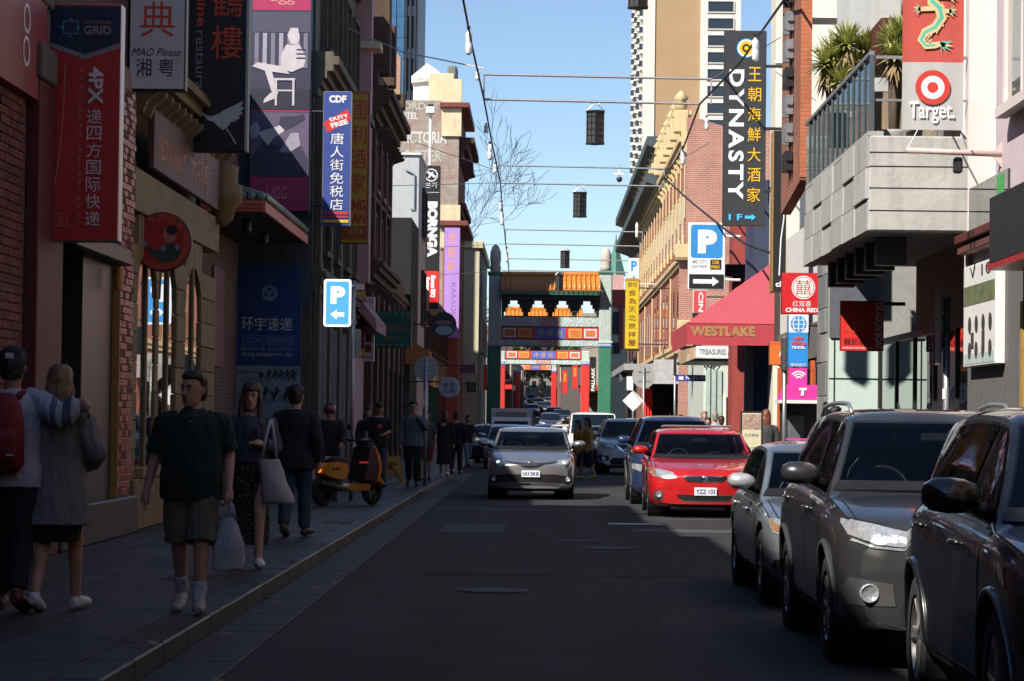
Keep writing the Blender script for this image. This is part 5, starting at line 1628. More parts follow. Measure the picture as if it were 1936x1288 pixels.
def small(name, label, box, Y, face, frame=None, items=(), wallx=-4.85, arm=True, thick=.15):
 s = Sign(name, label, 'sign', box, Y, thick, face, frame or m_black, .015)
 for it in items:
  getattr(s, it[0])(*it[1:])
 if arm: s.arm(.2, wallx, m_black)
 return s
i_maroon = ink('ink_maroon', (.22, .02, .05)); i_green = ink('ink_green', (.01, .10, .06)); i_purple = ink('ink_purple', (.16, .07, .36)); i_lilac = ink('ink_violet', (.42, .24, .62))
small('maroon_shop_sign', 'narrow maroon and yellow shop sign behind the parking pole', (664, 548, 690, 676), 71, i_maroon, None, (('rect', .05, .02, .95, .12, i_gold), ('text', '粵菜', .1, .2, .9, .4, i_gold), ('rect', .05, .88, .95, .98, i_gold)))
small('white_shop_sign', 'narrow white shop sign with orange picture beside the maroon one', (686, 561, 708, 684), 73, ink('ink_offwhite', (.55, .54, .56)), m_salu, (('text', 'LINE', .05, .04, .9, .1, i_maroon), ('rect', .1, .17, .75, .31, ink('ink_food', (.5, .2, .04))), ('rect', .15, .58, .75, .7, ink('ink_brown', (.08, .04, .03))), ('rect', .15, .74, .75, .86, MATS['ink_brown']), ('text', 'BBQ', .1, .9, .9, .96, i_maroon)))
pa = thing('pink_shop_awning', 'dusty pink sloping shop awning under the maroon sign', 'awning', (-4.6, 72, 3.6))
MB().prism([(-4.95, 5.0), (-4.3, 4.2), (-4.3, 3.9), (-4.95, 4.6)], 69.6, 74, 'y').build('awning_cloth', M('dusty_pink', (.42, .22, .22), .8), pa)
s = small('green_shop_sign', 'square dark green shop sign with a dotted border', (708, 588, 778, 658), 76, i_green, None,
   (('text', '金華酒家', .15, .38, .86, .55, ink('ink_dull_orange', (.32, .10, .03))), ('text', '美食中心', .28, .66, .72, .77, ink('ink_olive', (.2, .2, .03)))), thick=.25)
for k in range(6):
 for vv in (.07, .93):
  s.ring(.08 + k * .168, vv, .035, 0, ink('ink_dot', (.12, .22, .18)), 'border_dot', 10)
oa = thing('orange_awning', 'orange shop awning behind the round sign back', 'awning', (gx(790, 690, 98), 98, 3.5))
MB().prism([(gx(768, 690, 96), gz(768, 690, 96)), (gx(816, 690, 96), gz(816, 690, 96)), (gx(814, 666, 96), gz(814, 666, 96)), (gx(778, 644, 96), gz(778, 644, 96)), (gx(768, 646, 96), gz(768, 646, 96))], 95, 96.8, 'y').build('awning_cloth', M('orange_cloth', (.42, .14, .03), .85), oa)
def round_back(name, label, px, py, rpx, Y, xbase, ztop_py, mat):
 c = at(px, py, Y)
 t = thing(name, label, 'sign', (c.x, Y, prof(Y) + PH))
 r = rpx * Y / F
 MB().lathe([(r, 0), (r, .012)], 36, 'y', (c.x, Y, c.z)).build('sign_disc', mat, t)
 MB().tube([(c.x - .0, Y - .05, prof(Y) + PH), (c.x, Y - .05, c.z + r * .8)], .035, 8).build('post', m_galv, t, True)
 for q in (-.4, .4):
  bx(t, 'clamp', m_galv, c.x - r * .5, c.x + r * .5, Y - .02, Y, c.z + q * r - .02, c.z + q * r + .02)
 return t
m_sback = M('sign_back_metal', (.34, .33, .30), .6, .3, var=.12)
round_back('round_road_sign', 'round road sign seen from behind on a post by the left kerb', 806, 697, 23, 58, 0, 0, m_sback)
c = at(839, 614, 100)
rb = thing('round_black_sign', 'round black shop sign with a pale emblem above the left pavement', 'sign', (c.x, 100, c.z - .5))
MB().lathe([(.48, 0), (.48, .15)], 32, 'y', (c.x, 100, c.z)).build('sign_drum', m_black, rb)
disc(rb, c.x + .02, c.z - .22, 99.99, .22, i_grey, 'emblem', sx=1.5, sz=.8); disc(rb, c.x, c.z + .08, 99.985, .2, ink('ink_dusky', (.25, .1, .12)), 'emblem', sx=1.7, sz=.4)
MB().tube([(c.x, 100.07, c.z), (-4.85, 100.07, c.z)], .03, 6).build('bracket', m_black, rb)
c = at(849, 733, 92)
rw = thing('round_white_sign', 'round white shop sign with dark characters low over the left pavement', 'sign', (c.x, 92, c.z - .4))
MB().lathe([(.35, 0), (.37, .03), (.37, .15), (.35, .18)], 32, 'y', (c.x, 92, c.z)).build('sign_drum', M('drum_pale', (.40, .37, .42), .5), rw)
text_fit(rw, '食 味\n小 館', i_maroon, c.x, c.z, .4, .38, 91.99, bold=.02)
MB().tube([(c.x, 92.09, c.z + .2), (-4.95, 92.09, c.z + .2)], .03, 6).build('bracket', m_black, rw)
small('dark_menu_sign', 'dark rectangular shop sign in a pale frame far along the left pavement', (868, 688, 900, 706), 120, ink('ink_plum2', (.09, .03, .05)), m_salu, (), arm=True)
small('red_vertical_sign', 'small red vertical sign by the green gate post', (914, 690, 921, 738), 150, i_red, None, (), wallx=-4, arm=False)
small('pale_notice_sign', 'pale notice sign with dark print beside the red vertical sign', (905, 720, 913, 738), 150, i_pale, None, (('text', 'L', .3, .2, .7, .8, i_black),), wallx=-4.2)
small('cafe_blackboard_sign', 'dark cafe sign board with pale lines in the shade before the gate', (882, 722, 900, 742), 126, i_black, None, (('text', 'BBQ\nHOT POT', .1, .15, .9, .85, i_grey),))
s = Sign('korean_restaurant_sign', 'tall black vertical restaurant sign with white lettering and a lit red foot', 'sign', (797, 313, 831, 584), 116, .5, i_black, m_black, .01)
s.ring(.5, .065, .36, .30, i_white, 'emblem')
s.line([(.3, .045), (.5, .06), (.72, .08)], .14, i_white); s.line([(.35, .085), (.5, .055), (.6, .045)], .1, i_white)
s.text('본가', .15, .115, .85, .155, i_white, bold=.04)
s.rect(.05, .185, .95, .188, i_white)
s.text('BORNGA', .32, .25, .88, .64, i_white, rot=-HP, bold=.07)
s.text('- ORIGINAL KOREAN TASTE -', .08, .255, .22, .63, i_white, rot=-HP, bold=.02)
i_lred = MEMIT('lit_red', (.75, .02, .015), .75, (.5, .02, .02))
s.rect(.02, .74, .98, .955, i_lred, 'lit_panel')
s.text('Korean BBQ\nRestaurant', .25, .77, .8, .92, m_pw, rot=-HP, bold=.04)
s.arm(.02, -4.78, m_galv, .05); s.arm(.45, -4.78, m_galv, .05); s.arm(.78, -4.78, m_galv, .05)
lp = thing('sign_floodlight', 'white floodlight on a thin mast above the black vertical sign', 'lamp', at(813, 313, 116))
a = at(813, 313, 116)
MB().tube([a, (a.x, 116, gz(813, 215, 116))], .07, 8).build('mast', m_white, lp)
bx(lp, 'lamp_head', m_white, a.x - .2, a.x + .2, 115.7, 116.1, gz(813, 216, 116), gz(813, 203, 116), .03)
bx(lp, 'lamp_hood', m_black, a.x - .12, a.x + .12, 115.8, 116, gz(813, 203, 116), gz(813, 198, 116))
s = Sign('purple_banner_sign', 'tall purple vertical sign with orange characters before the hotel', 'sign', (839, 430, 869, 640), 138, .3, i_lilac, M('violet_box', (.08, .04, .14), .5), .02)
for i, ch in enumerate('金龍軒'):
 s.text(ch, .25, .04 + i * .13, .75, .04 + i * .13 + .1, ink('ink_amber2', (.7, .3, .08)), bold=.03)
s.text('KARAOKE', .45, .5, .8, .85, ink('ink_violet2', (.25, .15, .42)), rot=-HP)
s.arm(.1, -5.0, m_black, .04); s.arm(.9, -5.0, m_black, .04)

# --- signs and street furniture, right side
i_pblue = ink('ink_parking_blue', (.03, .25, .62)); i_wh = ink('ink_bright_white', (.82, .82, .82)); i_gd2 = ink('ink_gold_letters', (.80, .45, .015))
s = Sign('black_restaurant_sign', 'tall black hanging restaurant sign with white letters and gold characters', 'sign', (1368, 57, 1448, 428), 59.5, .22, ink('sign_charcoal', (.03, .032, .035)), m_black, .01)
s.ring(.52, .09, .23, .20, i_pblue, 'emblem'); s.ring(.52, .09, .205, 0, i_wh, 'emblem'); s.ring(.52, .09, .17, 0, i_gd2, 'emblem'); s.ring(.52, .09, .10, .05, i_black, 'emblem')
s.text('DYNASTY', .12, .2, .48, .865, i_wh, rot=-HP, bold=.03, space=1.25)
for i, ch in enumerate('王朝海鮮大酒家'):
 s.text(ch, .57, .187 + i * .103, .88, .187 + i * .103 + .072, i_gd2, bold=.03)
i_cy = ink('ink_cyan', (.06, .45, .85))
s.text('1 F', .14, .94, .46, .972, i_cy, bold=.03)
s.poly([(.52, .948), (.68, .948), (.68, .938), (.78, .956), (.68, .974), (.68, .964), (.52, .964)], i_cy, 'arrow')
s.arm(.18, WR + .2, m_black, .035); s.arm(.5, WR + .2, m_black, .035); s.arm(.82, WR + .2, m_black, .035)

s = Sign('parking_sign', 'large white and blue parking sign with a black arrow panel', 'sign', (1301, 421, 1371, 548), 72, .12, i_wh, m_white, .01)
rrect(s, .07, .03, .93, .53, .08, i_pblue, 'blue_panel')
s.text('P', .26, .105, .78, .46, i_wh, bold=.07)
s.text('MID CITY\nCAR PARK', .1, .56, .52, .68, i_grey, bold=.02)
s.rect(.6, .55, .9, .7, i_black); s.text('CAR\nPARK', .63, .565, .87, .685, i_gd2, bold=.03)
s.rect(.03, .77, .97, .985, i_black)
s.poly([(.14, .845), (.66, .845), (.66, .805), (.84, .878), (.66, .95), (.66, .91), (.14, .91)], i_wh, 'arrow')
s.arm(.2, gx(1400, 440, 72), m_white, .04); s.arm(.85, gx(1400, 520, 72), m_white, .04)

s = Sign('red_strip_sign', 'narrow red strip sign under the large parking sign', 'sign', (1310, 548, 1336, 592), 80, .08, ink('ink_pink_red', (.68, .06, .07)), m_white, .02)
s.text('CIN', .4, .1, .75, .95, i_wh, rot=-HP, bold=.03)
s.arm(.3, WR + .6, m_black)

s = Sign('gold_edged_black_sign', 'narrow black sign with a thin gold edge beside the brick fin', 'sign', (1461, 246, 1487, 552), 52.5, .6, i_black, M('gold_edge', (.50, .30, .10), .4, .4), .012)
s.line([(.85, .42), (.8, .55), (.6, .68), (.5, .9)], .08, i_wh); s.text('ch', .25, .935, .85, .97, i_wh, bold=.03)
s.text('V', .6, .44, .9, .5, i_gd2)
s.arm(.2, WR, m_black)

s = Sign('red_teahouse_sign', 'square red hanging sign with a white ring emblem above the travel sign', 'sign', (1478, 516, 1552, 594), 49.5, .22, ink('ink_china_red', (.58, .012, .015)), M('deep_red_edge', (.25, .01, .012), .5), .01)
s.ring(.55, .355, .30, .275, i_wh, 'emblem'); s.ring(.55, .355, .255, 0, i_wh, 'emblem')
s.text('囍', .355, .175, .745, .53, MATS['ink_china_red'], bold=.03)
s.text('红双喜', .28, .68, .75, .82, i_wh, bold=.03); s.text('CHINA RED', .1, .85, .93, .955, i_wh, bold=.04)
s.arm(.3, WR, m_black)
i_tblue = ink('ink_travel_blue', (.02, .25, .66))
s = Sign('travel_agency_sign', 'blue and white travel agency lightbox with a globe', 'sign', (1491, 595, 1528, 694), 51, .35, i_tblue, M('blue_edge', (.02, .16, .42), .5), .005)
s.rect(.0, .0, 1, .34, i_wh); s.ring(.5, .18, .42, 0, i_tblue, 'globe')
for k in (-.2, 0, .2):
 s.line([(.5 + k * .9, .03 + abs(k) * .15), (.5 + k * 1.5, .18), (.5 + k * .9, .33 - abs(k) * .15)], .045, i_wh, 'globe_line')
for k in (.1, .18, .26):
 s.rect(.1, k, .9, k + .012, i_wh, 'globe_line')
s.text('NEW\nWORLD', .1, .42, .9, .585, i_orange, bold=.04); s.text('TRAVEL', .15, .6, .85, .655, i_wh, bold=.03); s.text('環球旅行', .1, .93, .9, .99, i_wh)
s.arm(.2, WR, m_black)
i_pink = ink('ink_hot_pink', (.74, .04, .34))
bY = 50.0
bt = thing('phone_booth', 'pink topped public phone booth on the right pavement', 'phone booth', (gx(1517, 900, bY), bY, PH))
xa, xb = gx(1476, 760, bY), gx(1558, 760, bY)
zc0, zc1 = gz(1517, 763, bY), gz(1517, 728, bY)
MB().prism([(xa, zc0 + .06), (xb, zc0 + .06), (xb - .12, zc1), (xa + .13, zc1)], bY - .1, bY + .9, 'y').build('canopy', i_pink, bt)
bx(bt, 'canopy_rim', m_white, xa - .03, xb + .03, bY - .13, bY + .95, zc0 - .0, zc0 + .06)
bx(bt, 'sign_block', i_pink, gx(1494, 710, bY), gx(1527, 710, bY), bY + .1, bY + .4, zc1, gz(1517, 696, bY))
text_fit(bt, 'T', i_wh, gx(1517, 740, bY), gz(1517, 741, bY), .15, .15, bY - .115, bold=.09, shear=.1)
cx, cz = gx(1511, 718, bY), gz(1511, 719, bY)
for k in range(1, 4):
 mbk = MB()
 n = 10
 vs = [(cx + q * math.cos(rad(40 + 100 * i / n)), bY + .09, cz + q * math.sin(rad(40 + 100 * i / n))) for q in (.05 * k, .05 * k + .028) for i in range(n + 1)]
 mbk.add(vs, [(i, i + 1, n + 2 + i, n + 1 + i) for i in range(n)]).build('wifi_arc', i_wh, bt, fix=False)
for xx in (xa + .06, xb - .1):
 bx(bt, 'post', m_black, xx, xx + .05, bY + .0, bY + .05, PH, zc0)
 bx(bt, 'post', m_black, xx, xx + .05, bY + .8, bY + .85, PH, zc0)
bx(bt, 'back_panel', M('booth_dark', (.03, .03, .034), .4), xa + .08, xb - .08, bY + .7, bY + .74, .6, zc0)
bx(bt, 'phone_unit', M('phone_grey', (.12, .12, .13), .4), cx - .15, cx + .15, bY + .5, bY + .7, 1.05, 1.75, .02)
bx(bt, 'shelf_rail', i_pink, xa + .06, xb - .06, bY - .02, bY + .02, 1.28, 1.31)
perf = MB()
for i in range(12):
 for j in range(3):
  perf.box(xa + .1 + i * .06, xa + .135 + i * .06, bY - .03, bY + .0, .8 + j * .09, .85 + j * .09)
bx(bt, 'modesty_panel', M('panel_grey', (.25, .25, .26), .5), xa + .08, xb - .08, bY + .005, bY + .02, .75, 1.06)
po = perf.build('perforation', m_black, bt); po['kind'] = 'stuff'

i_dred = ink('ink_dragon_red', (.66, .025, .02))
s = Sign('dragon_boat_sign', 'square red restaurant sign with vertical white lettering under the balcony', 'sign', (1589, 569, 1671, 664), 41.6, .10, i_dred, M('dark_red_edge', (.12, .01, .01), .5), .008)
s.text('DRAGON BOAT', .80, .04, .97, .97, i_wh, rot=-HP, bold=.02)
s.text('龍舫酒家', .08, .74, .74, .88, i_black, bold=.03); s.text('CHINESE RESTAURANT', .04, .92, .76, .955, i_wh)
s.poly([(.1, .6), (.25, .4), (.4, .45), (.55, .25), (.5, .42), (.7, .3), (.6, .5), (.4, .55), (.3, .65)], ink('ink_dragon_red2', (.58, .05, .02)), 'printed_shape')
s.arm(.05, WR + .25, m_black, .03)
s = small('orange_square_sign', 'square orange sign on the shop row behind the phone booth', (1454, 645, 1487, 691), 58, ink('ink_or2', (.62, .14, .02)), M('brown_edge', (.15, .05, .02), .5), (('rect', .0, .08, 1, .14, i_orange), ('text', 'A', .55, .35, .85, .65, i_wh)), wallx=WR)

bnY = 31.6
bn = thing('store_banner', 'red and grey store banner with a dragon and ring logo on a steel arm', 'banner', (gx(1765, 280, bnY), bnY, gz(1765, 245, bnY)))
bw_, bz0 = gx(1822, 120, bnY) - gx(1706, 120, bnY), gz(1765, 246, bnY)
bx0, bz1 = gx(1706, 120, bnY), gz(1765, 246, bnY) + 2.6
zs_ = gz(1765, 118, bnY)
cl = MB()
n = 14
for k, (za_, zb_) in enumerate(((bz0, zs_), (zs_, bz1))):
 cl = MB()
 vs = []
 for i in range(n + 1):
  for zz in (za_, zb_):
   vs.append((bx0 + bw_ * i / n, bnY + .003 * math.sin(i * 1.1) + .005 * math.sin(i * .45 + 1), zz))
 cl.add(vs, [(2 * i, 2 * i + 2, 2 * i + 3, 2 * i + 1) for i in range(n)])
 o = cl.build('banner_cloth', (M('banner_grey', (.42, .42, .42), .8, var=.06) if k == 0 else M('banner_red', (.46, .075, .055), .8, var=.1)), bn, False, fix=False)
def bdisc(px, py, r0, r1, mat, nm, yy):
 c = at(px, py, bnY)
 n = 36
 k = bnY / F
 m_ = MB()
 if r0 <= 0:
  m_.add([(c.x + r1 * k * math.cos(2 * math.pi * i / n), yy, c.z + r1 * k * math.sin(2 * math.pi * i / n)) for i in range(n)], [tuple(range(n))])
 else:
  m_.add([(c.x + q * k * math.cos(2 * math.pi * i / n), yy, c.z + q * k * math.sin(2 * math.pi * i / n)) for q in (r1, r0) for i in range(n)], [(i, (i + 1) % n, n + (i + 1) % n, n + i) for i in range(n)])
 return m_.build(nm, mat, bn, fix=False)
i_tred = ink('ink_target_red', (.52, .04, .03))
yb_ = bnY - .026
bdisc(1763, 166, 0, 33, i_tred, 'ring_logo', yb_); bdisc(1763, 166, 0, 22, i_wh, 'ring_logo', yb_ - .001); bdisc(1763, 166, 0, 10.5, i_tred, 'ring_logo', yb_ - .002)
a, b = at(1718, 192, bnY), at(1804, 228, bnY)
text_fit(bn, 'Target.', i_wh, (a.x + b.x) / 2, (a.z + b.z) / 2 - .02, b.x - a.x, a.z - b.z + .04, yb_, bold=.012)
i_dg, i_dg2 = ink('ink_dragon_gold', (.66, .50, .26)), ink('ink_dragon_green', (.10, .45, .33))
def bpoly(pts, mat, nm, yy):
 vs = [at(x, y, bnY) for x, y in pts]
 o = MB().add([(p.x, yy, p.z) for p in vs], [tuple(range(len(vs)))]).build(nm, mat, bn, fix=False)
 if o.data.polygons[0].normal.y > 0: o.data.flip_normals()
def bstroke(pts, wds, mat, nm, yy):
 P = [Vector(p) for p in pts]
 vs = []
 for i, p in enumerate(P):
  d = (P[min(i + 1, len(P) - 1)] - P[max(i - 1, 0)]).normalized()
  nn = Vector((-d.y, d.x)) * wds[i]
  for q in (p + nn, p - nn):
   w3 = at(q.x, q.y, bnY)
   vs.append((w3.x, yy, w3.z))
 o = MB().add(vs, [(2 * i, 2 * i + 1, 2 * i + 3, 2 * i + 2) for i in range(len(P) - 1)]).build(nm, mat, bn, fix=False)
 if o.data.polygons[0].normal.y > 0: o.data.flip_normals()
body = [(1778, -30), (1762, -14), (1762, 4), (1776, 16), (1780, 34), (1768, 52), (1748, 62), (1741, 76), (1750, 87), (1768, 86), (1784, 82)]
bstroke(body, [10, 10, 10, 10, 9.5, 9, 8, 7.5, 7, 6, 4], i_dg, 'dragon_print', yb_)
bstroke(body[1:-1], [4, 4, 4, 4, 3.5, 3, 3, 2.5, 2], i_dg2, 'dragon_print', yb_ - .001)
for i in range(14):
 t = 1 + i * (len(body) - 3) / 14
 k = int(t); p = Vector(body[k]).lerp(Vector(body[k + 1]), t - k); d = (Vector(body[k + 1]) - Vector(body[k])).normalized(); nn = Vector((-d.y, d.x))
 sg = -1
 bpoly([p + nn * sg * 8 - d * 3.5, p + nn * sg * 8 + d * 3.5, p + nn * sg * 13 + d * 4], i_dg, 'dragon_print', yb_)
for (x, y, sg) in ((1740, 18, -1), (1794, 22, 1), (1796, -4, 1)):
 for k in range(4):
  a_ = rad(-50 + k * 34)
  bpoly([(x, y - 4), (x, y + 4), (x + sg * 15 * math.cos(a_), y + 15 * math.sin(a_))], i_dg if k % 2 else i_dg2, 'dragon_print', yb_ - .0015)
 bstroke([(1768, y - 2), (x, y)], [5, 4], i_dg, 'dragon_print', yb_ - .0005)
for k in range(5):
 a_ = rad(-25 + k * 30)
 bpoly([(1776, 79), (1780, 90), (1782 + 20 * math.cos(a_), 86 + 19 * math.sin(a_))], i_dg if k % 2 else i_dg2, 'dragon_print', yb_ - .002)
ar = thing('banner_arm', 'pale pink steel bracket arm below the store banner', 'bracket', at(1890, 286, bnY))
a, b = at(1712, 284, bnY), at(1886, 292, bnY)
MB().tube([a, (WR, bnY, b.z)], .035, 10).build('arm_tube', M('pink_steel', (.62, .45, .42), .5), ar, True)
MB().prism([(WR - .12, b.z), (WR, b.z - .16), (WR, b.z + .16)], bnY - .012, bnY + .012, 'y').build('gusset', MATS['pink_steel'], ar)
MB().tube([a + Vector((.03, 0, .02)), at(1733, 250, bnY), (gx(1735, 246, bnY), bnY, bz0)], .008, 5).build('tie_cord', m_galv, ar)
MB().tube([at(1828, 280, bnY), at(1818, 250, bnY)], .008, 5).build('tie_cord', m_galv, ar)
bx(ar, 'flood_lamp', m_black, gx(1806, 300, bnY), gx(1822, 300, bnY), bnY + .05, bnY + .2, gz(1812, 326, bnY), gz(1812, 296, bnY), .02)

m_pinkc = M('pink_canvas', (.56, .10, .13), .85, var=.07, scale=3, bump=.1)
m_redc = M('red_canvas', (.40, .045, .06), .85, var=.08, scale=3, bump=.1)
wY = 62.0
wa = thing('pink_awning', 'sloping pink restaurant awning with a red lettered valance on the right', 'awning', (WR, wY, 3.0))
p0, p1, p2 = at(1300, 610, wY), at(1458, 612, wY), at(1455, 494, wY)
q0, q1 = at(1300, 652, wY), at(1458, 648, wY)
MB().add([(p0.x, wY, p0.z), (WR, wY, p0.z), (WR, wY, p2.z)], [(0, 1, 2)]).build('end_cheek', m_pinkc, wa, fix=False).modifiers.new('t', 'SOLIDIFY').thickness = .006
vs, fs = [], []
for j in range(15):
 for i in range(11):
  u_, v_ = i / 10, j / 14
  sag = .035 * math.sin(u_ * math.pi) * (.4 + .6 * abs(math.sin(v_ * math.pi * 3))) + .01 * math.sin(i * 2.3 + j * 1.7)
  vs.append((p0.x + (WR - p0.x) * u_, wY + 7 * v_, p0.z + (p2.z - p0.z) * u_ - sag * (0 if j == 0 else 1)))
for j in range(14):
 for i in range(10): fs.append((j * 11 + i, (j + 1) * 11 + i, (j + 1) * 11 + i + 1, j * 11 + i + 1))
MB().add(vs, fs).build('slope', m_pinkc, wa, True, fix=False)
MB().add([(p0.x - .01, wY - .01, p0.z), (WR, wY - .01, p0.z), (WR, wY - .01, q0.z), (p0.x - .01, wY - .01, q0.z)], [(0, 3, 2, 1)]).build('valance', m_redc, wa, fix=False)
MB().add([(p0.x - .01, wY, p0.z), (p0.x - .01, wY, q0.z), (p0.x - .01, wY + 7, q0.z), (p0.x - .01, wY + 7, p0.z)], [(0, 3, 2, 1)]).build('valance', m_redc, wa, fix=False)
bx(wa, 'valance_piping', m_pinkc, p0.x - .02, WR, wY - .025, wY - .01, p0.z - .015, p0.z + .015)
a, b = at(1305, 617, wY), at(1428, 636, wY)
text_fit(wa, 'WESTLAKE', M('dull_gold_letters', (.34, .20, .07), .7), (a.x + b.x) / 2, (a.z + b.z) / 2, b.x - a.x, .235, wY - .02, bold=.05)
bx(wa, 'lining', m_black, p0.x + .02, WR, wY + .02, wY + 6.9, q0.z + .25, q0.z + .27)
for xx in (p0.x + .05, (p0.x + WR) / 2):
 MB().tube([(xx, wY + .03, q0.z), (xx + .3, wY + .05, p0.z + (xx - p0.x) * .8)], .015, 6).build('awning_rib', m_galv, wa)
fY = 78
fa = thing('white_shop_fascia', 'white shop fascia board with dark lettering below the pink awning', 'sign', (gx(1362, 675, fY), fY, gz(1362, 676, fY)))
bx(fa, 'board', i_wh, gx(1316, 665, fY), gx(1425, 665, fY), fY, fY + .1, gz(1362, 676, fY), gz(1362, 655, fY))
MB().prism([(gx(1298, 684, fY), gz(1298, 684, fY)), (gx(1316, 677, fY), gz(1316, 677, fY)), (gx(1316, 656, fY), gz(1316, 656, fY)), (gx(1298, 660, fY), gz(1298, 660, fY))], fY + .02, fY + 4, 'y').build('return_board', M('tan_photo_board', (.45, .32, .2), .6, var=.4, scale=5), fa)
a, b = at(1322, 660, fY), at(1421, 671, fY)
text_fit(fa, 'TREASURES AND ACC', i_grey, (a.x + b.x) / 2, (a.z + b.z) / 2, b.x - a.x, .17, fY - .01, bold=.03)
bx(fa, 'soffit', m_black, gx(1300, 677, fY), gx(1455, 677, fY), fY + .1, fY + 6, gz(1362, 683, fY), gz(1362, 678, fY))
MB().tube([(gx(1393, 680, fY), fY + .2, PH), (gx(1393, 680, fY), fY + .2, gz(1393, 678, fY))], .07, 10).build('canopy_post', m_galv, fa, True)
nY = 82
nm = thing('street_name_sign', 'blue street name blade on a thin post by the brick corner', 'sign', (gx(1276, 800, nY), nY, PH))
xq = gx(1276, 715, nY)
MB().tube([(xq, nY, PH), (xq, nY, gz(1276, 668, nY))], .035, 8).build('post', m_galv, nm, True)
bx(nm, 'post_cap', m_black, xq - .045, xq + .045, nY - .045, nY + .045, gz(1276, 710, nY), gz(1276, 668, nY))
bx(nm, 'blade', ink('ink_street_blue', (.04, .05, .36)), xq, gx(1334, 715, nY), nY - .02, nY + .02, gz(1305, 721, nY), gz(1305, 709, nY))
a, b = at(1297, 711, nY), at(1331, 719, nY)
text_fit(nm, 'Hughs Al', i_wh, (a.x + b.x) / 2, (a.z + b.z) / 2, b.x - a.x, .14, nY - .025, bold=.04)
bx(nm, 'crest', i_wh, gx(1283, 715, nY), gx(1292, 715, nY), nY - .024, nY - .02, gz(1288, 718, nY), gz(1288, 712, nY))
round_back('round_sign_back', 'round grey sign seen from behind on a post by the right kerb', 1217, 712, 22, 96, 0, 0, M('grey_sign_back', (.40, .40, .38), .5, .4))
dY = 99
dc = at(1197, 758, dY)
ds_ = thing('diamond_sign', 'white diamond road sign seen from behind on the right kerb', 'sign', (dc.x, dY, PH))
q = 20 * dY / F
MB().prism([(dc.x - q, dc.z), (dc.x, dc.z - q), (dc.x + q, dc.z), (dc.x, dc.z + q)], dY, dY + .02, 'y').build('plate', i_wh, ds_)
MB().tube([(dc.x, dY + .05, PH), (dc.x, dY + .05, dc.z)], .04, 8).build('post', m_galv, ds_)
gc = thing('grey_shop_canopy', 'grey flat shop canopy over the right pavement beyond the alley', 'awning', (WR, 104, 3.4))
bx(gc, 'deck', M('canopy_grey', (.34, .35, .36), .6, .2), gx(1180, 690, 104), WR, 104, 122, gz(1220, 700, 104), gz(1220, 688, 104))
bx(gc, 'fascia', M('canopy_fascia', (.40, .43, .46), .5), gx(1236, 690, 103.9), WR + .1, 103.8, 104, gz(1250, 726, 104), gz(1250, 680, 104))
MB().prism([(gx(1172, 720, 110), gz(1172, 722, 110)), (gx(1196, 720, 110), gz(1196, 700, 110)), (gx(1196, 720, 110), gz(1196, 682, 110)), (gx(1172, 720, 110), gz(1172, 706, 110))], 110, 111, 'y').build('side_panel', M('canopy_dark', (.12, .12, .13), .6), gc)
bx(gc, 'sign_panel', i_wh, gx(1185, 720, 103), gx(1197, 720, 103), 103, 103.1, gz(1190, 738, 103), gz(1190, 712, 103))
rc = thing('red_shop_curtain', 'red cloth hanging in the dark shop opening under the grey canopy', 'cloth', (gx(1226, 780, 106), 106, PH))
vs = []
for i in range(13):
 for zz in (PH + .2, gz(1222, 735, 106)):
  vs.append((gx(1217, 780, 106) + i * .028, 106 + .04 * math.sin(i * 1.6), zz))
MB().add(vs, [(2 * i, 2 * i + 2, 2 * i + 3, 2 * i + 1) for i in range(12)]).build('cloth', i_dred, rc, True, fix=False)
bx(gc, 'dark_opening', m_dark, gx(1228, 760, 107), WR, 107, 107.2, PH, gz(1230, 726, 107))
s = Sign('yellow_vertical_sign', 'tall yellow vertical sign with dark red characters near the gate', 'sign', (1182, 531, 1208, 664), 112, .25, ink('ink_yellow_sign', (.62, .44, .015)), M('yellow_edge', (.4, .27, .02), .5), .02)
s.poly([(-.15, .0), (1.15, .0), (.95, -.03), (.5, -.045), (.05, -.03)], ink('ink_brown_roof', (.4, .22, .03)))
s.text('蓉坊', .15, .02, .85, .09, MATS['ink_brown'] if 'ink_brown' in MATS else i_black, bold=.03)
for i, ch in enumerate('食為天北京拌屋'):
 s.text(ch, .22, .13 + i * .118, .78, .13 + i * .118 + .085, ink('ink_dk_red', (.10, .01, .01)), bold=.03)
s.rect(-.06, .965, 1.06, 1.0, i_black)
s.arm(.1, WR, m_black); s.arm(.9, WR, m_black)
s = Sign('parking_blade_sign', 'white vertical parking blade sign behind the yellow sign', 'sign', (1188, 488, 1208, 650), 122, .4, i_wh, m_white, .02)
for i, ch in enumerate('PARK'):
 s.text(ch, .22, .03 + i * .17, .78, .03 + i * .17 + .12, i_pblue, bold=.05)
s.arm(.3, WR, m_white)
s = Sign('palm_banner', 'black vertical banner with white lettering inside the right gate leg', 'sign', (1115, 675, 1127, 742), 200, .3, i_black, m_black, .02)
s.text('PALLARK', .25, .3, .8, .96, i_wh, rot=HP, bold=.03)
mY = 47
ms = thing('menu_stand', 'tall black framed poster stand on the right pavement beside the red car', 'sign', (gx(1421, 900, mY), mY, PH))
xa, xb = gx(1400, 820, mY), gx(1442, 820, mY)
za_, zb_ = gz(1421, 880, mY), gz(1421, 778, mY)
bx(ms, 'frame', m_black, xa, xb, mY, mY + .06, za_, zb_, .01)
bx(ms, 'poster', M('menu_paper', (.60, .56, .38), .7, var=.1), xa + .03, xb - .03, mY - .006, mY, za_ + .03, zb_ - .03)
bx(ms, 'food_photo', M('food_photo', (.36, .25, .2), .6, var=.7, scale=22, bump=0), xa + .035, xb - .035, mY - .009, mY - .006, zb_ - .32, zb_ - .05)
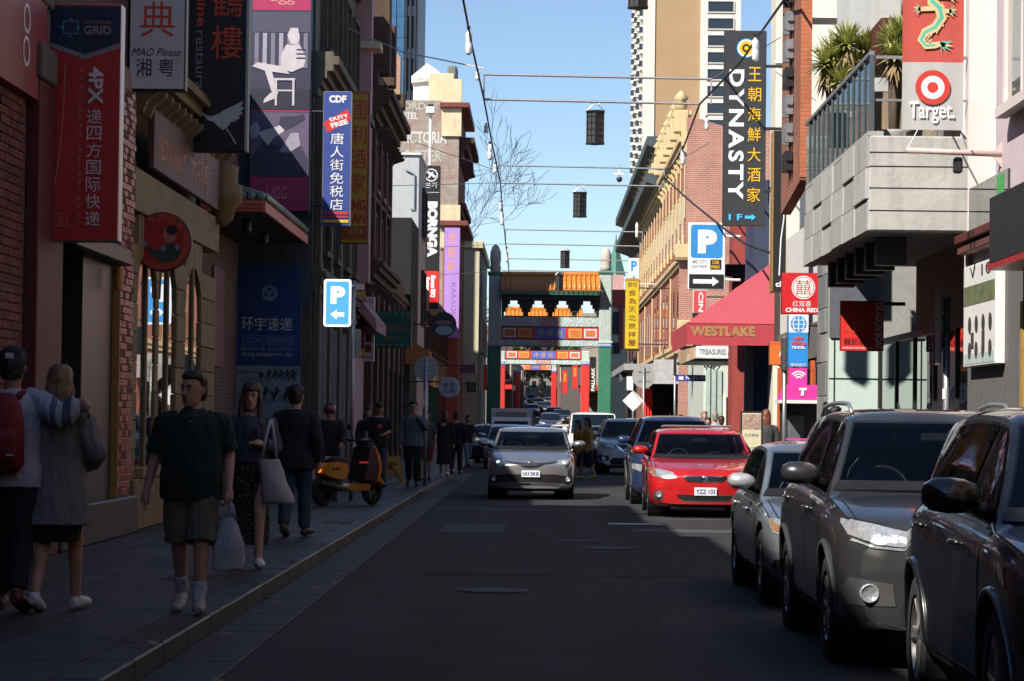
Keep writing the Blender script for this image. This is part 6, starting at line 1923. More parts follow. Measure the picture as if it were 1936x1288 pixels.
text_fit(ms, '北方美食', i_grey, (xa + xb) / 2, zb_ - .42, .26, .06, mY - .01)
text_fit(ms, 'LUNCH SPECIAL\nEVERY DAY', i_grey, (xa + xb) / 2, zb_ - .68, .24, .1, mY - .01)
bx(ms, 'foot', i_wh, xa, xb, mY - .02, mY + .08, za_ - .1, za_)
bx(ms, 'foot', m_black, xa + .05, xb - .05, mY - .1, mY + .16, PH, za_ - .09)
for (px, Y, ytop, lab) in ((1483, 44, 640, 'thin galvanised pole on the right kerb in front of the phone booth'), (1789, 36, 562, 'thick galvanised sign pole behind the grey parked car')):
 t = thing('street_pole', lab, 'pole', (gx(px, 850, Y), Y, PH))
 x = gx(px, 750, Y)
 MB().tube([(x, Y, PH), (x, Y, gz(px, ytop, Y))], .035 if px < 1500 else .048, 12).build('pole', m_galv, t, True)
 MB().lathe([(.05, 0), (.05, .03), (.02, .05)], 12, 'z', (x, Y, gz(px, ytop, Y))).build('cap', m_galv, t)
 if px > 1500:
  bx(t, 'sign_plate', M('plate_edge', (.25, .26, .25), .5), x - .13, x - .10, Y - .2, Y + .2, gz(px, 690, Y), gz(px, 542, Y))
  for py in (590, 660):
   bx(t, 'clamp', m_galv, x - .11, x + .03, Y - .03, Y + .03, gz(px, py + 3, Y), gz(px, py, Y))
  bx(t, 'sticker', i_wh, x - .06, x - .02, Y - .05, Y - .045, gz(px, 755, Y), gz(px, 735, Y))
 else:
  bx(t, 'sign_plate', M('plate_dark', (.08, .08, .08), .5), x - .05, x + .0, Y - .2, Y + .2, gz(px, 700, Y), gz(px, 640, Y))

# --- vehicles
WORK = bpy.data.scenes.new('work')

def evaluated(*obs):
 for o in obs: WORK.collection.objects.link(o)
 vl = WORK.view_layers[0]
 vl.update()
 me = bpy.data.meshes.new_from_object(obs[0].evaluated_get(vl.depsgraph))
 for o in obs: WORK.collection.objects.unlink(o)
 return me

def curve(pts):
 xs, ys = [p[0] for p in pts], [p[1] for p in pts]
 n = len(xs)
 d = [(ys[i + 1] - ys[i]) / (xs[i + 1] - xs[i]) for i in range(n - 1)]
 m = [d[0]] + [0 if d[i - 1] * d[i] <= 0 else 2 * d[i - 1] * d[i] / (d[i - 1] + d[i]) for i in range(1, n - 1)] + [d[-1]]

 def f(t):
  if t <= xs[0]: return ys[0]
  if t >= xs[-1]: return ys[-1]
  i = max(k for k in range(n - 1) if xs[k] <= t)
  h = xs[i + 1] - xs[i]
  s = (t - xs[i]) / h
  return ((1 + 2 * s) * (1 - s) ** 2 * ys[i] + s * (1 - s) ** 2 * h * m[i] + s * s * (3 - 2 * s) * ys[i + 1] + s * s * (s - 1) * h * m[i + 1])
 return f

m_tyre = M('tyre_rubber', (.022, .022, .023), .8, var=.2, scale=20, bump=.2)
m_rim = M('alloy_rim', (.50, .50, .51), .25, .9, var=.1, bump=0)
m_rimd = M('dark_rim', (.10, .10, .10), .35, .8, bump=0)
m_cglass = MGLASS('car_glass', (.008, .013, .022), rough=.02, spec=.28)
m_cglass.node_tree.nodes['Principled BSDF'].inputs['Coat Weight'].default_value = .0
m_trim = M('black_trim', (.012, .012, .013), .4, bump=0)
m_plas = M('grey_plastic', (.035, .035, .037), .6, bump=.05)
m_chrome = M('chrome', (.70, .70, .71), .12, 1.0, var=.03, bump=0)
m_lens = M('lamp_lens', (.55, .57, .60), .08, .55, var=.35, scale=26, bump=.3, bscale=50, coat=1.0)
m_lensd = M('lamp_lens_dark', (.05, .055, .06), .08, .2, var=.4, scale=20, bump=0, coat=1.0)
m_amber = M('amber_lens', (.26, .14, .08), .15, bump=0, coat=.6)
m_redl = M('red_lens', (.40, .01, .01), .15, bump=0, coat=.6)
m_plate = M('number_plate', (.72, .73, .75), .45, bump=0)
m_pink = ink('plate_blue', (.04, .06, .25))
CARCACHE = {}

def loft2(pts, rs, n=16):
 vs, fs = [], []
 for p, (d, w) in zip(pts, rs):
  for i in range(n):
   a = 2 * math.pi * i / n
   c, s_ = math.cos(a), math.sin(a)
   vs.append((p[0] + w * math.copysign(abs(c) ** .6, c), p[1] + d * math.copysign(abs(s_) ** .6, s_), p[2]))
 for j in range(len(pts) - 1):
  for i in range(n):
   a, b = j * n + i, j * n + (i + 1) % n
   fs.append((a, b, b + n, a + n))
 return vs, fs + [tuple(range(n))[::-1], tuple(range((len(pts) - 1) * n, len(pts) * n))]

def wheel_parts(root, x, y, r, w, sgn, rimmat, spokes=7, world=False):
 key = (round(r, 3), round(w, 3), sgn, rimmat.name, spokes)
 wl = bpy.data.objects.new('wheel', None)
 C.objects.link(wl)
 wl.parent = root
 wl.location = (x, y, r)
 if key not in CARCACHE:
  ty = MB().lathe([(r * .66, -w / 2), (r * .90, -w / 2), (r * .97, -w * .42), (r, -w * .30), (r, -w * .11), (r * .985, -w * .10), (r * .985, -w * .07), (r, -w * .06), (r, w * .06), (r * .985, w * .07), (r * .985, w * .10), (r, w * .11), (r, w * .30), (r * .97, w * .42), (r * .90, w / 2), (r * .66, w / 2)], 40, 'x', cap=False)
  t = ty.build('tyre', m_tyre, wl, True, world=False)
  rm = MB()
  o_ = sgn * w * .44
  rm.lathe([(r * .60, sgn * -w * .3), (r * .64, o_ - sgn * .01), (r * .69, o_), (r * .69, o_ + sgn * .006), (r * .63, o_ + sgn * .004), (r * .58, o_ - sgn * .03)], 36, 'x', cap=False)
  for k in range(spokes):
   a = 2 * math.pi * k / spokes
   for da in (-.13, .13):
    p0 = (o_ - sgn * .012, math.cos(a) * r * .12, math.sin(a) * r * .12)
    p1 = (o_ - sgn * .016, math.cos(a + da * .6) * r * .40, math.sin(a + da * .6) * r * .40)
    p2 = (o_ - sgn * .01, math.cos(a + da) * r * .62, math.sin(a + da) * r * .62)
    rm.tube([p0, p1, p2], [.020, .017, .019], 6)
  rm.lathe([(.0, o_ + sgn * .004), (r * .1, o_ + sgn * .002), (r * .16, o_ - sgn * .012), (r * .18, o_ - sgn * .05)], 16, 'x', cap=False)
  q = rm.build('rim', rimmat, wl, True, world=False, ang=40)
  bk = MB().lathe([(0.0, o_ - sgn * .07), (r * .62, o_ - sgn * .07)], 24, 'x', cap=False).build('brake_disc', m_rimd, wl, world=False)
  CARCACHE[key] = (t.data, q.data, bk.data)
 else:
  for nm, d in zip(('tyre', 'rim', 'brake_disc'), CARCACHE[key]):
   link(nm, d, None, wl)
 return wl

def build_car(name, label, sp, loc, rz=0.0, cat='car', group='cars in the street'):
 L, Wd, Ht, wb, fo = sp['L'], sp['W'], sp['H'], sp['wb'], sp['fo']
 ro = L - wb - fo
 hw0 = Wd / 2
 y0, y1 = -fo, wb + ro
 gc_ = sp.get('gc', .20)
 hz0, hz1 = sp['hood']
 yc, yrf, yrr = sp['cowl'], sp['roof_f'], sp['roof_r']
 belt = sp.get('belt', (.86, .96))
 deck = sp.get('deck', None)
 tail = sp.get('tail', y1 - .12)
 pts = [(y0, hz0 - .10), (y0 + .10, hz0), (y0 + .35, hz0 + .055), (yc - .25, hz1 - .02), (yc, hz1), ((yc + yrf) / 2, (hz1 + Ht) / 2 + .035), (yrf, Ht - .025), ((yrf + yrr) / 2, Ht), (yrr, Ht - .05)]
 if deck:
  pts += [(deck[0], deck[1]), (y1 - .12, deck[1] - .02), (y1, deck[1] - .12)]
 else:
  pts += [(tail, Ht - .22), (y1 - .06, belt[1] + .05), (y1, belt[1] - .15)]
 zt = curve(pts)
 zs = curve([(y0, hz0 - .17), (y0 + .35, hz0 - .035), (yc, min(belt[0], hz1 - .03)), (wb * .5, (belt[0] + belt[1]) / 2), (wb, belt[1]), (y1, belt[1] - .2)])
 hwf = curve([(y0, hw0 * .84), (y0 + .16, hw0 * .93), (y0 + .45, hw0 * .985), (0.0, hw0), (wb * .5, hw0 * .985), (wb, hw0), (y1 - .35, hw0 * .97), (y1, hw0 * .86)])
 zbf = curve([(y0, gc_ + .03), (y0 + .25, gc_ - .03), (wb, gc_), (y1 - .2, gc_ + .05), (y1, gc_ + .16)])
 tum = sp.get('tumble', .30)

 def crown(y):
  return .055 if (y > yc) else .05

 def section(y):
  hw, zb, sh, t = hwf(y), zbf(y), zs(y), zt(y)
  sh = min(sh, t - .02)
  zm = zb + (sh - zb) * .5
  lo = [(0, zb), (.7 * hw, zb), (.88 * hw, zb + .02), (.955 * hw, zb + .09), (.978 * hw, zb + .16), (.985 * hw, zm - .08), (1.0 * hw, zm + .08), (.998 * hw, sh - .16), (.985 * hw, sh - .07), (.955 * hw, sh - .02), (.925 * hw, sh)]
  side = max(t - crown(y), sh + .004)
  xr = .925 * hw - tum * (side - sh)
  up = []
  for k in (.25, .5, .75, 1.0):
   up.append((.925 * hw + (xr - .925 * hw) * k + .012 * math.sin(k * math.pi) * min(1, (side - sh) * 3), sh + (side - sh) * k))
  up += [(xr * .93, side + (t - side) * .38), (xr * .75, side + (t - side) * .75), (xr * .4, side + (t - side) * .95), (0, t)]
  return lo + up
 ys = sorted(set([y0, y0 + .03, y0 + .08, y0 + .15, y0 + .25] + [y0 + .25 + (y1 - y0 - .45) * i / 46 for i in range(47)] + [y1 - .2, y1 - .1, y1 - .04, y1]))
 secs = [section(y) for y in ys]
 ns = len(secs[0])
 vs, fs = [], []
 ring = 2 * ns - 2
 for y, sc in zip(ys, secs):
  for (x, z) in sc: vs.append([x, y, z])
  for (x, z) in sc[-2:0:-1]: vs.append([-x, y, z])
 for j in range(len(ys) - 1):
  for i in range(ring):
   a, b = j * ring + i, j * ring + (i + 1) % ring
   fs.append((a, a + ring, b + ring, b))
 NC = 10
 for j, fl in ((0, False), (len(ys) - 1, True)):
  base = len(vs)
  sc = secs[j]
  for (x, z) in sc:
   for k in range(NC + 1):
    vs.append([x * (1 - 2 * k / NC), ys[j], z])
  for i in range(ns - 1):
   for k in range(NC):
    a = base + i * (NC + 1) + k
    q = (a, a + 1, a + NC + 2, a + NC + 1)
    fs.append(q if not fl else q[::-1])
 bow, lean = sp.get('bow', .17), sp.get('lean', .35)
 for v in vs:
  f = max(0.0, min(1.0, 1 - (v[1] - y0) / (fo * 1.05)))
  g = max(0.0, min(1.0, 1 - (y1 - v[1]) / .6))
  u = v[0] / hw0
  v[1] += f * f * (bow * u * u + lean * max(0, v[2] - .52) ** 2 + .35 * max(0, .38 - v[2]) ** 2) - g * (.08 * u * u)
 me = bpy.data.meshes.new('body')
 me.from_pydata([tuple(v) for v in vs], [], fs)
 bm = bmesh.new()
 bm.from_mesh(me)
 bmesh.ops.remove_doubles(bm, verts=bm.verts, dist=.0008)
 bmesh.ops.dissolve_degenerate(bm, edges=bm.edges, dist=.0002)
 bmesh.ops.recalc_face_normals(bm, faces=bm.faces)
 bm.to_mesh(me)
 bvh = BVHTree.FromBMesh(bm)
 bm.free()
 root = thing(name, label, cat, loc, rz, group)
 body = link('body', me, sp['paint'], root)
 wr = sp.get('wr', .325)
 ww = sp.get('ww', .21)
 cut = MB()
 for yy in (0.0, wb):
  for sg in (-1, 1):
   cut.lathe([(wr + .055, sg * (hw0 - .40)), (wr + .055, sg * (hw0 + .3))], 30, 'x', (0, yy, wr + .01))
 inside = sp.get('inside', False)
 zw0, zw1 = hz1 + .02, Ht - .10

 def xs_at(z):
  lo_, hi_ = yc, yrf
  for _ in range(30):
   mid = (lo_ + hi_) / 2
   if zt(mid) < z: lo_ = mid
   else: hi_ = mid
  y = hi_
  sh, side = zs(y), max(zt(y) - crown(y), zs(y) + .004)
  return .925 * hwf(y) - tum * (side - sh)
 nW = 6
 rp = [(xs_at(zw0 + (zw1 - zw0) * i / nW) - .055, zw0 + (zw1 - zw0) * i / nW) for i in range(nW + 1)]

 def side_poly(ya, yb, inset):
  top, bot = [], []
  n = 14
  for i in range(n + 1):
   y = ya + (yb - ya) * i / n
   zt_ = zt(y) - crown(y) - .025 - inset
   zb_ = zs(y) + .03 + inset
   if zt_ > zb_ + .02:
    top.append((y, zt_)); bot.append((y, zb_))
  return bot + top[::-1]
 ys0 = yc + .26
 ye = sp.get('glass_end', yrr + .15)
 yB = sp.get('bpillar', wb * .47)
 wins = [(a, b) for a, b in ((ys0, yB - .035), (yB + .035, min(ye, wb + .1)), (wb + .17, ye)) if b - a > .12]
 co = cut.build('cut', None, None)
 cutters = [co]
 if inside:
  cv = MB()
  cy = [yc + .12 + (yrr + .12 - yc - .12) * i / 14 for i in range(15)]
  vs_, n_ = [], 0
  for y in cy:
   hw, sh, t = hwf(y), zs(y), zt(y)
   side = max(t - crown(y), sh + .004)
   xr_ = .925 * hw - tum * (side - sh) - .05
   half = [(.0, .40), (.80 * hw, .40), (.86 * hw, .5), (.925 * hw - .06, sh - .02), (xr_, max(side - .03, sh)), (xr_ * .7, max(t - .06, sh + .01)), (0, max(t - .05, sh + .012))]
   ring_ = half + [(-x, z) for x, z in half[-2:0:-1]]
   n_ = len(ring_)
   vs_ += [(x, y, z) for x, z in ring_]
  fs_ = [(j * n_ + i, j * n_ + (i + 1) % n_, (j + 1) * n_ + (i + 1) % n_, (j + 1) * n_ + i) for j in range(14) for i in range(n_)] + [tuple(range(n_)), tuple(range(14 * n_, 15 * n_))[::-1]]
  cutters.append(cv.add(vs_, fs_).build('cavity', None, None))
  ri = [(a - .012, z + (.012 if i == 0 else (-.012 if i == nW else 0))) for i, (a, z) in enumerate(rp)]
  cutters.append(MB().prism([(-a, z) for a, z in ri] + [(a, z) for a, z in ri[::-1]], -4, yrf - .02, 'y').build('cut', None, None))
  for (a, b) in wins:
   q = side_poly(a, b, .02)
   if len(q) > 5: cutters.append(MB().prism(q, -3, 3, 'x').build('cut', None, None))
 for c_ in cutters[1:] + cutters[:1]:
  md = body.modifiers.new('b', 'BOOLEAN')
  md.operation, md.object, md.solver = 'DIFFERENCE', c_, 'EXACT'
  C.objects.unlink(c_)
 body.parent = None
 nm_ = evaluated(body, *cutters)
 body.parent = root
 body.modifiers.clear()
 for c_ in cutters[1:]: bpy.data.objects.remove(c_)
 if len(nm_.polygons) > 400:
  body.data = nm_
  nm_.name = 'body'
 bpy.data.objects.remove(co)
 body.data.materials.clear()
 body.data.materials.append(sp['paint'])
 for p in body.data.polygons: p.use_smooth = True
 body.data.set_sharp_from_angle(angle=rad(38))
 wells = MB()
 for yy in (0.0, wb):
  for sg in (-1, 1):
   o_ = MB().lathe([(wr + .053, sg * (hw0 - .02)), (wr + .053, sg * (hw0 - .40)), (0.0, sg * (hw0 - .40))], 24, 'x', (0, yy, wr + .01), cap=False)
   o_.build('wheel_well', m_trim, root, world=False)
   if sp.get('clad'):
    lip = MB()
    rr = wr + .06
    n = 18
    pv = []
    for i in range(n + 1):
     a = math.pi * (-.06 + 1.12 * i / n)
     yq, zq = yy + rr * math.cos(a), wr + .01 + rr * math.sin(a)
     h = bvh.ray_cast(Vector((sg * 3, yq, zq)), Vector((-sg, 0, 0)))
     xq = h[0].x if h[0] else sg * hw0 * .98
     pv.append((xq + sg * .004, yq, zq))
    lip.tube(pv, .022, 6).build('arch_trim', m_plas if sp['clad'] != 'paint' else sp['paint'], root, True, world=False)
   wheel_parts(root, sg * (hw0 - ww / 2 - .015), yy, wr, ww, sg, sp.get('rim', m_rim), sp.get('spokes', 7))

 def patch(poly, view, mat, nm, proud=.006, sg=1, cuts=4, parent=None, off=None):
  b = bmesh.new()
  vv = [b.verts.new((p[0], p[1], 0)) for p in poly]
  try:
   b.faces.new(vv)
  except ValueError:
   b.free(); return None
  bmesh.ops.triangulate(b, faces=b.faces[:])
  for _ in range(5):
   lng = [e for e in b.edges if e.calc_length() > .055]
   if not lng: break
   bmesh.ops.subdivide_edges(b, edges=lng, cuts=1, use_grid_fill=True)
   bmesh.ops.triangulate(b, faces=b.faces[:])
  dead = []
  for v in b.verts:
   a, c = v.co.x, v.co.y
   if view == 'f': h = bvh.ray_cast(Vector((a, -9, c)), Vector((0, 1, 0)))
   elif view == 'r': h = bvh.ray_cast(Vector((a, 19, c)), Vector((0, -1, 0)))
   elif view == 's': h = bvh.ray_cast(Vector((sg * 9, a, c)), Vector((-sg, 0, 0)))
   else: h = bvh.ray_cast(Vector((a, c, 9)), Vector((0, 0, -1)))
   if h[0] is None: dead.append(v)
   else: v.co = h[0] + h[1] * proud * (1 if h[1].dot({'f': Vector((0, -1, 0)), 'r': Vector((0, 1, 0)), 's': Vector((sg, 0, 0)), 't': Vector((0, 0, 1))}[view]) > 0 else -1)
  if dead: bmesh.ops.delete(b, geom=dead, context='VERTS')
  if not b.faces: b.free(); return None
  bmesh.ops.recalc_face_normals(b, faces=b.faces[:])
  d = bpy.data.meshes.new(nm)
  b.normal_update()
  ref = {'f': Vector((0, -1, 0)), 'r': Vector((0, 1, 0)), 's': Vector((sg, 0, 0)), 't': Vector((0, 0, 1))}[view]
  if sum(f.normal.dot(ref) * f.calc_area() for f in b.faces) < 0:
   bmesh.ops.reverse_faces(b, faces=b.faces[:])
  b.to_mesh(d)
  b.free()
  for p in d.polygons: p.use_smooth = True
  return link(nm, d, mat, parent or root)

 def front(poly, mat, nm, proud=.006, mirror=True, parent=None):
  P = [(a * hw0, z) for a, z in poly]
  o = patch(P, 'f', mat, nm, proud, parent=parent)
  if mirror:
   patch([(-a, z) for a, z in P][::-1], 'f', mat, nm, proud, parent=parent)
  return o
 scr = patch([(-a, z) for a, z in rp] + [(a, z) for a, z in rp[::-1]], 'f', MCLEAR('car_clear_glass', (.66, .72, .74)) if inside else sp.get('glass', m_cglass), 'windscreen', .007)
 patch([(-rp[0][0] - .03, zw0 - .03), (-rp[0][0] * .98, zw0 + .035), (rp[0][0] * .98, zw0 + .035), (rp[0][0] + .03, zw0 - .03)], 'f', m_trim, 'scuttle', .009)
 for q in (-.1, .42):
  patch([(q * hw0, zw0 + .02), (q * hw0 + .012, zw0 + .01), (q * hw0 + .42, zw0 + .06), (q * hw0 + .42, zw0 + .078)], 'f', m_trim, 'wiper', .016)
 gl_ = MCLEAR('car_clear_glass', (.66, .72, .74)) if inside else sp.get('glass', m_cglass)
 for sg in (-1, 1):
  if not inside: patch(side_poly(ys0 - .03, ye + .03, -.012), 's', m_trim, 'window_trim', .005, sg)
  if sp.get('chrome'):
   patch([(y, z) for y, z in [(ys0 + (ye - ys0) * i / 10, zs(ys0 + (ye - ys0) * i / 10) + .012) for i in range(11)] + [(ye - (ye - ys0) * i / 10, zs(ye - (ye - ys0) * i / 10) + .028) for i in range(11)]], 's', m_chrome, 'belt_trim', .008, sg)
  for (a, b) in wins:
   patch(side_poly(a, b, .004), 's', gl_, 'side_window', .009, sg)
  for (a, b) in ((sp.get('door0', .42), yB), (yB + .012, wb - .12)):
   def dp(e):
    zb_ = gc_ + .12 - e
    top = lambda y: zs(y) + .005 + e
    bb = b + e if b == yB else b + e
    pts = [(a - e, zb_ + .02), (b - (.25 if b != yB else 0) + e, zb_ + .02)]
    if b != yB: pts.append((b + e, zb_ + .38))
    pts += [(b + e, top(b)), ((a + b) / 2, top((a + b) / 2)), (a - e, top(a))]
    return pts
   patch(dp(.006), 's', m_trim, 'door_gap', .0015, sg)
   d = patch(dp(-.002), 's', sp['paint'], 'door', .0035, sg)
   if d:
    zh_ = zs(b) - .11
    h = bvh.ray_cast(Vector((sg * 9, b - .16, zh_)), Vector((-sg, 0, 0)))
    if h[0]:
     MB().tube([(h[0].x + sg * .006, b - .25, zh_), (h[0].x + sg * .035, b - .20, zh_ + .004), (h[0].x + sg * .035, b - .11, zh_ + .004), (h[0].x + sg * .006, b - .06, zh_)], .013, 8).build('handle', sp.get('handle', sp['paint']), d, True, world=False)
  patch([(-.0 + .35, gc_ + .02), (wb - .35, gc_ + .02), (wb - .35, gc_ + .10), (.35, gc_ + .10)], 's', sp.get('sill', m_plas), 'sill', .006, sg)
  ym, zm = ys0 + .10, zs(ys0 + .1) + .10
  hx = bvh.ray_cast(Vector((sg * 9, ym, zm - .04)), Vector((-sg, 0, 0)))
  xb_ = abs(hx[0].x) if hx[0] else hw0 * .9
  mw, mh = sp.get('mirror', (.24, .15))
  mr = MB()
  prof_ = [(.0, .30), (.12, .72), (.35, .95), (.6, 1.0), (.85, .92), (1.0, .6)]
  mr.tube([(sg * (xb_ + .05 + mw * t), ym - .02 - .07 * math.sin(t * 2.6), zm + .06 + .012 * t) for t, s_ in prof_], [(mh * .5 * s_, .085 * s_) if False else (.085 * s_, mh * .5 * s_) for t, s_ in prof_], 14)
  mo = mr.build('mirror', sp.get('mirror_mat', sp['paint']), root, True, world=False)
  MB().tube([(sg * (xb_ - .04), ym + .02, zm - .03), (sg * (xb_ + .09), ym, zm + .015)], [.045, .03], 10).build('mirror_arm', m_trim, mo, True, world=False)
  MB().box(sg * (xb_ + .09), sg * (xb_ + .03 + mw * .95), ym + .055, ym + .062, zm - .01, zm + .06 + mh * .36).build('mirror_glass', m_chrome, mo, world=False)
 bl = []
 for i in range(9):
  y = y0 + .30 + (yc - .06 - y0 - .30) * i / 8
  bl.append((.865 * hwf(y), y))
 for sg in (-1, 1):
  P = [(sg * x, y) for x, y in bl] + [(sg * (x - .012), y) for x, y in bl[::-1]]
  patch(P, 't', m_trim, 'bonnet_gap', .0025)
 for it in sp.get('front', ()):
  kind = it[0]
  if kind == 'patch':
   front(it[1], it[2], it[3], it[4] if len(it) > 4 else .006, it[5] if len(it) > 5 else True)
  elif kind == 'disc':
   _, xf, z, r, mat, nm = it[:6]
   for sg in ((-1, 1) if xf else (1,)):
    h = bvh.ray_cast(Vector((sg * xf * hw0, -9, z)), Vector((0, 1, 0)))
    if h[0]:
     nn = 18
     MB().lathe([(r * 1.12, .05), (r * 1.12, -.012), (r, -.016), (r * .9, -.006), (0.0, -.012)], nn, 'y', (sg * xf * hw0, h[0].y - .022, z), cap=False).build(nm, mat, root, True, world=False)
  elif kind == 'plate':
   _, z, txt = it
   h = bvh.ray_cast(Vector((0, -9, z)), Vector((0, 1, 0)))
   yy = (h[0].y if h[0] else y0) - .035
   pl = MB().box(-.186, .186, yy, yy + .012, z - .067, z + .067, .004).build('number_plate', m_plate, root, world=False)
   MB().box(-.12, .12, yy + .012, yy + .06, z - .05, z + .05).build('plate_bracket', m_trim, pl, world=False)
   vs_, fs_ = text_mesh(txt, .03)
   xa_, xb2 = min(v.x for v in vs_), max(v.x for v in vs_); za2, zb2 = min(v.y for v in vs_), max(v.y for v in vs_)
   MB().add([((v.x - (xa_ + xb2) / 2) * .32 / (xb2 - xa_), yy - .002, z + (v.y - (za2 + zb2) / 2) * .078 / (zb2 - za2)) for v in vs_], fs_).build('plate_lettering', m_pink, pl, world=False, fix=False)
  elif kind == 'badge':
   _, z, r, style = it
   h = bvh.ray_cast(Vector((0, -9, z)), Vector((0, 1, 0)))
   yy = (h[0].y if h[0] else y0) - .012
   bg = MB()
   n = 20
   if style == 'ovals':
    for (rx, rz_, cz) in ((r * 1.35, r, 0), (r * .45, r * .8, 0), (r * .95, r * .42, r * .42)):
     bg.tube([(rx * math.cos(2 * math.pi * i / n), yy, z + cz + rz_ * math.sin(2 * math.pi * i / n)) for i in range(n + 1)], r * .11, 6)
   elif style == 'disc':
    bg.lathe([(0, -.006), (r * .8, -.004), (r, 0), (r, .02)], 20, 'y', (0, yy, z), cap=False)
   else:
    bg.tube([(r * math.cos(2 * math.pi * i / n), yy, z + r * math.sin(2 * math.pi * i / n)) for i in range(n + 1)], r * .16, 6)
    bg.box(-r * 1.1, r * 1.1, yy - .006, yy + .01, z - r * .22, z + r * .22, .003)
   bg.build('badge', m_chrome, root, True, world=False)
  elif kind == 'lamp_glow':
   _, xf, z, r, mat, nm = it
   for sg in (-1, 1):
    h = bvh.ray_cast(Vector((sg * xf * hw0, -9, z)), Vector((0, 1, 0)))
    if h[0]:
     MB().lathe([(0, -.01), (r * .7, -.008), (r, 0)], 14, 'y', (sg * xf * hw0, h[0].y - .006, z), cap=False).build(nm, mat, root, True, world=False)
 for sg in (-1, 1):
  patch([(sg * hw0 * .6, belt[1] - .28), (sg * hw0 * .92, belt[1] - .28), (sg * hw0 * .9, belt[1] - .06), (sg * hw0 * .62, belt[1] - .1)][::sg], 'r', m_redl, 'tail_light', .006)
 patch([(-hw0 * .62, belt[1] + .06), (hw0 * .62, belt[1] + .06), (hw0 * .52, Ht - .16), (-hw0 * .52, Ht - .16)], 'r', m_cglass, 'rear_window', .005)
 if sp.get('rails'):
  for sg in (-1, 1):
   pv = []
   for i in range(9):
    y = yrf + .1 + (yrr - yrf - .15) * i / 8
    x = sg * (.925 * hwf(y) - tum * (zt(y) - crown(y) - zs(y)) - .05)
    pv.append((x, y, zt(y) - .02 + (.055 if 0 < i < 8 else 0)))
   MB().tube(pv, .017, 8).build('roof_rail', sp['rails'], root, True, world=False)
 if sp.get('bars'):
  for y in (yrf + .45, yrr - .35):
   MB().box(-hw0 * .64, hw0 * .64, y - .03, y + .03, zt(y) + .03, zt(y) + .055, .01).build('roof_bar', m_galv, root, world=False)
 MB().tube([(0, yrr - .05, Ht - .05), (0, yrr + .02, Ht + .05)], [.02, .008], 8).build('aerial', m_trim, root, world=False)
 if inside:
  m_int = M('car_interior', (.030, .030, .033), .85, bump=.1)
  m_seat = M('car_seat', (.10, .10, .105), .9, bump=.2)
  MB().prism([(yc + .13, .45), (yc + .55, .45), (yc + .62, hz1 - .16), (yc + .55, hz1 - .05), (yc + .16, hz1 - .03)], -hw0 * .80, hw0 * .80, 'x').build('dashboard', m_int, root, world=False)
  st = MB()
  rs_, yst, zst, xst = .18, yc + .78, hz1 - .02, -.36
  st.tube([(xst + rs_ * math.cos(2 * math.pi * i / 20), yst + rs_ * .35 * math.sin(2 * math.pi * i / 20), zst + rs_ * .93 * math.sin(2 * math.pi * i / 20)) for i in range(21)], .014, 6)
  st.tube([(xst - rs_, yst, zst), (xst + rs_, yst, zst)], .014, 6).build('steering_wheel', m_trim, root, True, world=False)
  zsq = belt[0] - .28
  for xq in (-.36, .36):
   for ysq in (yc + 1.10, yc + 2.0):
    if ysq > yrr - .1: continue
    q = MB()
    q.add(*loft2([(xq, ysq, zsq), (xq, ysq + .04, zsq + .2), (xq, ysq + .10, zsq + .48), (xq, ysq + .12, zsq + .56)], [(.09, .22), (.08, .24), (.06, .20), (.03, .14)]))
    q.build('seat', m_seat, root, True, world=False)
    q = MB()
    q.add(*loft2([(xq, ysq + .12, zsq + .58), (xq, ysq + .12, zsq + .64), (xq, ysq + .13, zsq + .76), (xq, ysq + .13, zsq + .79)], [(.03, .09), (.05, .125), (.045, .115), (.02, .08)]))
    q.build('head_rest', m_seat, root, True, world=False)
  MB().box(-.12, .12, yrf - .22, yrf - .19, Ht - .24, Ht - .18, .01).build('rear_view_mirror', m_trim, root, world=False)
 MB().box(-hw0 * .78, hw0 * .78, -.2, wb + .2, gc_ - .03, gc_ + .02).build('floor_pan', m_trim, root, world=False)
 root['spec_roof'] = Ht
 del root['spec_roof']
 return root

hl_on = MEMIT('running_light', (.75, .85, 1.0), 2.2)
F_corolla = [
 ('patch', [(.0, .70), (.30, .715), (.62, .755), (.60, .775), (.3, .745), (.0, .725)], m_chrome, 'grille_bar', .010),
 ('patch', [(.0, .63), (.16, .645), (.3, .70), (.60, .748), (.3, .715), (.0, .70)], m_trim, 'grille', .007),
 ('patch', [(.56, .715), (.60, .785), (.92, .835), (.97, .80), (.94, .735), (.80, .705), (.66, .70)], m_lens, 'headlight', .009),
 ('patch', [(.84, .75), (.86, .815), (.95, .825), (.97, .80), (.94, .745)], m_amber, 'indicator', .012),
 ('patch', [(.0, .36), (.0, .50), (.50, .515), (.90, .47), (.94, .36), (.80, .33), (.5, .345)], m_trim, 'lower_intake', .007),
 ('patch', [(.0, .30), (.0, .335), (.5, .335), (.72, .305), (.9, .30), (.9, .27), (.7, .265), (.5, .295)], m_chrome, 'bumper_lip', .012),
 ('disc', .84, .415, .042, m_lens, 'fog_light'), ('lamp_glow', .74, .745, .035, hl_on, 'running_light'),
 ('badge', .715, .062, 'ovals'), ('plate', .52, '1KI·3KB')]
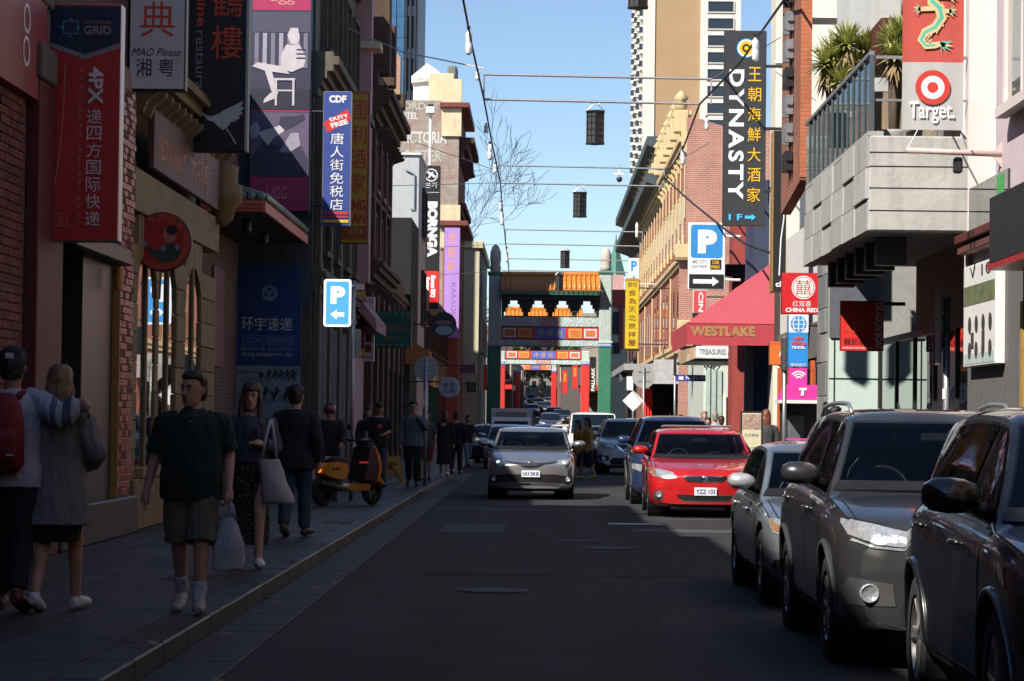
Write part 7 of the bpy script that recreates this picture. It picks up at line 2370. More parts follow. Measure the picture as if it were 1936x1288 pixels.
F_holden = [
 ('patch', [(.0, .585), (.30, .60), (.385, .665), (.36, .695), (.0, .70)], m_chrome, 'grille_surround', .006),
 ('patch', [(.0, .597), (.29, .61), (.365, .665), (.345, .683), (.0, .688)], m_trim, 'grille', .010),
 ('patch', [(.50, .655), (.56, .75), (.80, .80), (.96, .82), (.97, .74), (.90, .685), (.66, .645)], m_lens, 'headlight', .009),
 ('patch', [(.84, .70), (.86, .80), (.955, .815), (.965, .74), (.92, .70)], m_amber, 'indicator', .012),
 ('patch', [(.0, .265), (.40, .275), (.50, .37), (.48, .385), (.0, .38)], m_chrome, 'intake_surround', .006),
 ('patch', [(.0, .28), (.39, .29), (.475, .365), (.46, .373), (.0, .37)], m_trim, 'lower_intake', .010),
 ('patch', [(.74, .29), (.72, .44), (.88, .45), (.90, .30)], m_plas, 'fog_housing', .007),
 ('disc', .81, .385, .045, m_lens, 'fog_light'), ('badge', .645, .062, 'disc'), ('plate', .44, 'YZZ·103')]
F_bmw = [
 ('patch', [(.05, .56), (.07, .70), (.23, .70), (.25, .58)], m_chrome, 'kidney_surround', .007),
 ('patch', [(.07, .575), (.085, .688), (.215, .688), (.23, .59)], m_trim, 'kidney_grille', .011),
 ('patch', [(.50, .62), (.52, .69), (.78, .74), (.91, .76), (.925, .70), (.90, .64), (.7, .60)], m_lens, 'headlight', .009),
 ('patch', [(.84, .65), (.85, .735), (.905, .75), (.92, .70), (.90, .655)], m_amber, 'indicator', .012),
 ('patch', [(.0, .30), (.0, .42), (.45, .42), (.55, .30)], m_trim, 'lower_intake', .007),
 ('patch', [(.62, .32), (.66, .42), (.90, .42), (.92, .34)], m_trim, 'side_intake', .007),
 ('disc', .78, .375, .045, m_lens, 'fog_light'), ('badge', .76, .04, 'disc'), ('plate', .48, 'WQF·512')]
F_xtrail = [
 ('patch', [(.0, .72), (.0, .90), (.40, .91), (.44, .86), (.30, .75), (.16, .70)], m_trim, 'grille', .007),
 ('patch', [(.10, .70), (.36, .905), (.43, .905), (.20, .685)], m_chrome, 'grille_wing', .012),
 ('patch', [(.40, .83), (.44, .88), (.70, .93), (.915, .965), (.93, .93), (.90, .86), (.72, .81), (.5, .79)], m_lens, 'headlight', .009),
 ('patch', [(.40, .835), (.44, .885), (.70, .935), (.915, .97), (.915, .962), (.70, .925), (.45, .875), (.41, .83)], m_trim, 'headlight_edge', .012),
 ('patch', [(.42, .80), (.52, .785), (.74, .80), (.88, .84), (.89, .825), (.74, .785), (.52, .77), (.42, .785)], m_lens, 'light_strip', .010),
 ('patch', [(.60, .42), (.62, .56), (.9, .60), (.95, .52), (.9, .42)], m_plas, 'fog_housing', .007),
 ('patch', [(.0, .30), (.0, .50), (.5, .50), (.58, .40), (.55, .30)], m_trim, 'lower_intake', .007),
 ('patch', [(.0, .24), (.0, .29), (.6, .29), (.9, .36), (.95, .32), (.7, .24)], m_plas, 'bumper_guard', .009),
 ('disc', .78, .50, .055, m_lens, 'fog_light'), ('badge', .80, .06, 'bar'), ('plate', .60, '1HN·7QA')]
F_mazda = [
 ('patch', [(.0, .56), (.0, .82), (.46, .84), (.44, .72), (.30, .58)], m_trim, 'grille', .007),
 ('patch', [(.0, .545), (.30, .565), (.46, .72), (.48, .72), (.31, .55), (.0, .53)], m_chrome, 'grille_wing', .010),
 ('patch', [(.47, .80), (.50, .86), (.8, .90), (.98, .93), (.985, .84), (.9, .79), (.62, .765)], m_lensd, 'headlight', .009),
 ('disc', .66, .825, .05, m_lens, 'headlight_bulb'), ('disc', .82, .845, .045, m_lens, 'headlight_bulb'),
 ('patch', [(.60, .36), (.60, .48), (.92, .48), (.94, .38)], m_plas, 'fog_housing', .007),
 ('patch', [(.0, .26), (.0, .44), (.5, .44), (.56, .28)], m_trim, 'lower_intake', .007),
 ('disc', .78, .42, .05, m_lens, 'fog_light'), ('badge', .72, .06, 'disc'), ('plate', .50, 'ZTF·284')]
F_plain = [
 ('patch', [(.0, .60), (.0, .72), (.42, .73), (.40, .62)], m_trim, 'grille', .007),
 ('patch', [(.50, .64), (.52, .74), (.96, .79), (.97, .70), (.8, .64)], m_lens, 'headlight', .009),
 ('patch', [(.0, .30), (.0, .44), (.7, .44), (.75, .32)], m_trim, 'lower_intake', .007),
 ('badge', .67, .05, 'disc'), ('plate', .50, '1FB·4KD')]

hatch = dict(L=4.33, W=1.77, H=1.46, wb=2.60, fo=.93, hood=(.80, 1.0), cowl=.42, roof_f=1.28, roof_r=2.75, belt=(.93, 1.0), glass_end=2.9, wr=.315)
P_silver = MPAINT('paint_silver', (.40, .40, .405), .75, .3)
P_bluesil = MPAINT('paint_blue_silver', (.36, .40, .44), .75, .3)
P_red = MPAINT('paint_red', (.50, .012, .014), .15, .3)
P_gun = MPAINT('paint_gunmetal', (.085, .086, .088), .7, .28)
P_black = MPAINT('paint_black', (.004, .0045, .007), .0, .3)
P_white = MPAINT('paint_white', (.70, .71, .72), .05, .35)
P_navy = MPAINT('paint_navy', (.03, .05, .13), .4, .3)
P_blue = MPAINT('paint_blue', (.05, .09, .26), .4, .3)
P_yel = MPAINT('paint_taxi_yellow', (.62, .47, .02), .05, .35)

GC = 'cars in the street'
car_x = lambda px, Y: gx(px, 860, Y)
build_car('silver_hatchback', 'silver grey hatchback driving towards the camera in the middle of the road', dict(hatch, paint=P_silver, front=F_corolla, inside=True), (car_x(1004, 53.0), 53.9, 0))
wag = dict(L=4.9, W=1.9, H=1.49, wb=2.915, fo=.90, hood=(.79, .98), cowl=.50, roof_f=1.45, roof_r=3.4, belt=(.92, 1.0), glass_end=3.55, wr=.34, ww=.23, bow=.2, bars=True, bpillar=1.5)
build_car('red_wagon', 'bright red station wagon with roof bars parked on the right', dict(wag, paint=P_red, front=F_holden, chrome=True, inside=True), (1.84 + .95, 44.8, 0), rad(-.6))
bmw = dict(L=4.52, W=1.82, H=1.42, wb=2.76, fo=.78, hood=(.74, .93), cowl=.62, roof_f=1.50, roof_r=2.75, belt=(.87, .93), deck=(3.35, 1.03), glass_end=3.0, wr=.33, ww=.23, bpillar=1.48, spokes=5, bow=.16)
build_car('blue_silver_sedan', 'pale blue silver sedan parked behind the grey four-wheel drive', dict(bmw, inside=True, paint=P_bluesil, front=F_bmw, chrome=True, mirror_mat=MPAINT('paint_mirror_sunlit', (.62, .63, .64), .5, .3), mirror=(.22, .15)), (gx(1443, 1140, 23.3) + .85, 23.2, 0), rad(.4))  # mirror colour lightened above the body paint to show sun on it
suv = dict(L=4.64, W=1.83, H=1.70, wb=2.705, fo=.93, hood=(.96, 1.13), cowl=.40, roof_f=1.22, roof_r=3.0, belt=(1.05, 1.13), glass_end=3.2, wr=.36, ww=.235, gc=.24, bow=.2, lean=.25, rails=m_galv, clad=True, mirror=(.25, .16), bpillar=1.36, tumble=.40)
build_car('gunmetal_suv', 'gunmetal grey four-wheel drive with roof rails parked at the right kerb', dict(suv, paint=P_gun, front=F_xtrail, chrome=True, inside=True), (gx(1572, 1240, 17.9) + .84, 17.75, 0), rad(.3))
suvb = dict(suv, L=4.68, W=1.85, H=1.69, wb=2.75, fo=.95, hood=(.97, 1.12), cowl=.30, roof_f=1.25, roof_r=2.9, glass_end=3.1, wr=.37, rails=None, spokes=5, clad='paint', sill=m_trim)
build_car('black_suv', 'glossy black four-wheel drive nearest the camera at the right edge', dict(suvb, inside=True, paint=P_black, front=F_mazda, chrome=True, mirror=(.27, .18)), (gx(1690, 1288, 15.1) + 1.0, 12.35, 0), rad(-.6))
build_car('dark_blue_suv', 'dark blue four-wheel drive parked behind the red wagon', dict(suv, paint=P_navy, front=F_plain, rails=None, H=1.72, inside=True), (1.77 + .92, 51.3, 0))
build_car('white_suv', 'white silver four-wheel drive parked behind the dark blue one', dict(suv, paint=P_white, front=F_xtrail, inside=True), (gx(1128, 893, 80) + .92, 80.5, 0))
sed = dict(L=4.6, W=1.80, H=1.46, wb=2.7, fo=.9, hood=(.78, .98), cowl=.50, roof_f=1.4, roof_r=2.7, belt=(.92, .98), deck=(3.3, 1.08), glass_end=3.0, wr=.32)
build_car('pale_silver_sedan', 'pale silver sedan mostly hidden behind the silver hatchback', dict(sed, paint=P_silver, front=F_plain), (gx(966, 840, 86), 87, 0))
build_car('bright_blue_sedan', 'blue sedan roof showing to the right of the white box truck', dict(sed, paint=P_blue, front=F_plain), (gx(1040, 840, 128), 129, 0))
build_car('black_hatchback', 'black hatchback parked in front of the white van', dict(hatch, paint=P_black, front=F_plain), (gx(1150, 850, 91), 92, 0))
build_car('navy_sedan', 'navy sedan under the red gate', dict(sed, paint=P_navy, front=F_plain, H=1.5), (gx(1041, 790, 205), 206, prof(206)))
build_car('dark_sedan', 'dark sedan climbing beyond the red gate', dict(sed, paint=P_black, front=F_plain), (gx(1048, 780, 255), 256, prof(256)))
tx = build_car('yellow_taxi', 'yellow taxi sedan far up the street inside the gates', dict(sed, paint=P_yel, front=F_plain), (gx(1019, 770, 400), 400, prof(400)), cat='taxi')
MB().box(-.3, .3, 1.8, 2.0, 1.45, 1.62, .03).build('roof_sign', m_white, tx, world=False)
build_car('white_far_car', 'small white car far up the street left of the taxi', dict(hatch, paint=P_white, front=F_plain, H=1.6), (gx(986, 765, 420), 421, prof(421)))
build_car('silver_far_car', 'silver car far up the street right of the taxi', dict(sed, paint=P_silver, front=F_plain), (gx(1037, 765, 430), 431, prof(431)))
build_car('black_far_suv', 'black four-wheel drive farthest up the street', dict(suv, paint=P_black, front=F_plain, rails=None), (gx(1003, 760, 470), 471, prof(471)))
van = dict(L=4.9, W=1.95, H=1.95, wb=2.57, fo=1.1, hood=(1.02, 1.15), cowl=-.55, roof_f=.15, roof_r=3.5, belt=(1.10, 1.15), glass_end=3.2, wr=.33, gc=.22, tumble=.12, lean=.12, bpillar=.75, door0=-.05, tail=3.75, mirror=(.2, .24))
build_car('white_van', 'white passenger van parked on the right behind the black hatchback', dict(van, paint=P_white, front=F_plain), (gx(1122, 850, 98), 99, 0), cat='van')
tY = 116
tr = thing('box_truck', 'white box truck in the road behind the pale silver sedan', 'truck', (gx(966, 850, tY), tY, 0), group=GC)
tw, tt = .92, gz(966, 772, tY)
m_tbox = M('truck_box_white', (.50, .51, .52), .55, var=.07, dirt=.2)
MB().box(-tw, tw, 1.2, 4.6, .62, tt, .03).build('cargo_box', m_tbox, tr, world=False, fix=False)
MB().box(-tw + .22, tw - .25, 1.17, 1.2, tt - .42, tt - .16, .01).build('front_vent', M('vent_grey', (.2, .2, .21), .6), tr, world=False)
MB().box(tw - .03, tw + .01, 1.18, 1.22, .62, tt).build('box_edge', m_galv, tr, world=False)
MB().prism([(-.95, .45), (1.1, .45), (1.1, 1.75), (.1, 1.75), (-.55, 1.08), (-.95, .95)], -.86, .86, 'x').build('cab', P_white, tr, world=False)
MB().add([(-.78, -.54, 1.12), (.78, -.54, 1.12), (.72, .06, 1.70), (-.72, .06, 1.70)], [(0, 1, 2, 3)]).build('windscreen', m_cglass, tr, world=False)
for sg in (-1, 1):
 MB().box(sg * .55, sg * .82, -.97, -.94, .72, .9, .01).build('headlight', m_lens, tr, world=False)
 for yy in (0, 3.3):
  wheel_parts(tr, sg * .76, yy, .33, .2, sg, m_rimd, 6)
MB().box(-.5, .5, -.965, -.95, .6, .85).build('grille', m_trim, tr, world=False)

# --- people
from mathutils import noise as _nz
SKIN = {'fair': M('skin_fair', (.50, .27, .19), .55, var=.10, scale=8, bump=.05), 'tan': M('skin_tan', (.40, .21, .14), .55, var=.10, scale=8, bump=.05)}
m_hairb = M('hair_black', (.012, .010, .009), .45, var=.4, scale=30, bump=.4, bscale=90, stretch=(1, 1, .2))
m_hairbr = M('hair_brown', (.045, .022, .012), .45, var=.4, scale=30, bump=.4, bscale=90, stretch=(1, 1, .2))
m_hairbl = M('hair_blonde', (.22, .14, .07), .45, var=.5, scale=30, bump=.4, bscale=90, stretch=(1, 1, .2))
m_hairg = M('hair_grey', (.24, .22, .20), .5, var=.4, scale=30, bump=.4, bscale=90, stretch=(1, 1, .2))

def cloth(name, c, var=.15, rough=.9):
 return M('cloth_' + name, c, rough, var=var, scale=7, bump=.25, bscale=120)

def loft(pts, rs, n, k=1.0):
 vs, fs = [], []
 for p, (d, w) in zip(pts, rs):
  for i in range(n):
   a = 2 * math.pi * i / n
   vs.append(((p[0] + w * math.cos(a)) * k, (p[1] + d * math.sin(a)) * k, p[2] * k))
 for j in range(len(pts) - 1):
  for i in range(n):
   a, b = j * n + i, j * n + (i + 1) % n
   fs.append((a, b, b + n, a + n))
 fs.append(tuple(range(n))[::-1])
 fs.append(tuple(range((len(pts) - 1) * n, len(pts) * n)))
 return vs, fs

class Fig:
 def __init__(self, h, J=None, build=1.0, female=False, belly=0.0):
  k = self.k = h / 1.75
  self.g = {}
  self.female, self.b, self.belly = female, build, belly
  sw = .175 if female else .195
  J0 = dict(pel=(0, 0, .93), neck=(0, 0, 1.46), head=(0, -.02, 1.605), turn=0.0, tilt=0.0,
     shL=(sw, 0, 1.368), elL=(sw + .055, .02, 1.12), wrL=(sw + .06, -.05, .86),
     shR=(-sw, 0, 1.368), elR=(-sw - .055, .02, 1.12), wrR=(-sw - .06, -.05, .86),
     hiL=(.092, 0, .91), knL=(.098, -.02, .50), anL=(.098, .02, .085), toL=(.115, -.15, .03),
     hiR=(-.092, 0, .91), knR=(-.098, -.02, .50), anR=(-.098, .02, .085), toR=(-.115, -.15, .03))
  J0.update(J or {})
  self.J = J0

 def P(self, n):
  return Vector(self.J[n])

 def tube(self, grp, pts, rs, n=14):
  if isinstance(rs[0], tuple) and not grp.startswith('shoe_'):
   self.g.setdefault(grp, MB()).add(*loft(pts, rs, n, self.k))
   return
  self.g.setdefault(grp, MB()).tube([tuple(Vector(p) * self.k) for p in pts], [tuple(q * self.k for q in r) if isinstance(r, tuple) else r * self.k for r in rs], n)

 def ball(self, grp, c, r, n=12):
  rx, ry, rz = r if isinstance(r, tuple) else (r, r, r)
  pts, rs = [], []
  for i in range(9):
   t = -math.pi / 2 + math.pi * (i + .02) / 8.04
   pts.append((c[0], c[1], c[2] + rz * math.sin(t)))
   rs.append((max(ry * math.cos(t), .001), max(rx * math.cos(t), .001)))
  self.tube(grp, pts, rs, n)

 def torso(self, grp, inf, z0=.84, z1=1.47, flare=0.0):
  b, be = self.b, self.belly
  f = self.female
  R = [(.70, .115, .19), (.84, .115, .175 if not f else .18), (.93, .118, .175 if not f else .182), (1.05, .105, .155 if not f else .132), (1.18, .11, .162 if not f else .138), (1.29, .12, .178 if not f else .148), (1.36, .112, .178 if not f else .150), (1.40, .10, .155 if not f else .130), (1.435, .085, .118 if not f else .10), (1.465, .066, .082), (1.49, .056, .062), (1.51, .05, .055)]
  pts, rs = [], []
  for z, d, w in R:
   if z < z0 - .001 or z > z1 + .001: continue
   bl = be * math.exp(-((z - 1.08) / .16) ** 2)
   fl = flare * max(0, (1.05 - z)) / .3
   pts.append((0, -bl * .5, z)); rs.append((d * b + inf + bl * .6 + fl, w * b + inf + bl * .35 + fl))
  if pts[0][2] > z0 + .01:
   pts.insert(0, (0, pts[0][1], z0)); rs.insert(0, rs[0])
  self.tube(grp, pts, rs, 20)

 def limb(self, grp, ns, rs, inf=0.0, t0=0.0, t1=1.0, n=12):
  P = [self.P(a) for a in ns]
  L = [0]
  for a, b in zip(P, P[1:]): L.append(L[-1] + (b - a).length)
  T = L[-1]
  pts, rr = [], []
  m = 12
  for i in range(m + 1):
   t = (t0 + (t1 - t0) * i / m) * T
   j = max(k for k in range(len(P) - 1) if L[k] <= t + 1e-9)
   u = (t - L[j]) / max(L[j + 1] - L[j], 1e-6)
   pts.append(P[j].lerp(P[j + 1], u))
   rr.append(rs[j] + (rs[j + 1] - rs[j]) * u + inf)
  self.tube(grp, pts, rr, n)

 def body(self, hands=('L', 'R'), grip=()):
  b = self.b
  self.torso('skin', 0.0)
  self.tube('skin', [(0, 0, 1.42), (0, -.005, 1.56)], [.058 * (.9 if self.female else 1), .055 * (.88 if self.female else 1)])
  self.headmesh()
  for s in 'LR':
   self.limb('skin', ['sh' + s, 'el' + s, 'wr' + s], [.050 * b, .040 * b, .027])
   self.limb('skin', ['hi' + s, 'kn' + s, 'an' + s], [.088 * b, .055 * b, .036])
   kn, an = self.P('kn' + s), self.P('an' + s)
   c = kn.lerp(an, .3)
   self.tube('skin', [kn.lerp(an, .05), c + Vector((0, .018, 0)), kn.lerp(an, .6)], [.046, .052, .038])
   self.tube('skin', [an, an + (self.P('to' + s) - an) * .5], [.036, .03])

 def hand(self, s, dirv=None, curl=.35, side=None):
  w = self.P('wr' + s)
  d = Vector(dirv) if dirv else (w - self.P('el' + s))
  d.normalize()
  fw = Vector((0, -1, 0)) if abs(d.y) < .8 else Vector((0, 0, 1))
  fw = (fw - d * fw.dot(d)).normalized()
  pn = d.cross(fw) * (1 if s == 'L' else -1)
  pn = -pn if pn.x * (1 if s == 'L' else -1) > 0 else pn
  pal = w + d * .085
  m = self.g.setdefault('skin', MB())
  self.tube('skin', [w - d * .01, w + d * .03, pal], [.026, .036, .034])
  self.fingers = getattr(self, 'fingers', MB())
  for i, (o, ln) in enumerate(((.030, .072), (.010, .082), (-.011, .076), (-.030, .060))):
   p0 = pal + fw * o - d * .012
   p1 = p0 + d * ln * .42 + pn * ln * curl * .3
   p2 = p1 + (d * (1 - curl) + pn * curl * 1.2) * ln * .33
   p3 = p2 + (d * (1 - 2 * curl) + pn * curl * 1.8) * ln * .25
   self.fingers.tube([tuple(q * self.k) for q in (p0, p1, p2, p3)], [.0092 * self.k, .0086 * self.k, .008 * self.k, .006 * self.k], 7)
  t0 = w + d * .03 + fw * .030
  self.fingers.tube([tuple(q * self.k) for q in (t0, t0 + d * .035 + fw * .022 + pn * .01, t0 + d * .065 + fw * .022 + pn * .022)], [.0115 * self.k, .0105 * self.k, .007 * self.k], 7)

 def rot(self, p):
  a, t = self.J['turn'], self.J['tilt']
  h = self.P('head')
  y, z = p[1] * math.cos(t) - p[2] * math.sin(t), p[1] * math.sin(t) + p[2] * math.cos(t)
  return (h.x + p[0] * math.cos(a) - y * math.sin(a), h.y + p[0] * math.sin(a) + y * math.cos(a), h.z + z)

 def htube(self, grp, pts, rs, n=14):
  k0 = len(self.g.setdefault(grp, MB()).v)
  m = MB()
  if isinstance(rs[0], tuple) and abs(pts[0][2] - pts[-1][2]) > .02: m.add(*loft(pts, rs, n))
  else: m.tube(pts, rs, n)
  self.g[grp].add([tuple(Vector(self.rot(v)) * self.k) for v in m.v], m.f)

 def headmesh(self):
  f = .94 if self.female else 1.0
  R = [(-.118, -.050, .030, .026), (-.108, -.042, .048, .040), (-.085, -.025, .070, .054), (-.05, -.012, .086, .064), (0, -.004, .095, .073), (.045, .0, .098, .075), (.085, .004, .084, .066), (.112, .008, .05, .042), (.122, .01, .02, .016)]
  self.htube('skin', [(0, y, z) for z, y, d, w in R], [(d * f, w * f) for z, y, d, w in R], 18)
  self.htube('skin', [(0, -.090 * f, .022), (0, -.104 * f, -.005), (0, -.114 * f, -.026), (0, -.092 * f, -.036)], [.008, .011, .016, .010], 8)
  self.htube('skin', [(-.045, -.082 * f, .03), (0, -.092 * f, .034), (.045, -.082 * f, .03)], [.010, .012, .010], 8)
  for s in (-1, 1):
   self.htube('skin', [(s * .074 * f, .012, -.03), (s * .084 * f, .018, 0), (s * .08 * f, .016, .026)], [.008, .013, .009], 8)
  self.htube('skin', [(-.022, -.086 * f, -.062), (0, -.094 * f, -.060), (.022, -.086 * f, -.062)], [.006, .009, .006], 8)

 def face(self, root, lips=None, browm=None):
  f = .94 if self.female else 1.0
  for s in (-1, 1):
   m = MB()
   m.tube([self.kr((s * .030 - .013, -.0865 * f, .010)), self.kr((s * .030, -.091 * f, .012)), self.kr((s * .030 + .013, -.0865 * f, .010))], [.002 * self.k, .0062 * self.k, .002 * self.k], 8)
   e = m.build('eye', M('eye_white', (.45, .42, .40), .3, bump=0), root, True, world=False)
   MB().tube([self.kr((s * .030, -.090 * f, .011)), self.kr((s * .030, -.0985 * f, .011))], [.0068 * self.k, .006 * self.k], 8).build('iris', M('iris_dark', (.015, .01, .008), .2, bump=0), e, world=False)
   MB().tube([self.kr((s * .050, -.085 * f, .036)), self.kr((s * .030, -.098 * f, .040)), self.kr((s * .014, -.1 * f, .036))], [.004 * self.k, .0065 * self.k, .004 * self.k], 6).build('eyebrow', browm or m_hairb, root, world=False)
  MB().tube([self.kr((-.022, -.090 * f, -.064)), self.kr((0, -.101 * f, -.063)), self.kr((.022, -.090 * f, -.064))], [.003 * self.k, .0065 * self.k, .003 * self.k], 8).build('mouth', lips or M('lips', (.20, .06, .05), .5, bump=0), root, True, world=False)

 def kr(self, p): return tuple(Vector(self.rot(p)) * self.k)

 def shoe(self, grp, s, h=.055, w=.042):
  grp = 'shoe_' + s.lower()
  a, t = self.P('an' + s), self.P('to' + s)
  d = Vector((t.x - a.x, t.y - a.y, 0)).normalized()
  dz = (t.z - .03)
  hz = a.z - .085
  heel = Vector((a.x, a.y, 0)) - d * .06
  toe = heel + d * .295
  m = self.g.setdefault(grp, MB())
  self.tube(grp, [(heel.x, heel.y, hz + .045), (a.x, a.y, hz + .05), tuple(heel.lerp(toe, .45) + Vector((0, 0, hz * .5 + dz * .5 + .046))), tuple(heel.lerp(toe, .8) + Vector((0, 0, dz + .034))), (toe.x, toe.y, dz + .026)],
     [(.034, .036), (.044, .052), (.050, .048), (.052, .036), (.030, .024)], 14)
  self.tube(grp, [(a.x, a.y, a.z - .03), (a.x, a.y, a.z + .012)], [.045, .044], 12)

 def legs(self, grp, inf=.012, t1=.97, hip=True, wide=None):
  for s in 'LR':
   r = wide or (.092 * self.b, .066 * self.b, .055)
   self.limb(grp, ['hi' + s, 'kn' + s, 'an' + s], [r[0], r[1], r[2]], inf, 0, t1)
  if hip:
   self.tube(grp, [(0, 0, .80), (0, 0, .90), (0, 0, 1.0)], [(.105 * self.b, .15 * self.b), (.12 * self.b + inf, .172 * self.b + inf), (.112 * self.b + inf + self.belly * .7, .16 * self.b + inf + self.belly * .4)], 18)

 def sleeves(self, grp, inf=.014, t1=.97, wide=0.0, sides='LR'):
  for s in sides:
   sh = self.P('sh' + s)
   self.J['in' + s] = (sh.x * .50, sh.y * .5, sh.z + .036)
   L0, L1 = (sh - self.P('in' + s)).length, (self.P('el' + s) - sh).length + (self.P('wr' + s) - self.P('el' + s)).length
   self.limb(grp, ['in' + s, 'sh' + s, 'el' + s, 'wr' + s], [.040 * self.b, .054 * self.b + wide * .5, .046 * self.b + wide, .036 + wide], inf, 0, (L0 + t1 * L1) / (L0 + L1))
   self.ball(grp, (sh.x * .84, sh.y, sh.z - .04), .046 * self.b + inf * .4)

 def hair_cap(self, grp='hair', back=.0, low=-.03, puff=.012):
  hl = 0.0 if self.female else .020
  f = .94 if self.female else 1.0
  R = [(low - .04, .060, .038, .058), (low, .050, .052, .070), (.01, .042, .062, .0765), (.04, .034, .074, .078), (.060 + hl, .026, .080, .079), (.070 + hl, .008, .098 - hl * .3, .078), (.098 + hl * .5, .006, .092, .074), (.118, .006, .082, .066), (.138, .008, .056, .048), (.150, .010, .022, .02)]
  self.htube(grp, [(0, y, z) for z, y, d, w in R], [(d * f + puff, w * f + puff) for z, y, d, w in R], 16)

 def finish(self, name, label, loc, rz, mats, voxel=.008, folds=.008, group=None, skin='fair', names=None):
  order = ['skin'] + [g for g in self.g if g != 'skin']
  root = None
  for gname in order:
   mb = self.g[gname]
   me = bpy.data.meshes.new(gname)
   me.from_pydata(mb.v, [], mb.f)
   bm = bmesh.new(); bm.from_mesh(me); bmesh.ops.recalc_face_normals(bm, faces=bm.faces); bm.to_mesh(me); bm.free()
   o = bpy.data.objects.new(gname, me)
   r = o.modifiers.new('r', 'REMESH'); r.mode = 'VOXEL'; r.voxel_size = voxel; r.use_smooth_shade = True
   sm = o.modifiers.new('s', 'SMOOTH'); sm.factor = .5; sm.iterations = 3 if gname in ('skin',) else 5
   nm_ = evaluated(o)
   bpy.data.objects.remove(o)
   if gname != 'skin' and folds > 0 and not gname.startswith(('hair', 'shoe', 'hat', 'helm', 'pack')):
    co_ = [v.co.copy() for v in nm_.vertices]
    no_ = [v.vector.copy() for v in nm_.vertex_normals]
    flat = []
    for q, nv in zip(co_, no_):
     a = _nz.noise(Vector((q.x * 14, q.y * 14, q.z * 6))) + .8 * _nz.noise(Vector((q.x * 30 + 5, q.y * 30, q.z * 14)))
     flat += list(q + nv * a * folds)
    nm_.vertices.foreach_set('co', flat)
    nm_.update()
   if gname == 'hair':
    co_ = [v.co.copy() for v in nm_.vertices]
    no_ = [v.vector.copy() for v in nm_.vertex_normals]
    flat = []
    for q, nv in zip(co_, no_):
     a = abs(_nz.noise(Vector((q.x * 60, q.y * 60, q.z * 9)))) + .7 * _nz.noise(Vector((q.x * 25, q.y * 25, q.z * 12)))
     flat += list(q + nv * a * .011)
    nm_.vertices.foreach_set('co', flat)
    nm_.update()
   if gname == 'skin' and hasattr(self, 'fingers'):
    bm = bmesh.new(); bm.from_mesh(nm_)
    t = bpy.data.meshes.new('t'); t.from_pydata(self.fingers.v, [], self.fingers.f); bm.from_mesh(t)
    bm.to_mesh(nm_); bm.free(); bpy.data.meshes.remove(t)
   for p in nm_.polygons: p.use_smooth = True
   nm_.materials.clear()
   if gname == 'skin':
    nm_.name = name
    root = link(name, nm_, SKIN[skin])
    root.location = loc; root.rotation_euler = (0, 0, rz)
    tag(root, label, 'person', group)
   else:
    nn_ = 'shoe' if gname.startswith('shoe_') else (names or {}).get(gname, gname)
    link(nn_, nm_, mats['shoes' if gname.startswith('shoe_') else gname], root)
  return root

def walk(ph, st=.22):
 a, b = ('L', 'R') if ph > 0 else ('R', 'L')
 sx = {'L': 1, 'R': -1}
 return {'kn' + a: (sx[a] * .09, -st * .62, .51), 'an' + a: (sx[a] * .085, -st * .78, .09), 'to' + a: (sx[a] * .10, -st * .78 - .16, .05),
   'kn' + b: (sx[b] * .09, st * .10, .50), 'an' + b: (sx[b] * .085, st * .95, .14), 'to' + b: (sx[b] * .10, st * .95 - .15, .03)}

def spot(px, Y, z=None):
 return (gx(px, 1000, Y), Y, PH if z is None else z)

f = Fig(1.77, dict(walk(1, .20), turn=rad(-30), elR=(-.275, .035, 1.13), wrR=(-.33, -.02, .87), elL=(.262, .03, 1.13), wrL=(.275, -.08, .90)), build=1.12, belly=.05)
f.body(); f.hand('R', (-.12, -.1, -1), .3); f.hand('L', (0, -.1, -1), .62)
f.torso('polo_shirt', .034, .82, 1.46); f.sleeves('polo_shirt', .022, .42, .012)
f.tube('collar', [(0, -.005, 1.42), (0, -.004, 1.45), (0, .0, 1.478)], [(.118, .13), (.098, .105), (.078, .08)], 18)
f.legs('shorts', .016, .50, wide=(.108, .094, .095))
for s in 'LR':
 f.limb('sock_' + s.lower(), ['kn' + s, 'an' + s], [.055, .042], .006, .66, 1.0)
 f.shoe('shoes', s)
f.hair_cap('hair', puff=.006)
gman = f.finish('person', 'man in dark green polo shirt and khaki shorts carrying a plastic bag', spot(362, 19.4), 0, dict(polo_shirt=cloth('green_polo', (.010, .026, .023)), collar=cloth('green_polo', (0, 0, 0)), shorts=cloth('khaki', (.13, .12, .085)), sock_l=cloth('white_sock', (.55, .56, .60)), sock_r=cloth('white_sock', (0, 0, 0)), shoes=M('shoe_offwhite', (.36, .34, .30), .6, var=.4, scale=20), hair=m_hairbr), voxel=.0075, folds=.010, names=dict(sock_l='sock', sock_r='sock'))
f.face(gman, browm=m_hairbr)
MB().lathe([(0, 0), (.006, .002), (.006, .006)], 8, 'y', (0, -.155, 1.40)).build('button', m_white, gman, world=False)

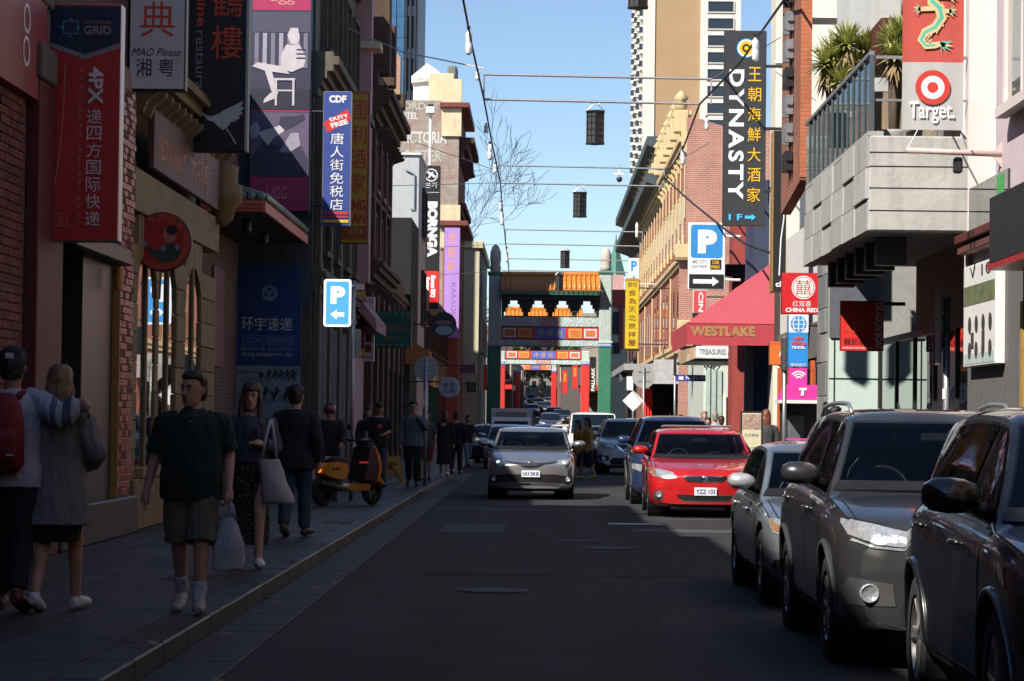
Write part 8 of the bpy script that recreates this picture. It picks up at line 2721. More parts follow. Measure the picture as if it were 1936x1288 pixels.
def plastic_bag(name, label, top, w, h, mat, Y, seed=0):
 t = thing(name, label, 'bag', (top.x, top.y, top.z - h))
 n, m = 22, 16
 vs, fs = [], []
 for j in range(m + 1):
  v = j / m
  ww = w * (.34 + .66 * min(1, v * 2.2)) * (1 - .10 * v * v) / 2
  dd = w * (.12 + .30 * math.sin(min(1, v * 1.15) * math.pi * .62)) / 2
  for i in range(n):
   a = 2 * math.pi * i / n
   q = 1 + .13 * _nz.noise(Vector((math.cos(a) * 2 + seed, math.sin(a) * 2, v * 4))) + .05 * math.sin(a * 5 + v * 3)
   vs.append((top.x + ww * math.cos(a) * q, top.y + dd * math.sin(a) * q, top.z - .12 - (h - .12) * v + .012 * _nz.noise(Vector((a, v * 6, seed)))))
 for j in range(m):
  for i in range(n):
   fs.append((j * n + i, j * n + (i + 1) % n, (j + 1) * n + (i + 1) % n, (j + 1) * n + i))
 fs.append(tuple(range(m * n, (m + 1) * n)))
 MB().add(vs, fs).build('bag_body', mat, t, True)
 for s in (-1, 1):
  MB().tube([(top.x + s * w * .17, top.y, top.z - .15), (top.x + s * w * .12, top.y, top.z - .05), (top.x + s * .01, top.y, top.z + .008)], [(.004, .028), (.004, .02), (.004, .012)], 8).build('handle', mat, t, True)
 return t

m_bag = M('plastic_film', (.50, .53, .58), .35, var=.12, scale=5, bump=.5, bscale=30)
m_bag.node_tree.nodes['Principled BSDF'].inputs['Transmission Weight'].default_value = .25
hx = Vector((gman.location.x + .275 * 1.01, gman.location.y - .095, PH + .82))
plastic_bag('carrier_bag', 'translucent white carrier bag hanging from the hand of the green shirted man', hx, .24, .50, m_bag, 19.4)

f = Fig(1.77, dict(walk(1, .2), turn=rad(-8), elL=(.235, .03, 1.13), wrL=(.10, -.20, 1.17), elR=(-.255, .04, 1.12), wrR=(-.29, -.06, .88)), female=True)
f.body(); f.hand('L', (-.8, -.4, .25), .5); f.hand('R', None, .4)
f.torso('denim_jacket', .026, 1.00, 1.45); f.sleeves('denim_jacket', .016, .93, .006)
f.tube('dress', [(0, .01, .22), (0, .005, .5), (0, 0, .8), (0, 0, .95), (0, 0, 1.1), (0, -.008, 1.33)], [(.15, .185), (.14, .185), (.13, .185), (.125, .18), (.112, .14), (.118, .125)], 22)
f.hair_cap('hair', puff=.016)
f.htube('hair', [(0, .05, .06), (0, .075, -.06), (0, .085, -.2), (0, .09, -.36)], [(.05, .085), (.045, .10), (.04, .11), (.02, .085)], 14)
for s in (-1, 1):
 f.htube('hair', [(s * .055, .0, .085), (s * .082, -.015, 0), (s * .088, -.03, -.12), (s * .09, -.055, -.26), (s * .085, -.06, -.36)], [.03, .03, .032, .034, .012], 10)
f.htube('hair', [(-.05, -.085, .075), (0, -.098, .078), (.05, -.085, .075)], [.014, .018, .014], 8)
for s in 'LR': f.shoe('shoes', s)
mfl = cloth('floral', (.015, .014, .016))
_nn, _ll = mfl.node_tree.nodes, mfl.node_tree.links
_vo = _nn.new('ShaderNodeTexVoronoi'); _vo.inputs['Scale'].default_value = 26
_ll.new(_nn['Texture Coordinate'].outputs['Object'], _vo.inputs['Vector'])
_cr = _nn.new('ShaderNodeValToRGB'); _cr.color_ramp.elements[0].position = .16; _cr.color_ramp.elements[1].position = .26
_cr.color_ramp.elements[0].color = (.26, .19, .15, 1); _cr.color_ramp.elements[1].color = (.013, .012, .014, 1)
_ll.new(_vo.outputs['Distance'], _cr.inputs[0]); _ll.new(_cr.outputs[0], _nn['Principled BSDF'].inputs['Base Color'])
fw_ = f.finish('person', 'long haired woman in denim jacket and dark floral dress holding a phone', spot(472, 25.3), rad(6), dict(denim_jacket=cloth('denim', (.05, .065, .10)), dress=mfl, hair=m_hairbr, shoes=M('shoe_white', (.66, .66, .66), .5)), voxel=.008, folds=.010)
f.face(fw_, lips=M('lips_red', (.32, .06, .06), .4, bump=0))
ph_ = thing('mobile_phone', 'dark mobile phone in the hand of the woman in the floral dress', 'phone', (fw_.location.x + .06, 25.3 - .24, PH + 1.19))
MB().box(-.035, .035, -.006, .006, 0, .14, .004).build('phone_body', m_black, ph_, world=False)
MB().box(-.031, .031, .006, .0075, .008, .132).build('screen', m_cglass, ph_, world=False)
tb_ = thing('tote_bag', 'white cloth tote bag on the arm of the woman in the floral dress', 'bag', (fw_.location.x + .26, 25.25, PH + .62))
m_tote = cloth('tote', (.42, .40, .38))
vs, fs = [], []
n, m = 20, 14
for j in range(m + 1):
 v = j / m
 for i in range(n):
  a = 2 * math.pi * i / n
  q = 1 + .12 * _nz.noise(Vector((math.cos(a) * 2, math.sin(a) * 2, v * 3)))
  ww, dd = (.10 + .055 * v) * q, (.035 + .05 * math.sin(v * 2.6)) * q
  vs.append((ww * math.cos(a) - .10 * (1 - v) + .03, dd * math.sin(a) - .10, .42 * (1 - v) + .02 * _nz.noise(Vector((a, v * 4, 2)))))
for j in range(m):
 for i in range(n): fs.append((j * n + i, j * n + (i + 1) % n, (j + 1) * n + (i + 1) % n, (j + 1) * n + i))
fs.append(tuple(range(m * n, (m + 1) * n)))
MB().add(vs, fs).build('bag_body', m_tote, tb_, True, world=False)
MB().tube([(-.14, -.12, .40), (-.10, -.14, .62), (-.06, -.08, .80)], [(.006, .014)] * 3, 8).build('strap', m_tote, tb_, True, world=False)
MB().tube([(.0, -.10, .42), (-.02, -.12, .62), (-.05, -.07, .80)], [(.006, .014)] * 3, 8).build('strap', m_tote, tb_, True, world=False)
plastic_bag('carrier_bag', 'small white carrier bag in the lowered hand of the woman in the floral dress', fw_.location + Vector((-.295, -.10, .80)), .17, .40, m_bag, 24.6, 3)

f = Fig(1.80, dict(walk(-1, .24)), female=True)
f.J.update(elR=(-.27, -.01, 1.14), wrR=(-.19, -.18, 1.06), elL=(.25, .0, 1.14), wrL=(.2, -.12, .98))
f.body(); f.hand('R', None, .4); f.hand('L', None, .4)
f.tube('coat', [(0, .03, .62), (0, .02, .75), (0, .01, .95), (0, 0, 1.1), (0, 0, 1.28), (0, 0, 1.38), (0, 0, 1.44), (0, .0, 1.47)], [(.19, .255), (.175, .235), (.15, .205), (.132, .175), (.142, .185), (.135, .195), (.105, .16), (.075, .085)], 22)
f.sleeves('coat', .026, .95, .012)
f.tube('skirt', [(0, .02, .50), (0, .01, .7), (0, 0, .95)], [(.13, .17), (.14, .185), (.12, .17)], 20)
f.hair_cap('hair', puff=.014)
f.htube('hair', [(0, .045, .07), (0, .065, -.03), (0, .07, -.12), (0, .065, -.19)], [(.055, .085), (.06, .095), (.05, .09), (.02, .06)], 14)
for s in (-1, 1): f.htube('hair', [(s * .06, .01, .06), (s * .08, .015, -.06), (s * .075, .02, -.17)], [.03, .032, .014], 10)
for s in 'LR': f.shoe('shoes', s)
cw_ = f.finish('person', 'woman in long pale grey coat and white sneakers walking away beside the capped man', spot(108, 19.3), rad(180 - 8), dict(coat=cloth('grey_coat', (.22, .21, .20), .08), skirt=cloth('black', (.010, .010, .011)), hair=m_hairbl, shoes=MATS['shoe_white']), voxel=.008, folds=.010)
f = Fig(1.93, dict(walk(1, .16), shR=(-.195, .02, 1.385), elR=(-.36, .13, 1.28), wrR=(-.47, .10, 1.40)), build=1.05)
f.body(); f.hand('R', (-.6, -.2, -.7), .5); f.hand('L', None, .4)
f.torso('shirt', .034, .82, 1.47); f.sleeves('shirt', .020, .96, .012)
f.legs('trousers', .014, .97)
f.hair_cap('hair', puff=.004)
f.htube('hat', [(0, .006, .03), (0, .006, .075), (0, .008, .115), (0, .008, .142), (0, .008, .150)], [(.108, .092), (.108, .092), (.098, .083), (.06, .05), (.02, .02)], 18)
f.htube('hat', [(-.06, .09, .032), (0, .16, .020), (.06, .09, .032)], [(.012, .03), (.012, .05), (.012, .03)], 12)
for s in 'LR': f.shoe('shoes', s)
mst = cloth('stripe', (.34, .36, .42))
_nn, _ll = mst.node_tree.nodes, mst.node_tree.links
_tcx = _nn.new('ShaderNodeSeparateXYZ'); _ll.new(_nn['Texture Coordinate'].outputs['Object'], _tcx.inputs[0])
_wv = _nn.new('ShaderNodeMath'); _wv.operation = 'ADD'; _ll.new(_tcx.outputs['X'], _wv.inputs[0]); _wv.inputs[1].default_value = 0.0
_cr = _nn.new('ShaderNodeValToRGB'); _cr.color_ramp.interpolation = 'CONSTANT'
_e = _cr.color_ramp.elements
_mr = _nn.new('ShaderNodeMapRange'); _mr.inputs[1].default_value = -.70; _mr.inputs[2].default_value = -.25; _ll.new(_wv.outputs[0], _mr.inputs[0])
_e[0].position = 0.0; _e[0].color = (.08, .10, .17, 1); _e[1].position = .38; _e[1].color = (.45, .48, .56, 1)
for ps, cc in ((.52, (.08, .10, .17, 1)), (.66, (.45, .48, .56, 1)), (.76, (.12, .14, .22, 1)), (.86, (.42, .45, .55, 1))):
 q = _e.new(ps); q.color = cc
_ll.new(_mr.outputs[0], _cr.inputs[0]); _ll.new(_cr.outputs[0], _nn['Principled BSDF'].inputs['Base Color'])
cm_ = f.finish('person', 'capped man in striped sleeve shirt, arm round the woman in the grey coat', spot(18, 19.2), rad(180), dict(shirt=mst, trousers=cloth('dark_navy', (.014, .016, .024)), hair=m_hairb, hat=cloth('cap_navy', (.018, .022, .035)), shoes=M('shoe_dark_red', (.10, .02, .02), .5)), voxel=.008, folds=.010, skin='tan')
MB().box(-.03, .03, .112, .116, 1.82, 1.88).build('cap_badge', m_white, cm_, world=False)
bp_ = thing('backpack', 'red backpack worn by the capped man at the left edge', 'backpack', (cm_.location.x - .02, 19.2 - .22, PH + 1.02))
m_pack = cloth('pack_red', (.20, .012, .014), .12, .7)
pm = MB()
pm.tube([(0, -.0, 0), (0, -.02, .06), (0, -.03, .30), (0, -.02, .48), (0, 0, .56)], [(.06, .12), (.10, .165), (.105, .165), (.085, .14), (.04, .08)], 20)
pm.build('pack_body', m_pack, bp_, True, world=False)
q = MB(); q.tube([(0, -.11, .06), (0, -.125, .12), (0, -.125, .26), (0, -.105, .32)], [(.02, .10), (.035, .125), (.035, .125), (.015, .10)], 16); q.build('front_pocket', m_pack, bp_, True, world=False)
for s in (-1, 1):
 MB().tube([(s * .10, .02, .54), (s * .13, .12, .58), (s * .14, .22, .50), (s * .13, .30, .36)], [(.008, .028)] * 4, 8).build('shoulder_strap', m_pack, bp_, True, world=False)
MB().box(.06, .11, -.165, -.16, .12, .13).build('logo_mark', m_white, bp_, world=False)

f = Fig(1.84, dict(walk(-1, .16), elR=(-.26, .03, 1.13), wrR=(-.27, -.04, .87)), build=1.08)
f.body(); f.hand('R', None, .4); f.hand('L', None, .4)
f.torso('jacket', .044, .78, 1.47, .02); f.sleeves('jacket', .024, .97, .014)
f.legs('jeans', .014, .98); f.hair_cap('hair', puff=.008)
for s in 'LR': f.shoe('shoes', s)
f.finish('person', 'man in dark jacket and blue jeans walking away towards the scooter', spot(556, 32), rad(180 - 12), dict(jacket=cloth('dark_jacket', (.013, .014, .020)), jeans=cloth('jeans', (.028, .05, .085)), hair=m_hairb, shoes=M('shoe_brown', (.05, .03, .02), .5)), voxel=.009)

def passer(label, px, Y, h, rz, ph, top, bottom, hair, shoe, female=False, style='tee', long_hair=False, J=None, extra=None, z=None, skin='tan', voxel=.017, face=False):
 J_ = dict(walk(ph, .18)) if ph else {}
 J_.update(J or {})
 f = Fig(h, J_, female=female)
 f.body(); f.hand('L', None, .4); f.hand('R', None, .4)
 if style == 'dress':
  f.tube('dress', [(0, .01, .34), (0, 0, .7), (0, 0, .95), (0, 0, 1.1), (0, 0, 1.3), (0, 0, 1.43)], [(.16, .20), (.145, .19), (.13, .185), (.115, .145), (.13, .165), (.085, .13)], 18)
  f.sleeves('dress', .016, .5 if top is None else .95)
 else:
  f.torso('top', .032, .82, 1.46); f.sleeves('top', .018, .42 if style == 'tee' else .96)
  if bottom[0] == 'skirt':
   f.tube('skirt', [(0, .01, .40), (0, 0, .7), (0, 0, .98)], [(.16, .21), (.145, .195), (.115, .16)], 18)
  elif bottom[0] == 'shorts': f.legs('shorts', .02, .5)
  else: f.legs('trousers', .014, .97)
 f.hair_cap('hair', puff=.010)
 if long_hair:
  f.htube('hair', [(0, .05, .06), (0, .07, -.08), (0, .08, -.26)], [(.05, .085), (.05, .10), (.02, .08)], 12)
 for s in 'LR': f.shoe('shoes', s)
 mats = dict(top=top, dress=top, skirt=bottom and bottom[1], shorts=bottom and bottom[1], trousers=bottom and bottom[1], hair=hair, shoes=shoe)
 if extra: extra(f, mats)
 r = f.finish('person', label, spot(px, Y, z), rz, mats, voxel=voxel, skin=skin)
 if face: f.face(r)
 return r

def cap_on(col):
 def g(f, mats):
  f.htube('hat', [(0, 0, .035), (0, 0, .08), (0, .002, .125), (0, .002, .142)], [(.106, .09), (.106, .09), (.07, .06), (.02, .02)], 14)
  f.htube('hat', [(-.05, -.09, .04), (0, -.15, .034), (.05, -.09, .04)], [(.012, .03), (.012, .045), (.012, .03)], 10)
  mats['hat'] = col
 return g

def glasses(f, mats):
 f.htube('glasses', [(-.07, -.06, .014), (-.035, -.098, .012), (0, -.102, .016), (.035, -.098, .012), (.07, -.06, .014)], [.010, .016, .006, .016, .010], 8)
 mats['glasses'] = m_black

def helmet_red(f, mats):
 f.htube('helmet', [(0, .01, -.06), (0, .005, 0), (0, .0, .06), (0, 0, .11), (0, 0, .14)], [(.125, .11), (.135, .12), (.128, .115), (.085, .075), (.03, .03)], 18)
 f.htube('visor', [(-.085, -.09, .0), (-.045, -.128, .0), (0, -.14, .0), (.045, -.128, .0), (.085, -.09, .0)], [.020, .034, .036, .034, .020], 10)
 mats['helmet'] = M('helmet_red', (.34, .015, .03), .25, coat=.8, bump=0); mats['visor'] = m_black

blk = cloth('black', (.010, .010, .011)); dnm = cloth('denim', (.05, .065, .10)); gry = cloth('grey_sweater', (.10, .12, .14)); shd = M('shoe_dark', (.02, .02, .02), .5); shw = MATS['shoe_white']
passer('scooter rider in red open helmet and dark jacket standing behind the yellow scooter', 620, 46.2, 1.72, rad(8), 0, cloth('rider_black', (.018, .018, .02)), ('t', blk), m_hairb, shd, style='long', J=dict(elL=(.24, -.08, 1.16), wrL=(.20, -.28, 1.02)), extra=helmet_red, voxel=.011)
passer('man in black cap and black shirt standing past the parking pole', 713, 56, 1.80, rad(15), 0, blk, ('t', dnm), m_hairb, shd, J=dict(elL=(.22, -.05, 1.14), wrL=(.05, -.22, 1.08)), extra=cap_on(blk), face=True)
passer('dark haired person in black half hidden behind the man in the cap', 692, 59, 1.72, rad(20), 0, cloth('charcoal', (.02, .02, .022)), ('t', blk), m_hairb, shd, style='long', female=True, long_hair=True)
passer('man in grey sweater and sunglasses with hand raised walking down the left pavement', 779, 56.5, 1.84, 0, 1, gry, ('t', blk), m_hairb, shd, style='long', J=dict(elL=(.27, -.05, 1.18), wrL=(.10, -.20, 1.42)), extra=glasses, face=True)
passer('person in red shorts behind the man in the grey sweater', 803, 62, 1.66, 0, -1, cloth('dusty', (.06, .05, .055)), ('shorts', cloth('dull_red', (.16, .02, .025))), m_hairb, shd, female=True, long_hair=True)
passer('woman in long black dress walking away by the left kerb', 838, 66.5, 1.68, rad(180), 1, blk, None, m_hairb, shw, female=True, style='dress', long_hair=True)
passer('courier in black jacket with reflective strips beside the woman in black', 860, 70, 1.66, rad(170), -1, blk, ('t', blk), m_hairb, shd, style='long', extra=cap_on(cloth('cap_dk', (.02, .025, .04))))
passer('person in pale blue jeans standing far along the left pavement', 882, 82, 1.60, rad(30), -1, blk, ('t', cloth('pale_jeans', (.12, .18, .25))), m_hairb, shd)
passer('woman in mustard top and black skirt crossing the road, left of the pair', 1091, 72.6, 1.62, rad(-70), 1, cloth('mustard', (.50, .24, .02)), ('skirt', blk), m_hairb, shd, female=True, long_hair=True, z=0)
passer('woman in mustard top and denim sleeves crossing the road, right of the pair', 1110, 72.2, 1.70, rad(-80), -1, cloth('mustard2', (.42, .24, .04)), ('skirt', blk), m_hairb, M('shoe_yellow', (.5, .42, .08), .5), female=True, long_hair=True, z=0)
passer('dark haired person in white behind the red wagon, nearest the brick corner', 1285, 74, 1.66, rad(180), 0, cloth('white_shirt', (.6, .6, .6)), ('t', blk), m_hairb, shd)
passer('grey haired man in pale shirt on the right pavement behind the red wagon', 1329, 70, 1.76, rad(10), 0, cloth('pale_shirt', (.55, .54, .52)), ('t', dnm), m_hairg, shd, skin='fair')
passer('brown haired person in front of the grey haired man in the pale shirt', 1337, 66, 1.58, rad(-20), 0, cloth('stone', (.3, .3, .3)), ('t', dnm), m_hairbr, shd, skin='fair')
passer('grey haired man in light blue shirt facing the pale shop', 1350, 68, 1.72, rad(180), 0, cloth('sky_shirt', (.32, .38, .55)), ('t', dnm), m_hairg, shd, style='long', skin='fair')
passer('dark haired woman beside the man in the light blue shirt', 1362, 66, 1.62, rad(170), 0, cloth('sky_shirt', (0, 0, 0)), ('t', blk), m_hairbr, shd, female=True)
passer('auburn haired woman beside the poster stand on the right pavement', 1447, 52, 1.72, rad(180), 0, cloth('grey_dk', (.05, .05, .055)), ('t', blk), M('hair_auburn', (.16, .05, .025), .45, var=.4, scale=30), shd, female=True, style='long', long_hair=True)
passer('dark haired man in blue shirt beyond the gunmetal four-wheel drive', 1577, 44, 1.74, rad(100), 0, cloth('blue_shirt', (.08, .13, .28)), ('t', blk), m_hairb, shd, skin='fair')

# --- scooter
def mk_scooter():
 Y = 44.0
 t = thing('motor_scooter', 'yellow and black motor scooter parked across the left pavement', 'scooter', (gx(655, 950, Y), Y, PH), rad(54))
 ye = MPAINT('scooter_yellow', (.62, .26, .012), .05, .35)
 def w_(x, r, wd):
  wl = bpy.data.objects.new('wheel', None); C.objects.link(wl); wl.parent = t; wl.location = (x, 0, r)
  MB().lathe([(r * .62, -wd / 2), (r * .9, -wd / 2), (r, -wd * .25), (r, wd * .25), (r * .9, wd / 2), (r * .62, wd / 2)], 28, 'y', cap=False).build('tyre', m_tyre, wl, True, world=False)
  rm = MB().lathe([(r * .62, -wd * .4), (r * .66, 0), (r * .62, wd * .4)], 28, 'y', cap=False)
  for k in range(5):
   a = 2 * math.pi * k / 5
   rm.tube([(0, 0, 0), (r * .63 * math.cos(a), 0, r * .63 * math.sin(a))], [.025, .018], 6)
  rm.build('rim', m_rimd, wl, True, world=False)
 w_(-.62, .235, .12); w_(.66, .235, .11)
 def pl(poly, w0, mat, nm, bev=True):
  b = MB()
  n = len(poly)
  cx_, cz_ = sum(p[0] for p in poly) / n, sum(p[1] for p in poly) / n
  lay = [(-w0, .86), (-w0 * .8, .97), (0, 1.0), (w0 * .8, .97), (w0, .86)]
  vs = [(cx_ + (p[0] - cx_) * s_, y, cz_ + (p[1] - cz_) * s_) for y, s_ in lay for p in poly]
  fs = [(j * n + i, j * n + (i + 1) % n, (j + 1) * n + (i + 1) % n, (j + 1) * n + i) for j in range(4) for i in range(n)]
  fs += [tuple(range(n))[::-1], tuple(range(4 * n, 5 * n))]
  return b.add(vs, fs).build(nm, mat, t, True, world=False, ang=45)
 pl([(-.82, .60), (-.74, .50), (-.45, .42), (-.18, .44), (-.08, .58), (-.16, .70), (-.42, .74), (-.78, .72)], .17, ye, 'rear_cowl')
 pl([(-.80, .74), (-.78, .70), (-.2, .70), (-.04, .72), (-.06, .77), (-.3, .80), (-.6, .82)], .15, m_trim, 'seat')
 pl([(-.6, .62), (-.56, .58), (-.36, .60), (-.38, .64)], .178, m_trim, 'cowl_vent')
 pl([(-.12, .24), (.46, .24), (.52, .34), (.40, .36), (-.1, .36), (-.2, .30)], .15, ye, 'footboard')
 pl([(.20, .40), (.55, .34), (.63, .62), (.56, .92), (.44, 1.02), (.36, .97), (.30, .62)], .185, m_trim, 'leg_shield_inner')
 pl([(.56, .34), (.62, .36), (.70, .60), (.63, .86), (.52, 1.0), (.49, .99), (.63, .62)], .195, ye, 'front_shield')
 pl([(.48, .46), (.76, .40), (.90, .30), (.92, .36), (.74, .52), (.52, .56)], .075, ye, 'front_mudguard')
 pl([(-.30, .30), (-.20, .42), (-.5, .44), (-.8, .36), (-.78, .26), (-.5, .22)], .11, m_plas, 'engine_case')
 MB().tube([(-.2, -.16, .26), (-.45, -.17, .30), (-.86, -.17, .38)], [.035, .06, .05], 12).build('exhaust', m_black, t, True, world=False)
 MB().tube([(.66, 0, .235), (.62, 0, .5), (.50, 0, 1.0), (.47, 0, 1.06)], .03, 8).build('steering_column', m_black, t, True, world=False)
 pl([(.40, .98), (.58, .96), (.60, 1.06), (.50, 1.12), (.40, 1.08)], .10, m_trim, 'headset')
 MB().tube([(.44, -.36, 1.08), (.47, -.12, 1.06), (.47, .12, 1.06), (.44, .36, 1.08)], .016, 8).build('handlebar', m_black, t, True, world=False)
 for s in (-1, 1):
  MB().tube([(.44, s * .25, 1.08), (.43, s * .37, 1.08)], .022, 8).build('grip', m_trim, t, True, world=False)
  MB().tube([(.46, s * .24, 1.08), (.44, s * .30, 1.26)], .008, 6).build('mirror_stem', m_black, t, world=False)
  MB().lathe([(0, -.01), (.05, -.006), (.05, .006), (0, .01)], 16, 'x', (.43, s * .32, 1.30), cap=False).build('mirror', m_black if s > 0 else m_redl, t, True, world=False)
  MB().lathe([(0, -.02), (.03, -.01), (.03, .02)], 12, 'x', (-.86, s * .13, .58), cap=False).build('indicator', MEMIT('amber_lit', (1, .42, .05), .6), t, True, world=False)
 pl([(-.90, .70), (-.84, .62), (-.78, .64), (-.80, .72)], .11, m_redl, 'tail_light')
 MB().box(-.95, -.94, -.11, .11, .44, .58).build('number_plate', m_plate, t, world=False)
 MB().lathe([(0, -.01), (.03, 0), (.03, .01)], 12, 'x', (-.95, 0, .38), cap=False).build('reflector', m_redl, t, world=False)
 MB().tube([(-.45, -.12, .28), (-.48, -.22, .02)], .014, 6).build('stand', m_black, t, world=False)
 MB().box(.06, .30, -.215, -.205, .70, .725).build('chrome_strip', m_chrome, t, world=False)
 return t

mk_scooter()
wY = 60
ws = thing('folding_floor_sign', 'yellow folding sandwich board on the left pavement behind the scooter', 'sign', (gx(742, 880, wY), wY, PH))
m_wfy = M('sign_yellow_plastic', (.46, .22, .015), .5)
for s, nm in ((-1, 'front_leaf'), (1, 'rear_leaf')):
 q = MB()
 q.add([(-.26, s * .22, 0), (-.16, s * .2, 0), (-.12, s * .13, .14), (.12, s * .13, .14), (.16, s * .2, 0), (.26, s * .22, 0), (.17, s * .02, .60), (-.17, s * .02, .60)], [tuple(range(8)) if s < 0 else tuple(range(8))[::-1]])
 o = q.build(nm, m_wfy, ws, world=False, fix=False)
 o.modifiers.new('t', 'SOLIDIFY').thickness = .012
MB().box(-.10, .10, -.09, -.085, .30, .46).build('warning_print', ink('ink_wf_red', (.4, .05, .02)), ws, world=False)

# --- plants and trees
m_yuc = MLEAF('yucca_leaf', (.26, .31, .09), (.52, .53, .22), 6)
m_yucd = MLEAF('yucca_dry', (.30, .22, .11), (.20, .14, .07), 6)
m_bark = M('bark', (.10, .075, .05), .9, var=.3, scale=10, bump=.5)

def yucca(label, base, heads, seed):
 rr = random.Random(seed)
 t = thing('yucca_plant', label, 'plant', base)
 for i, (dx, dy, h, r) in enumerate(heads):
  MB().tube([(dx * .2, dy * .2, 0), (dx * .7, dy * .7, h * .5), (dx, dy, h)], [.05, .045, .04], 8).build('stem', m_bark, t, True, world=False)
  for green in (True, False):
   mb = MB()
   for k in range(170 if green else 60):
    az = rr.uniform(0, 2 * math.pi)
    el = rr.uniform(-.35, 1.35) if green else rr.uniform(-1.5, -.7)
    L = r * rr.uniform(.75, 1.15)
    d = Vector((math.cos(az) * math.cos(el), math.sin(az) * math.cos(el), math.sin(el)))
    sd = d.cross(Vector((0, 0, 1)));  sd = sd.normalized() if sd.length > .01 else Vector((1, 0, 0))
    c = Vector((dx, dy, h - (0 if green else rr.uniform(0, .12))))
    droop = Vector((0, 0, -.10 * L * max(0, math.cos(el))))
    w = .022
    mb.add([c + sd * w * .6, c - sd * w * .6, c + d * L * .5 - sd * w, c + d * L * .5 + sd * w, c + d * L + droop], [(0, 1, 2, 3), (3, 2, 4)])
   o = mb.build('foliage' if green else 'dry_skirt', m_yuc if green else m_yucd, t, world=False, fix=False)
 MB().lathe([(.16, 0), (.24, .30), (.24, .34), (.20, .34), (.19, .28)], 16, 'z').build('planter', m_conc2, t, True, world=False)
 return t

def ymk(label, pxs, Y, zb, seed):
 c = at(pxs[0][0], pxs[0][1], Y)
 base = (c.x, Y, zb)
 heads = []
 for (px, py, r) in pxs:
  q = at(px, py, Y)
  heads.append((q.x - c.x, random.Random(px).uniform(-.15, .15), q.z - zb, r * Y / F))
 return yucca(label, base, heads, seed)

ymk('large many-headed yucca in a planter on the concrete balcony', [(1590, 160, 56), (1578, 112, 58), (1625, 128, 56), (1600, 88, 54), (1562, 125, 52), (1632, 95, 46)], 40.5, 5.36, 3)
ymk('smaller yucca behind the store banner on the balcony', [(1690, 110, 50), (1684, 82, 50), (1705, 65, 46)], 37.0, 5.36, 5)
ymk('low young yucca behind the balcony glass', [(1584, 205, 34)], 41.2, 5.36, 8)

def bare_tree(label, base, h, spread, seed, lean=0.0, mat=None):
 rr = random.Random(seed)
 t = thing('bare_tree', label, 'tree', base)
 tr, tw = MB(), MB()

 def grow(p, d, L, r, lev):
  n = 4
  pts, rs = [p], [r]
  q = p
  for i in range(n):
   d = (d + Vector((rr.uniform(-.16, .16), rr.uniform(-.16, .16), rr.uniform(-.04, .10)))).normalized()
   q = q + d * (L / n)
   pts.append(q); rs.append(max(r * (1 - .5 * (i + 1) / n), .013))
  (tr if lev < 3 else tw).tube(pts, rs, 7 if lev < 2 else 4, cap=False)
  if lev < 6:
   for k in range(3 if lev < 5 else 2):
    a = rr.uniform(0, 2 * math.pi)
    e = rr.uniform(.35, .85)
    u = d.orthogonal().normalized()
    u = Matrix.Rotation(a, 3, d) @ u
    nd = (d * math.cos(e) + u * math.sin(e) + Vector((lean, 0, .12))).normalized()
    idx = rr.choice((2, 3, 4))
    grow(pts[idx], nd, L * rr.uniform(.55, .8), rs[idx] * .7, lev + 1)
 grow(Vector((0, 0, 0)), Vector((lean * .3, 0, 1)), h * .36, spread, 0)
 tr.build('trunk', mat or m_bark, t, True, world=False, fix=False)
 o = tw.build('crown', mat or m_bark, t, world=False, fix=False)
 return t

tb_ = at(822, 700, 190)
bare_tree('bare winter tree rising behind the old hotel against the sky', (tb_.x, 190, prof(190)), 22.5, .22, 4, .02, M('twig_dark', (.05, .04, .032), .9))
bare_tree('second bare winter tree leaning over the cream corner building', (gx(838, 700, 186), 186, prof(186)), 16.0, .15, 21, .06, M('twig_dark', (0, 0, 0)))

def leafy(label, base, h, r, seed, mats, n=2600, leaf=.22):
 rr = random.Random(seed)
 t = thing('street_tree', label, 'tree', base)
 tr = MB()
 tr.tube([(0, 0, 0), (.1, 0, h * .25), (0, .1, h * .5), (.05, 0, h * .8)], [r * .09, r * .07, r * .05, .03], 8)
 clumps = []
 for k in range(22):
  a, e, q = rr.uniform(0, 6.28), rr.uniform(-.6, 1.4), rr.uniform(.45, 1.0)
  c = Vector((r * q * math.cos(a) * math.cos(e), r * q * math.sin(a) * math.cos(e), h * .62 + h * .36 * q * math.sin(e)))
  clumps.append((c, r * rr.uniform(.22, .42)))
  if k < 9: tr.tube([(0, 0, h * rr.uniform(.25, .5)), c * .55 + Vector((0, 0, h * .2)), c], [r * .04, r * .025, .02], 5)
 tr.build('trunk', m_bark, t, True, world=False)
 for mi, m in enumerate(mats):
  mb = MB()
  for i in range(n // len(mats)):
   c, cr = rr.choice(clumps)
   d = Vector((rr.gauss(0, 1), rr.gauss(0, 1), rr.gauss(0, 1))).normalized() * cr * rr.uniform(.5, 1.05)
   p = c + d
   u = Vector((rr.gauss(0, 1), rr.gauss(0, 1), rr.gauss(0, .6))).normalized()
   v = u.orthogonal().normalized()
   s = leaf * rr.uniform(.6, 1.2)
   mb.add([p - u * s, p + v * s * .5, p + u * s, p - v * s * .5], [(0, 1, 2, 3)])
  mb.build('crown', m, t, world=False, fix=False)
 return t

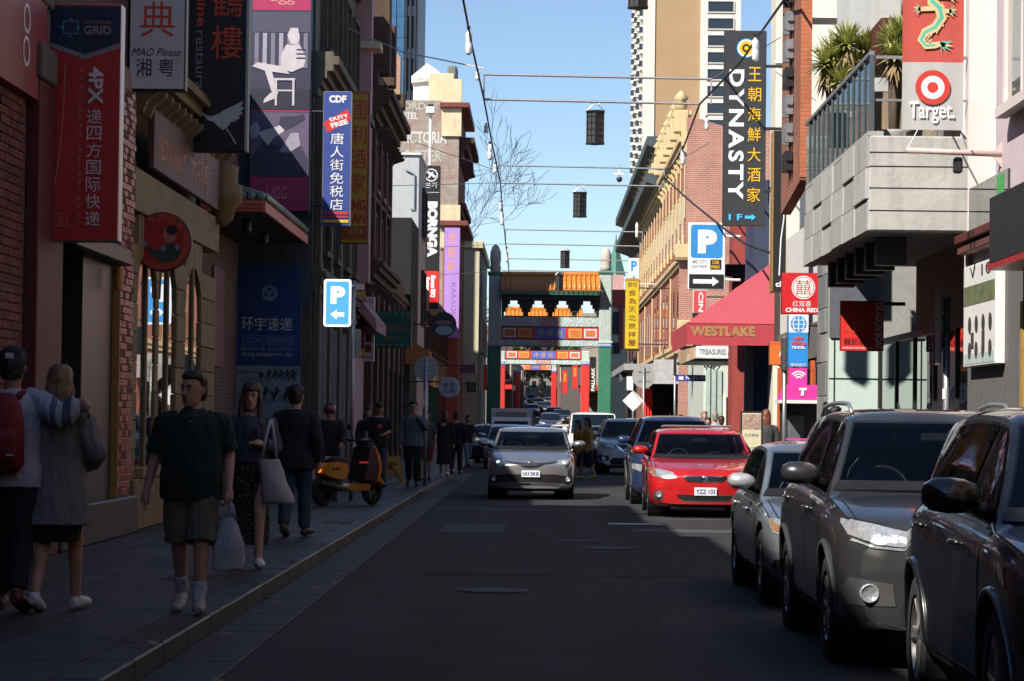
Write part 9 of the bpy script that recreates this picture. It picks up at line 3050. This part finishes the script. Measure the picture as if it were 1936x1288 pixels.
m_lf1, m_lf2 = MLEAF('leaf_dark', (.018, .035, .012), (.035, .06, .018), .5), MLEAF('leaf_light', (.06, .085, .022), (.10, .11, .035), .5)
for i, (px, Y, h, r) in enumerate(((996, 520, 13, 6.0), (1022, 545, 15, 7.0), (1046, 560, 14, 6.5), (968, 560, 17, 8), (1078, 590, 18, 8))):
 leafy('leafy green tree at the far end of the street, %s from the left' % ['second', 'third', 'fourth', 'first', 'fifth'][i], (gx(px, 760, Y), Y, prof(Y)), h, r, 40 + i, [m_lf1, m_lf2], n=2400, leaf=.5)
for i, (px0, px1, Y, top, col) in enumerate(((948, 990, 330, 690, (.12, .08, .06)), (880, 1000, 640, 660, (.16, .14, .13)), (1000, 1130, 660, 640, (.20, .17, .15)), (1054, 1100, 330, 668, (.22, .10, .08)), (1062, 1100, 260, 690, (.10, .09, .09)), (930, 968, 240, 640, (.09, .08, .07)), (1100, 1150, 250, 600, (.3, .27, .22)))):
 x0, x1 = gx(px0, 760, Y), gx(px1, 760, Y)
 r = thing('distant_building', 'distant %s building closing the street beyond the gates, %s of the row' % (['brown', 'grey brown', 'taupe', 'brick red', 'charcoal', 'dark', 'pale'][i], ['nearest left', 'far left', 'far centre', 'right', 'near right', 'left', 'tall right'][i]), 'building', (x0, Y, prof(Y)))
 zt_ = gz((px0 + px1) / 2, top, Y)
 bx(r, 'wall', M('distant_wall_%d' % i, col, .85, var=.2, scale=.4, dirt=.3), x0, x1, Y, Y + 12, 0, zt_)
 bx(r, 'parapet', MATS['distant_wall_%d' % i], x0 - .2, x1 + .2, Y - .2, Y + 12, zt_, zt_ + .4)
 nx = max(2, int((x1 - x0) / 2.4))
 for a in range(nx):
  for b in range(3):
   xw, zw = x0 + (a + .25) * (x1 - x0) / nx, prof(Y) + 4 + b * 3.2
   if zw + 1.8 < zt_: fwin(r, Y, xw, xw + .5 * (x1 - x0) / nx, zw, zw + 1.7, m_cream if i % 2 else m_gwall, fw=.1)
for i in range(10):
 Y = 232 + i * 26
 for s in (-1, 1):
  x = -4.6 - .12 * i if s < 0 else 6.0 + .1 * i
  h = RND.uniform(7, 10)
  col = RND.choice(((.20, .10, .07), (.30, .26, .2), (.14, .13, .13), (.26, .10, .08), (.35, .33, .3)))
  r = building('far_shop_building', 'far %s shop building on the %s beyond the gates, %s along' % (RND.choice(('brick', 'rendered', 'old')), 'left' if s < 0 else 'right', ['first', 'second', 'third', 'fourth', 'fifth', 'sixth', 'seventh', 'eighth', 'ninth', 'tenth'][i]), -s, x, Y, Y + 25.5, prof(Y) + h, M('farshop_%d_%d' % (i, s), col, .85, var=.2, scale=.6, dirt=.3), depth=10)
  bx(r, 'awning', RND.choice((m_redp, m_black, m_gred, m_white)), x, x - s * 2.2, Y + 2, Y + 22, prof(Y) + 3.2, prof(Y) + 3.6)
  for k in range(4):
   swin(r, x, -s, Y + 3 + k * 6, Y + 5 + k * 6, prof(Y) + 4.8, prof(Y) + 6.4, m_cream, pr=.12)
for i, (px, y0, y1, Y) in enumerate(((1082, 690, 735, 225), (1063, 700, 745, 260), (1090, 715, 760, 300))):
 s = Sign('red_hanging_banner', 'red hanging banner on the right inside the gates, %s' % ['nearest', 'middle one', 'farthest'][i], 'banner', (px, y0, px + 10, y1), Y, .2, i_dred, m_redp, .02)
 s.text('酒家', .2, .1, .8, .5, i_gold, bold=.03)
for i, (px, Y, rz, lab, pt) in enumerate(((1072, 120, 0, 'small white utility car beyond the white van', P_white), (930, 100, 0, 'dark parked car at the left kerb before the gate', P_black), (1062, 235, 0, 'dark parked car beyond the red gate on the right', P_black), (1005, 290, 0, 'dark blue car far up the street below the taxi', P_navy), (1030, 330, 0, 'black car far up the street right of the centre', P_black))):
 build_car('street_car', lab, dict(hatch, paint=pt, front=F_plain), (gx(px, 800, Y), Y, prof(Y)), rz)
# --- wear underfoot
rr = random.Random(77)
gum = MB()
for i in range(260):
 x, y, r = rr.uniform(WL + .2, KL - .1), rr.uniform(14, 60), rr.uniform(.012, .03)
 gum.add([(x + r * math.cos(2 * math.pi * k / 7) * rr.uniform(.7, 1.2), y + r * math.sin(2 * math.pi * k / 7), PH + .0035) for k in range(7)], [tuple(range(7))])
o = gum.build('gum_spots', M('old_gum', (.012, .012, .012), .8), None, fix=False)
tag(o, 'dark trodden gum spots scattered over the left pavement', 'stains', kind='stuff')
lit = MB()
for i in range(60):
 x, y, s_ = KL + rr.uniform(-.1, .5), rr.uniform(15, 70), rr.uniform(.02, .05)
 a = rr.uniform(0, 3.1)
 u_, v_ = Vector((math.cos(a), math.sin(a), rr.uniform(-.2, .2))) * s_, Vector((-math.sin(a), math.cos(a), rr.uniform(-.3, .3))) * s_ * .6
 p = Vector((x, y, (PH if x < KL else .012) + .02))
 lit.add([p - u_ - v_, p + u_ - v_, p + u_ + v_, p - u_ + v_], [(0, 1, 2, 3)])
o = lit.build('gutter_litter', M('litter_paper', (.22, .17, .11), .8, var=.5, scale=3), None, fix=False)
tag(o, 'dry leaves and paper scraps along the left gutter', 'litter', kind='stuff')
for i, (x, y, w, l) in enumerate(((-3.3, 23.2, .45, .6), (-4.2, 30.4, .6, .6), (-2.95, 36.2, .4, .9), (-3.6, 48.5, .6, .6))):
 lid = struct(MB().box(x, x + w, y, y + l, PH - .01, PH + .006, .003).build('service_lid', m_blue2 if i % 2 else M('cast_iron', (.03, .029, .028), .7, 0, var=.3, scale=20), None, fix=False))
mh = struct(MB().lathe([(.34, .006), (.33, .010), (.0, .010)], 28, 'z', (-.4, 24.5, 0), cap=False).build('manhole_cover', MATS['cast_iron'], None))
mh = struct(MB().lathe([(.34, .006), (.33, .010), (.0, .010)], 28, 'z', (.9, 33.0, 0), cap=False).build('manhole_cover', MATS['cast_iron'], None))
bpy.data.scenes.remove(WORK)
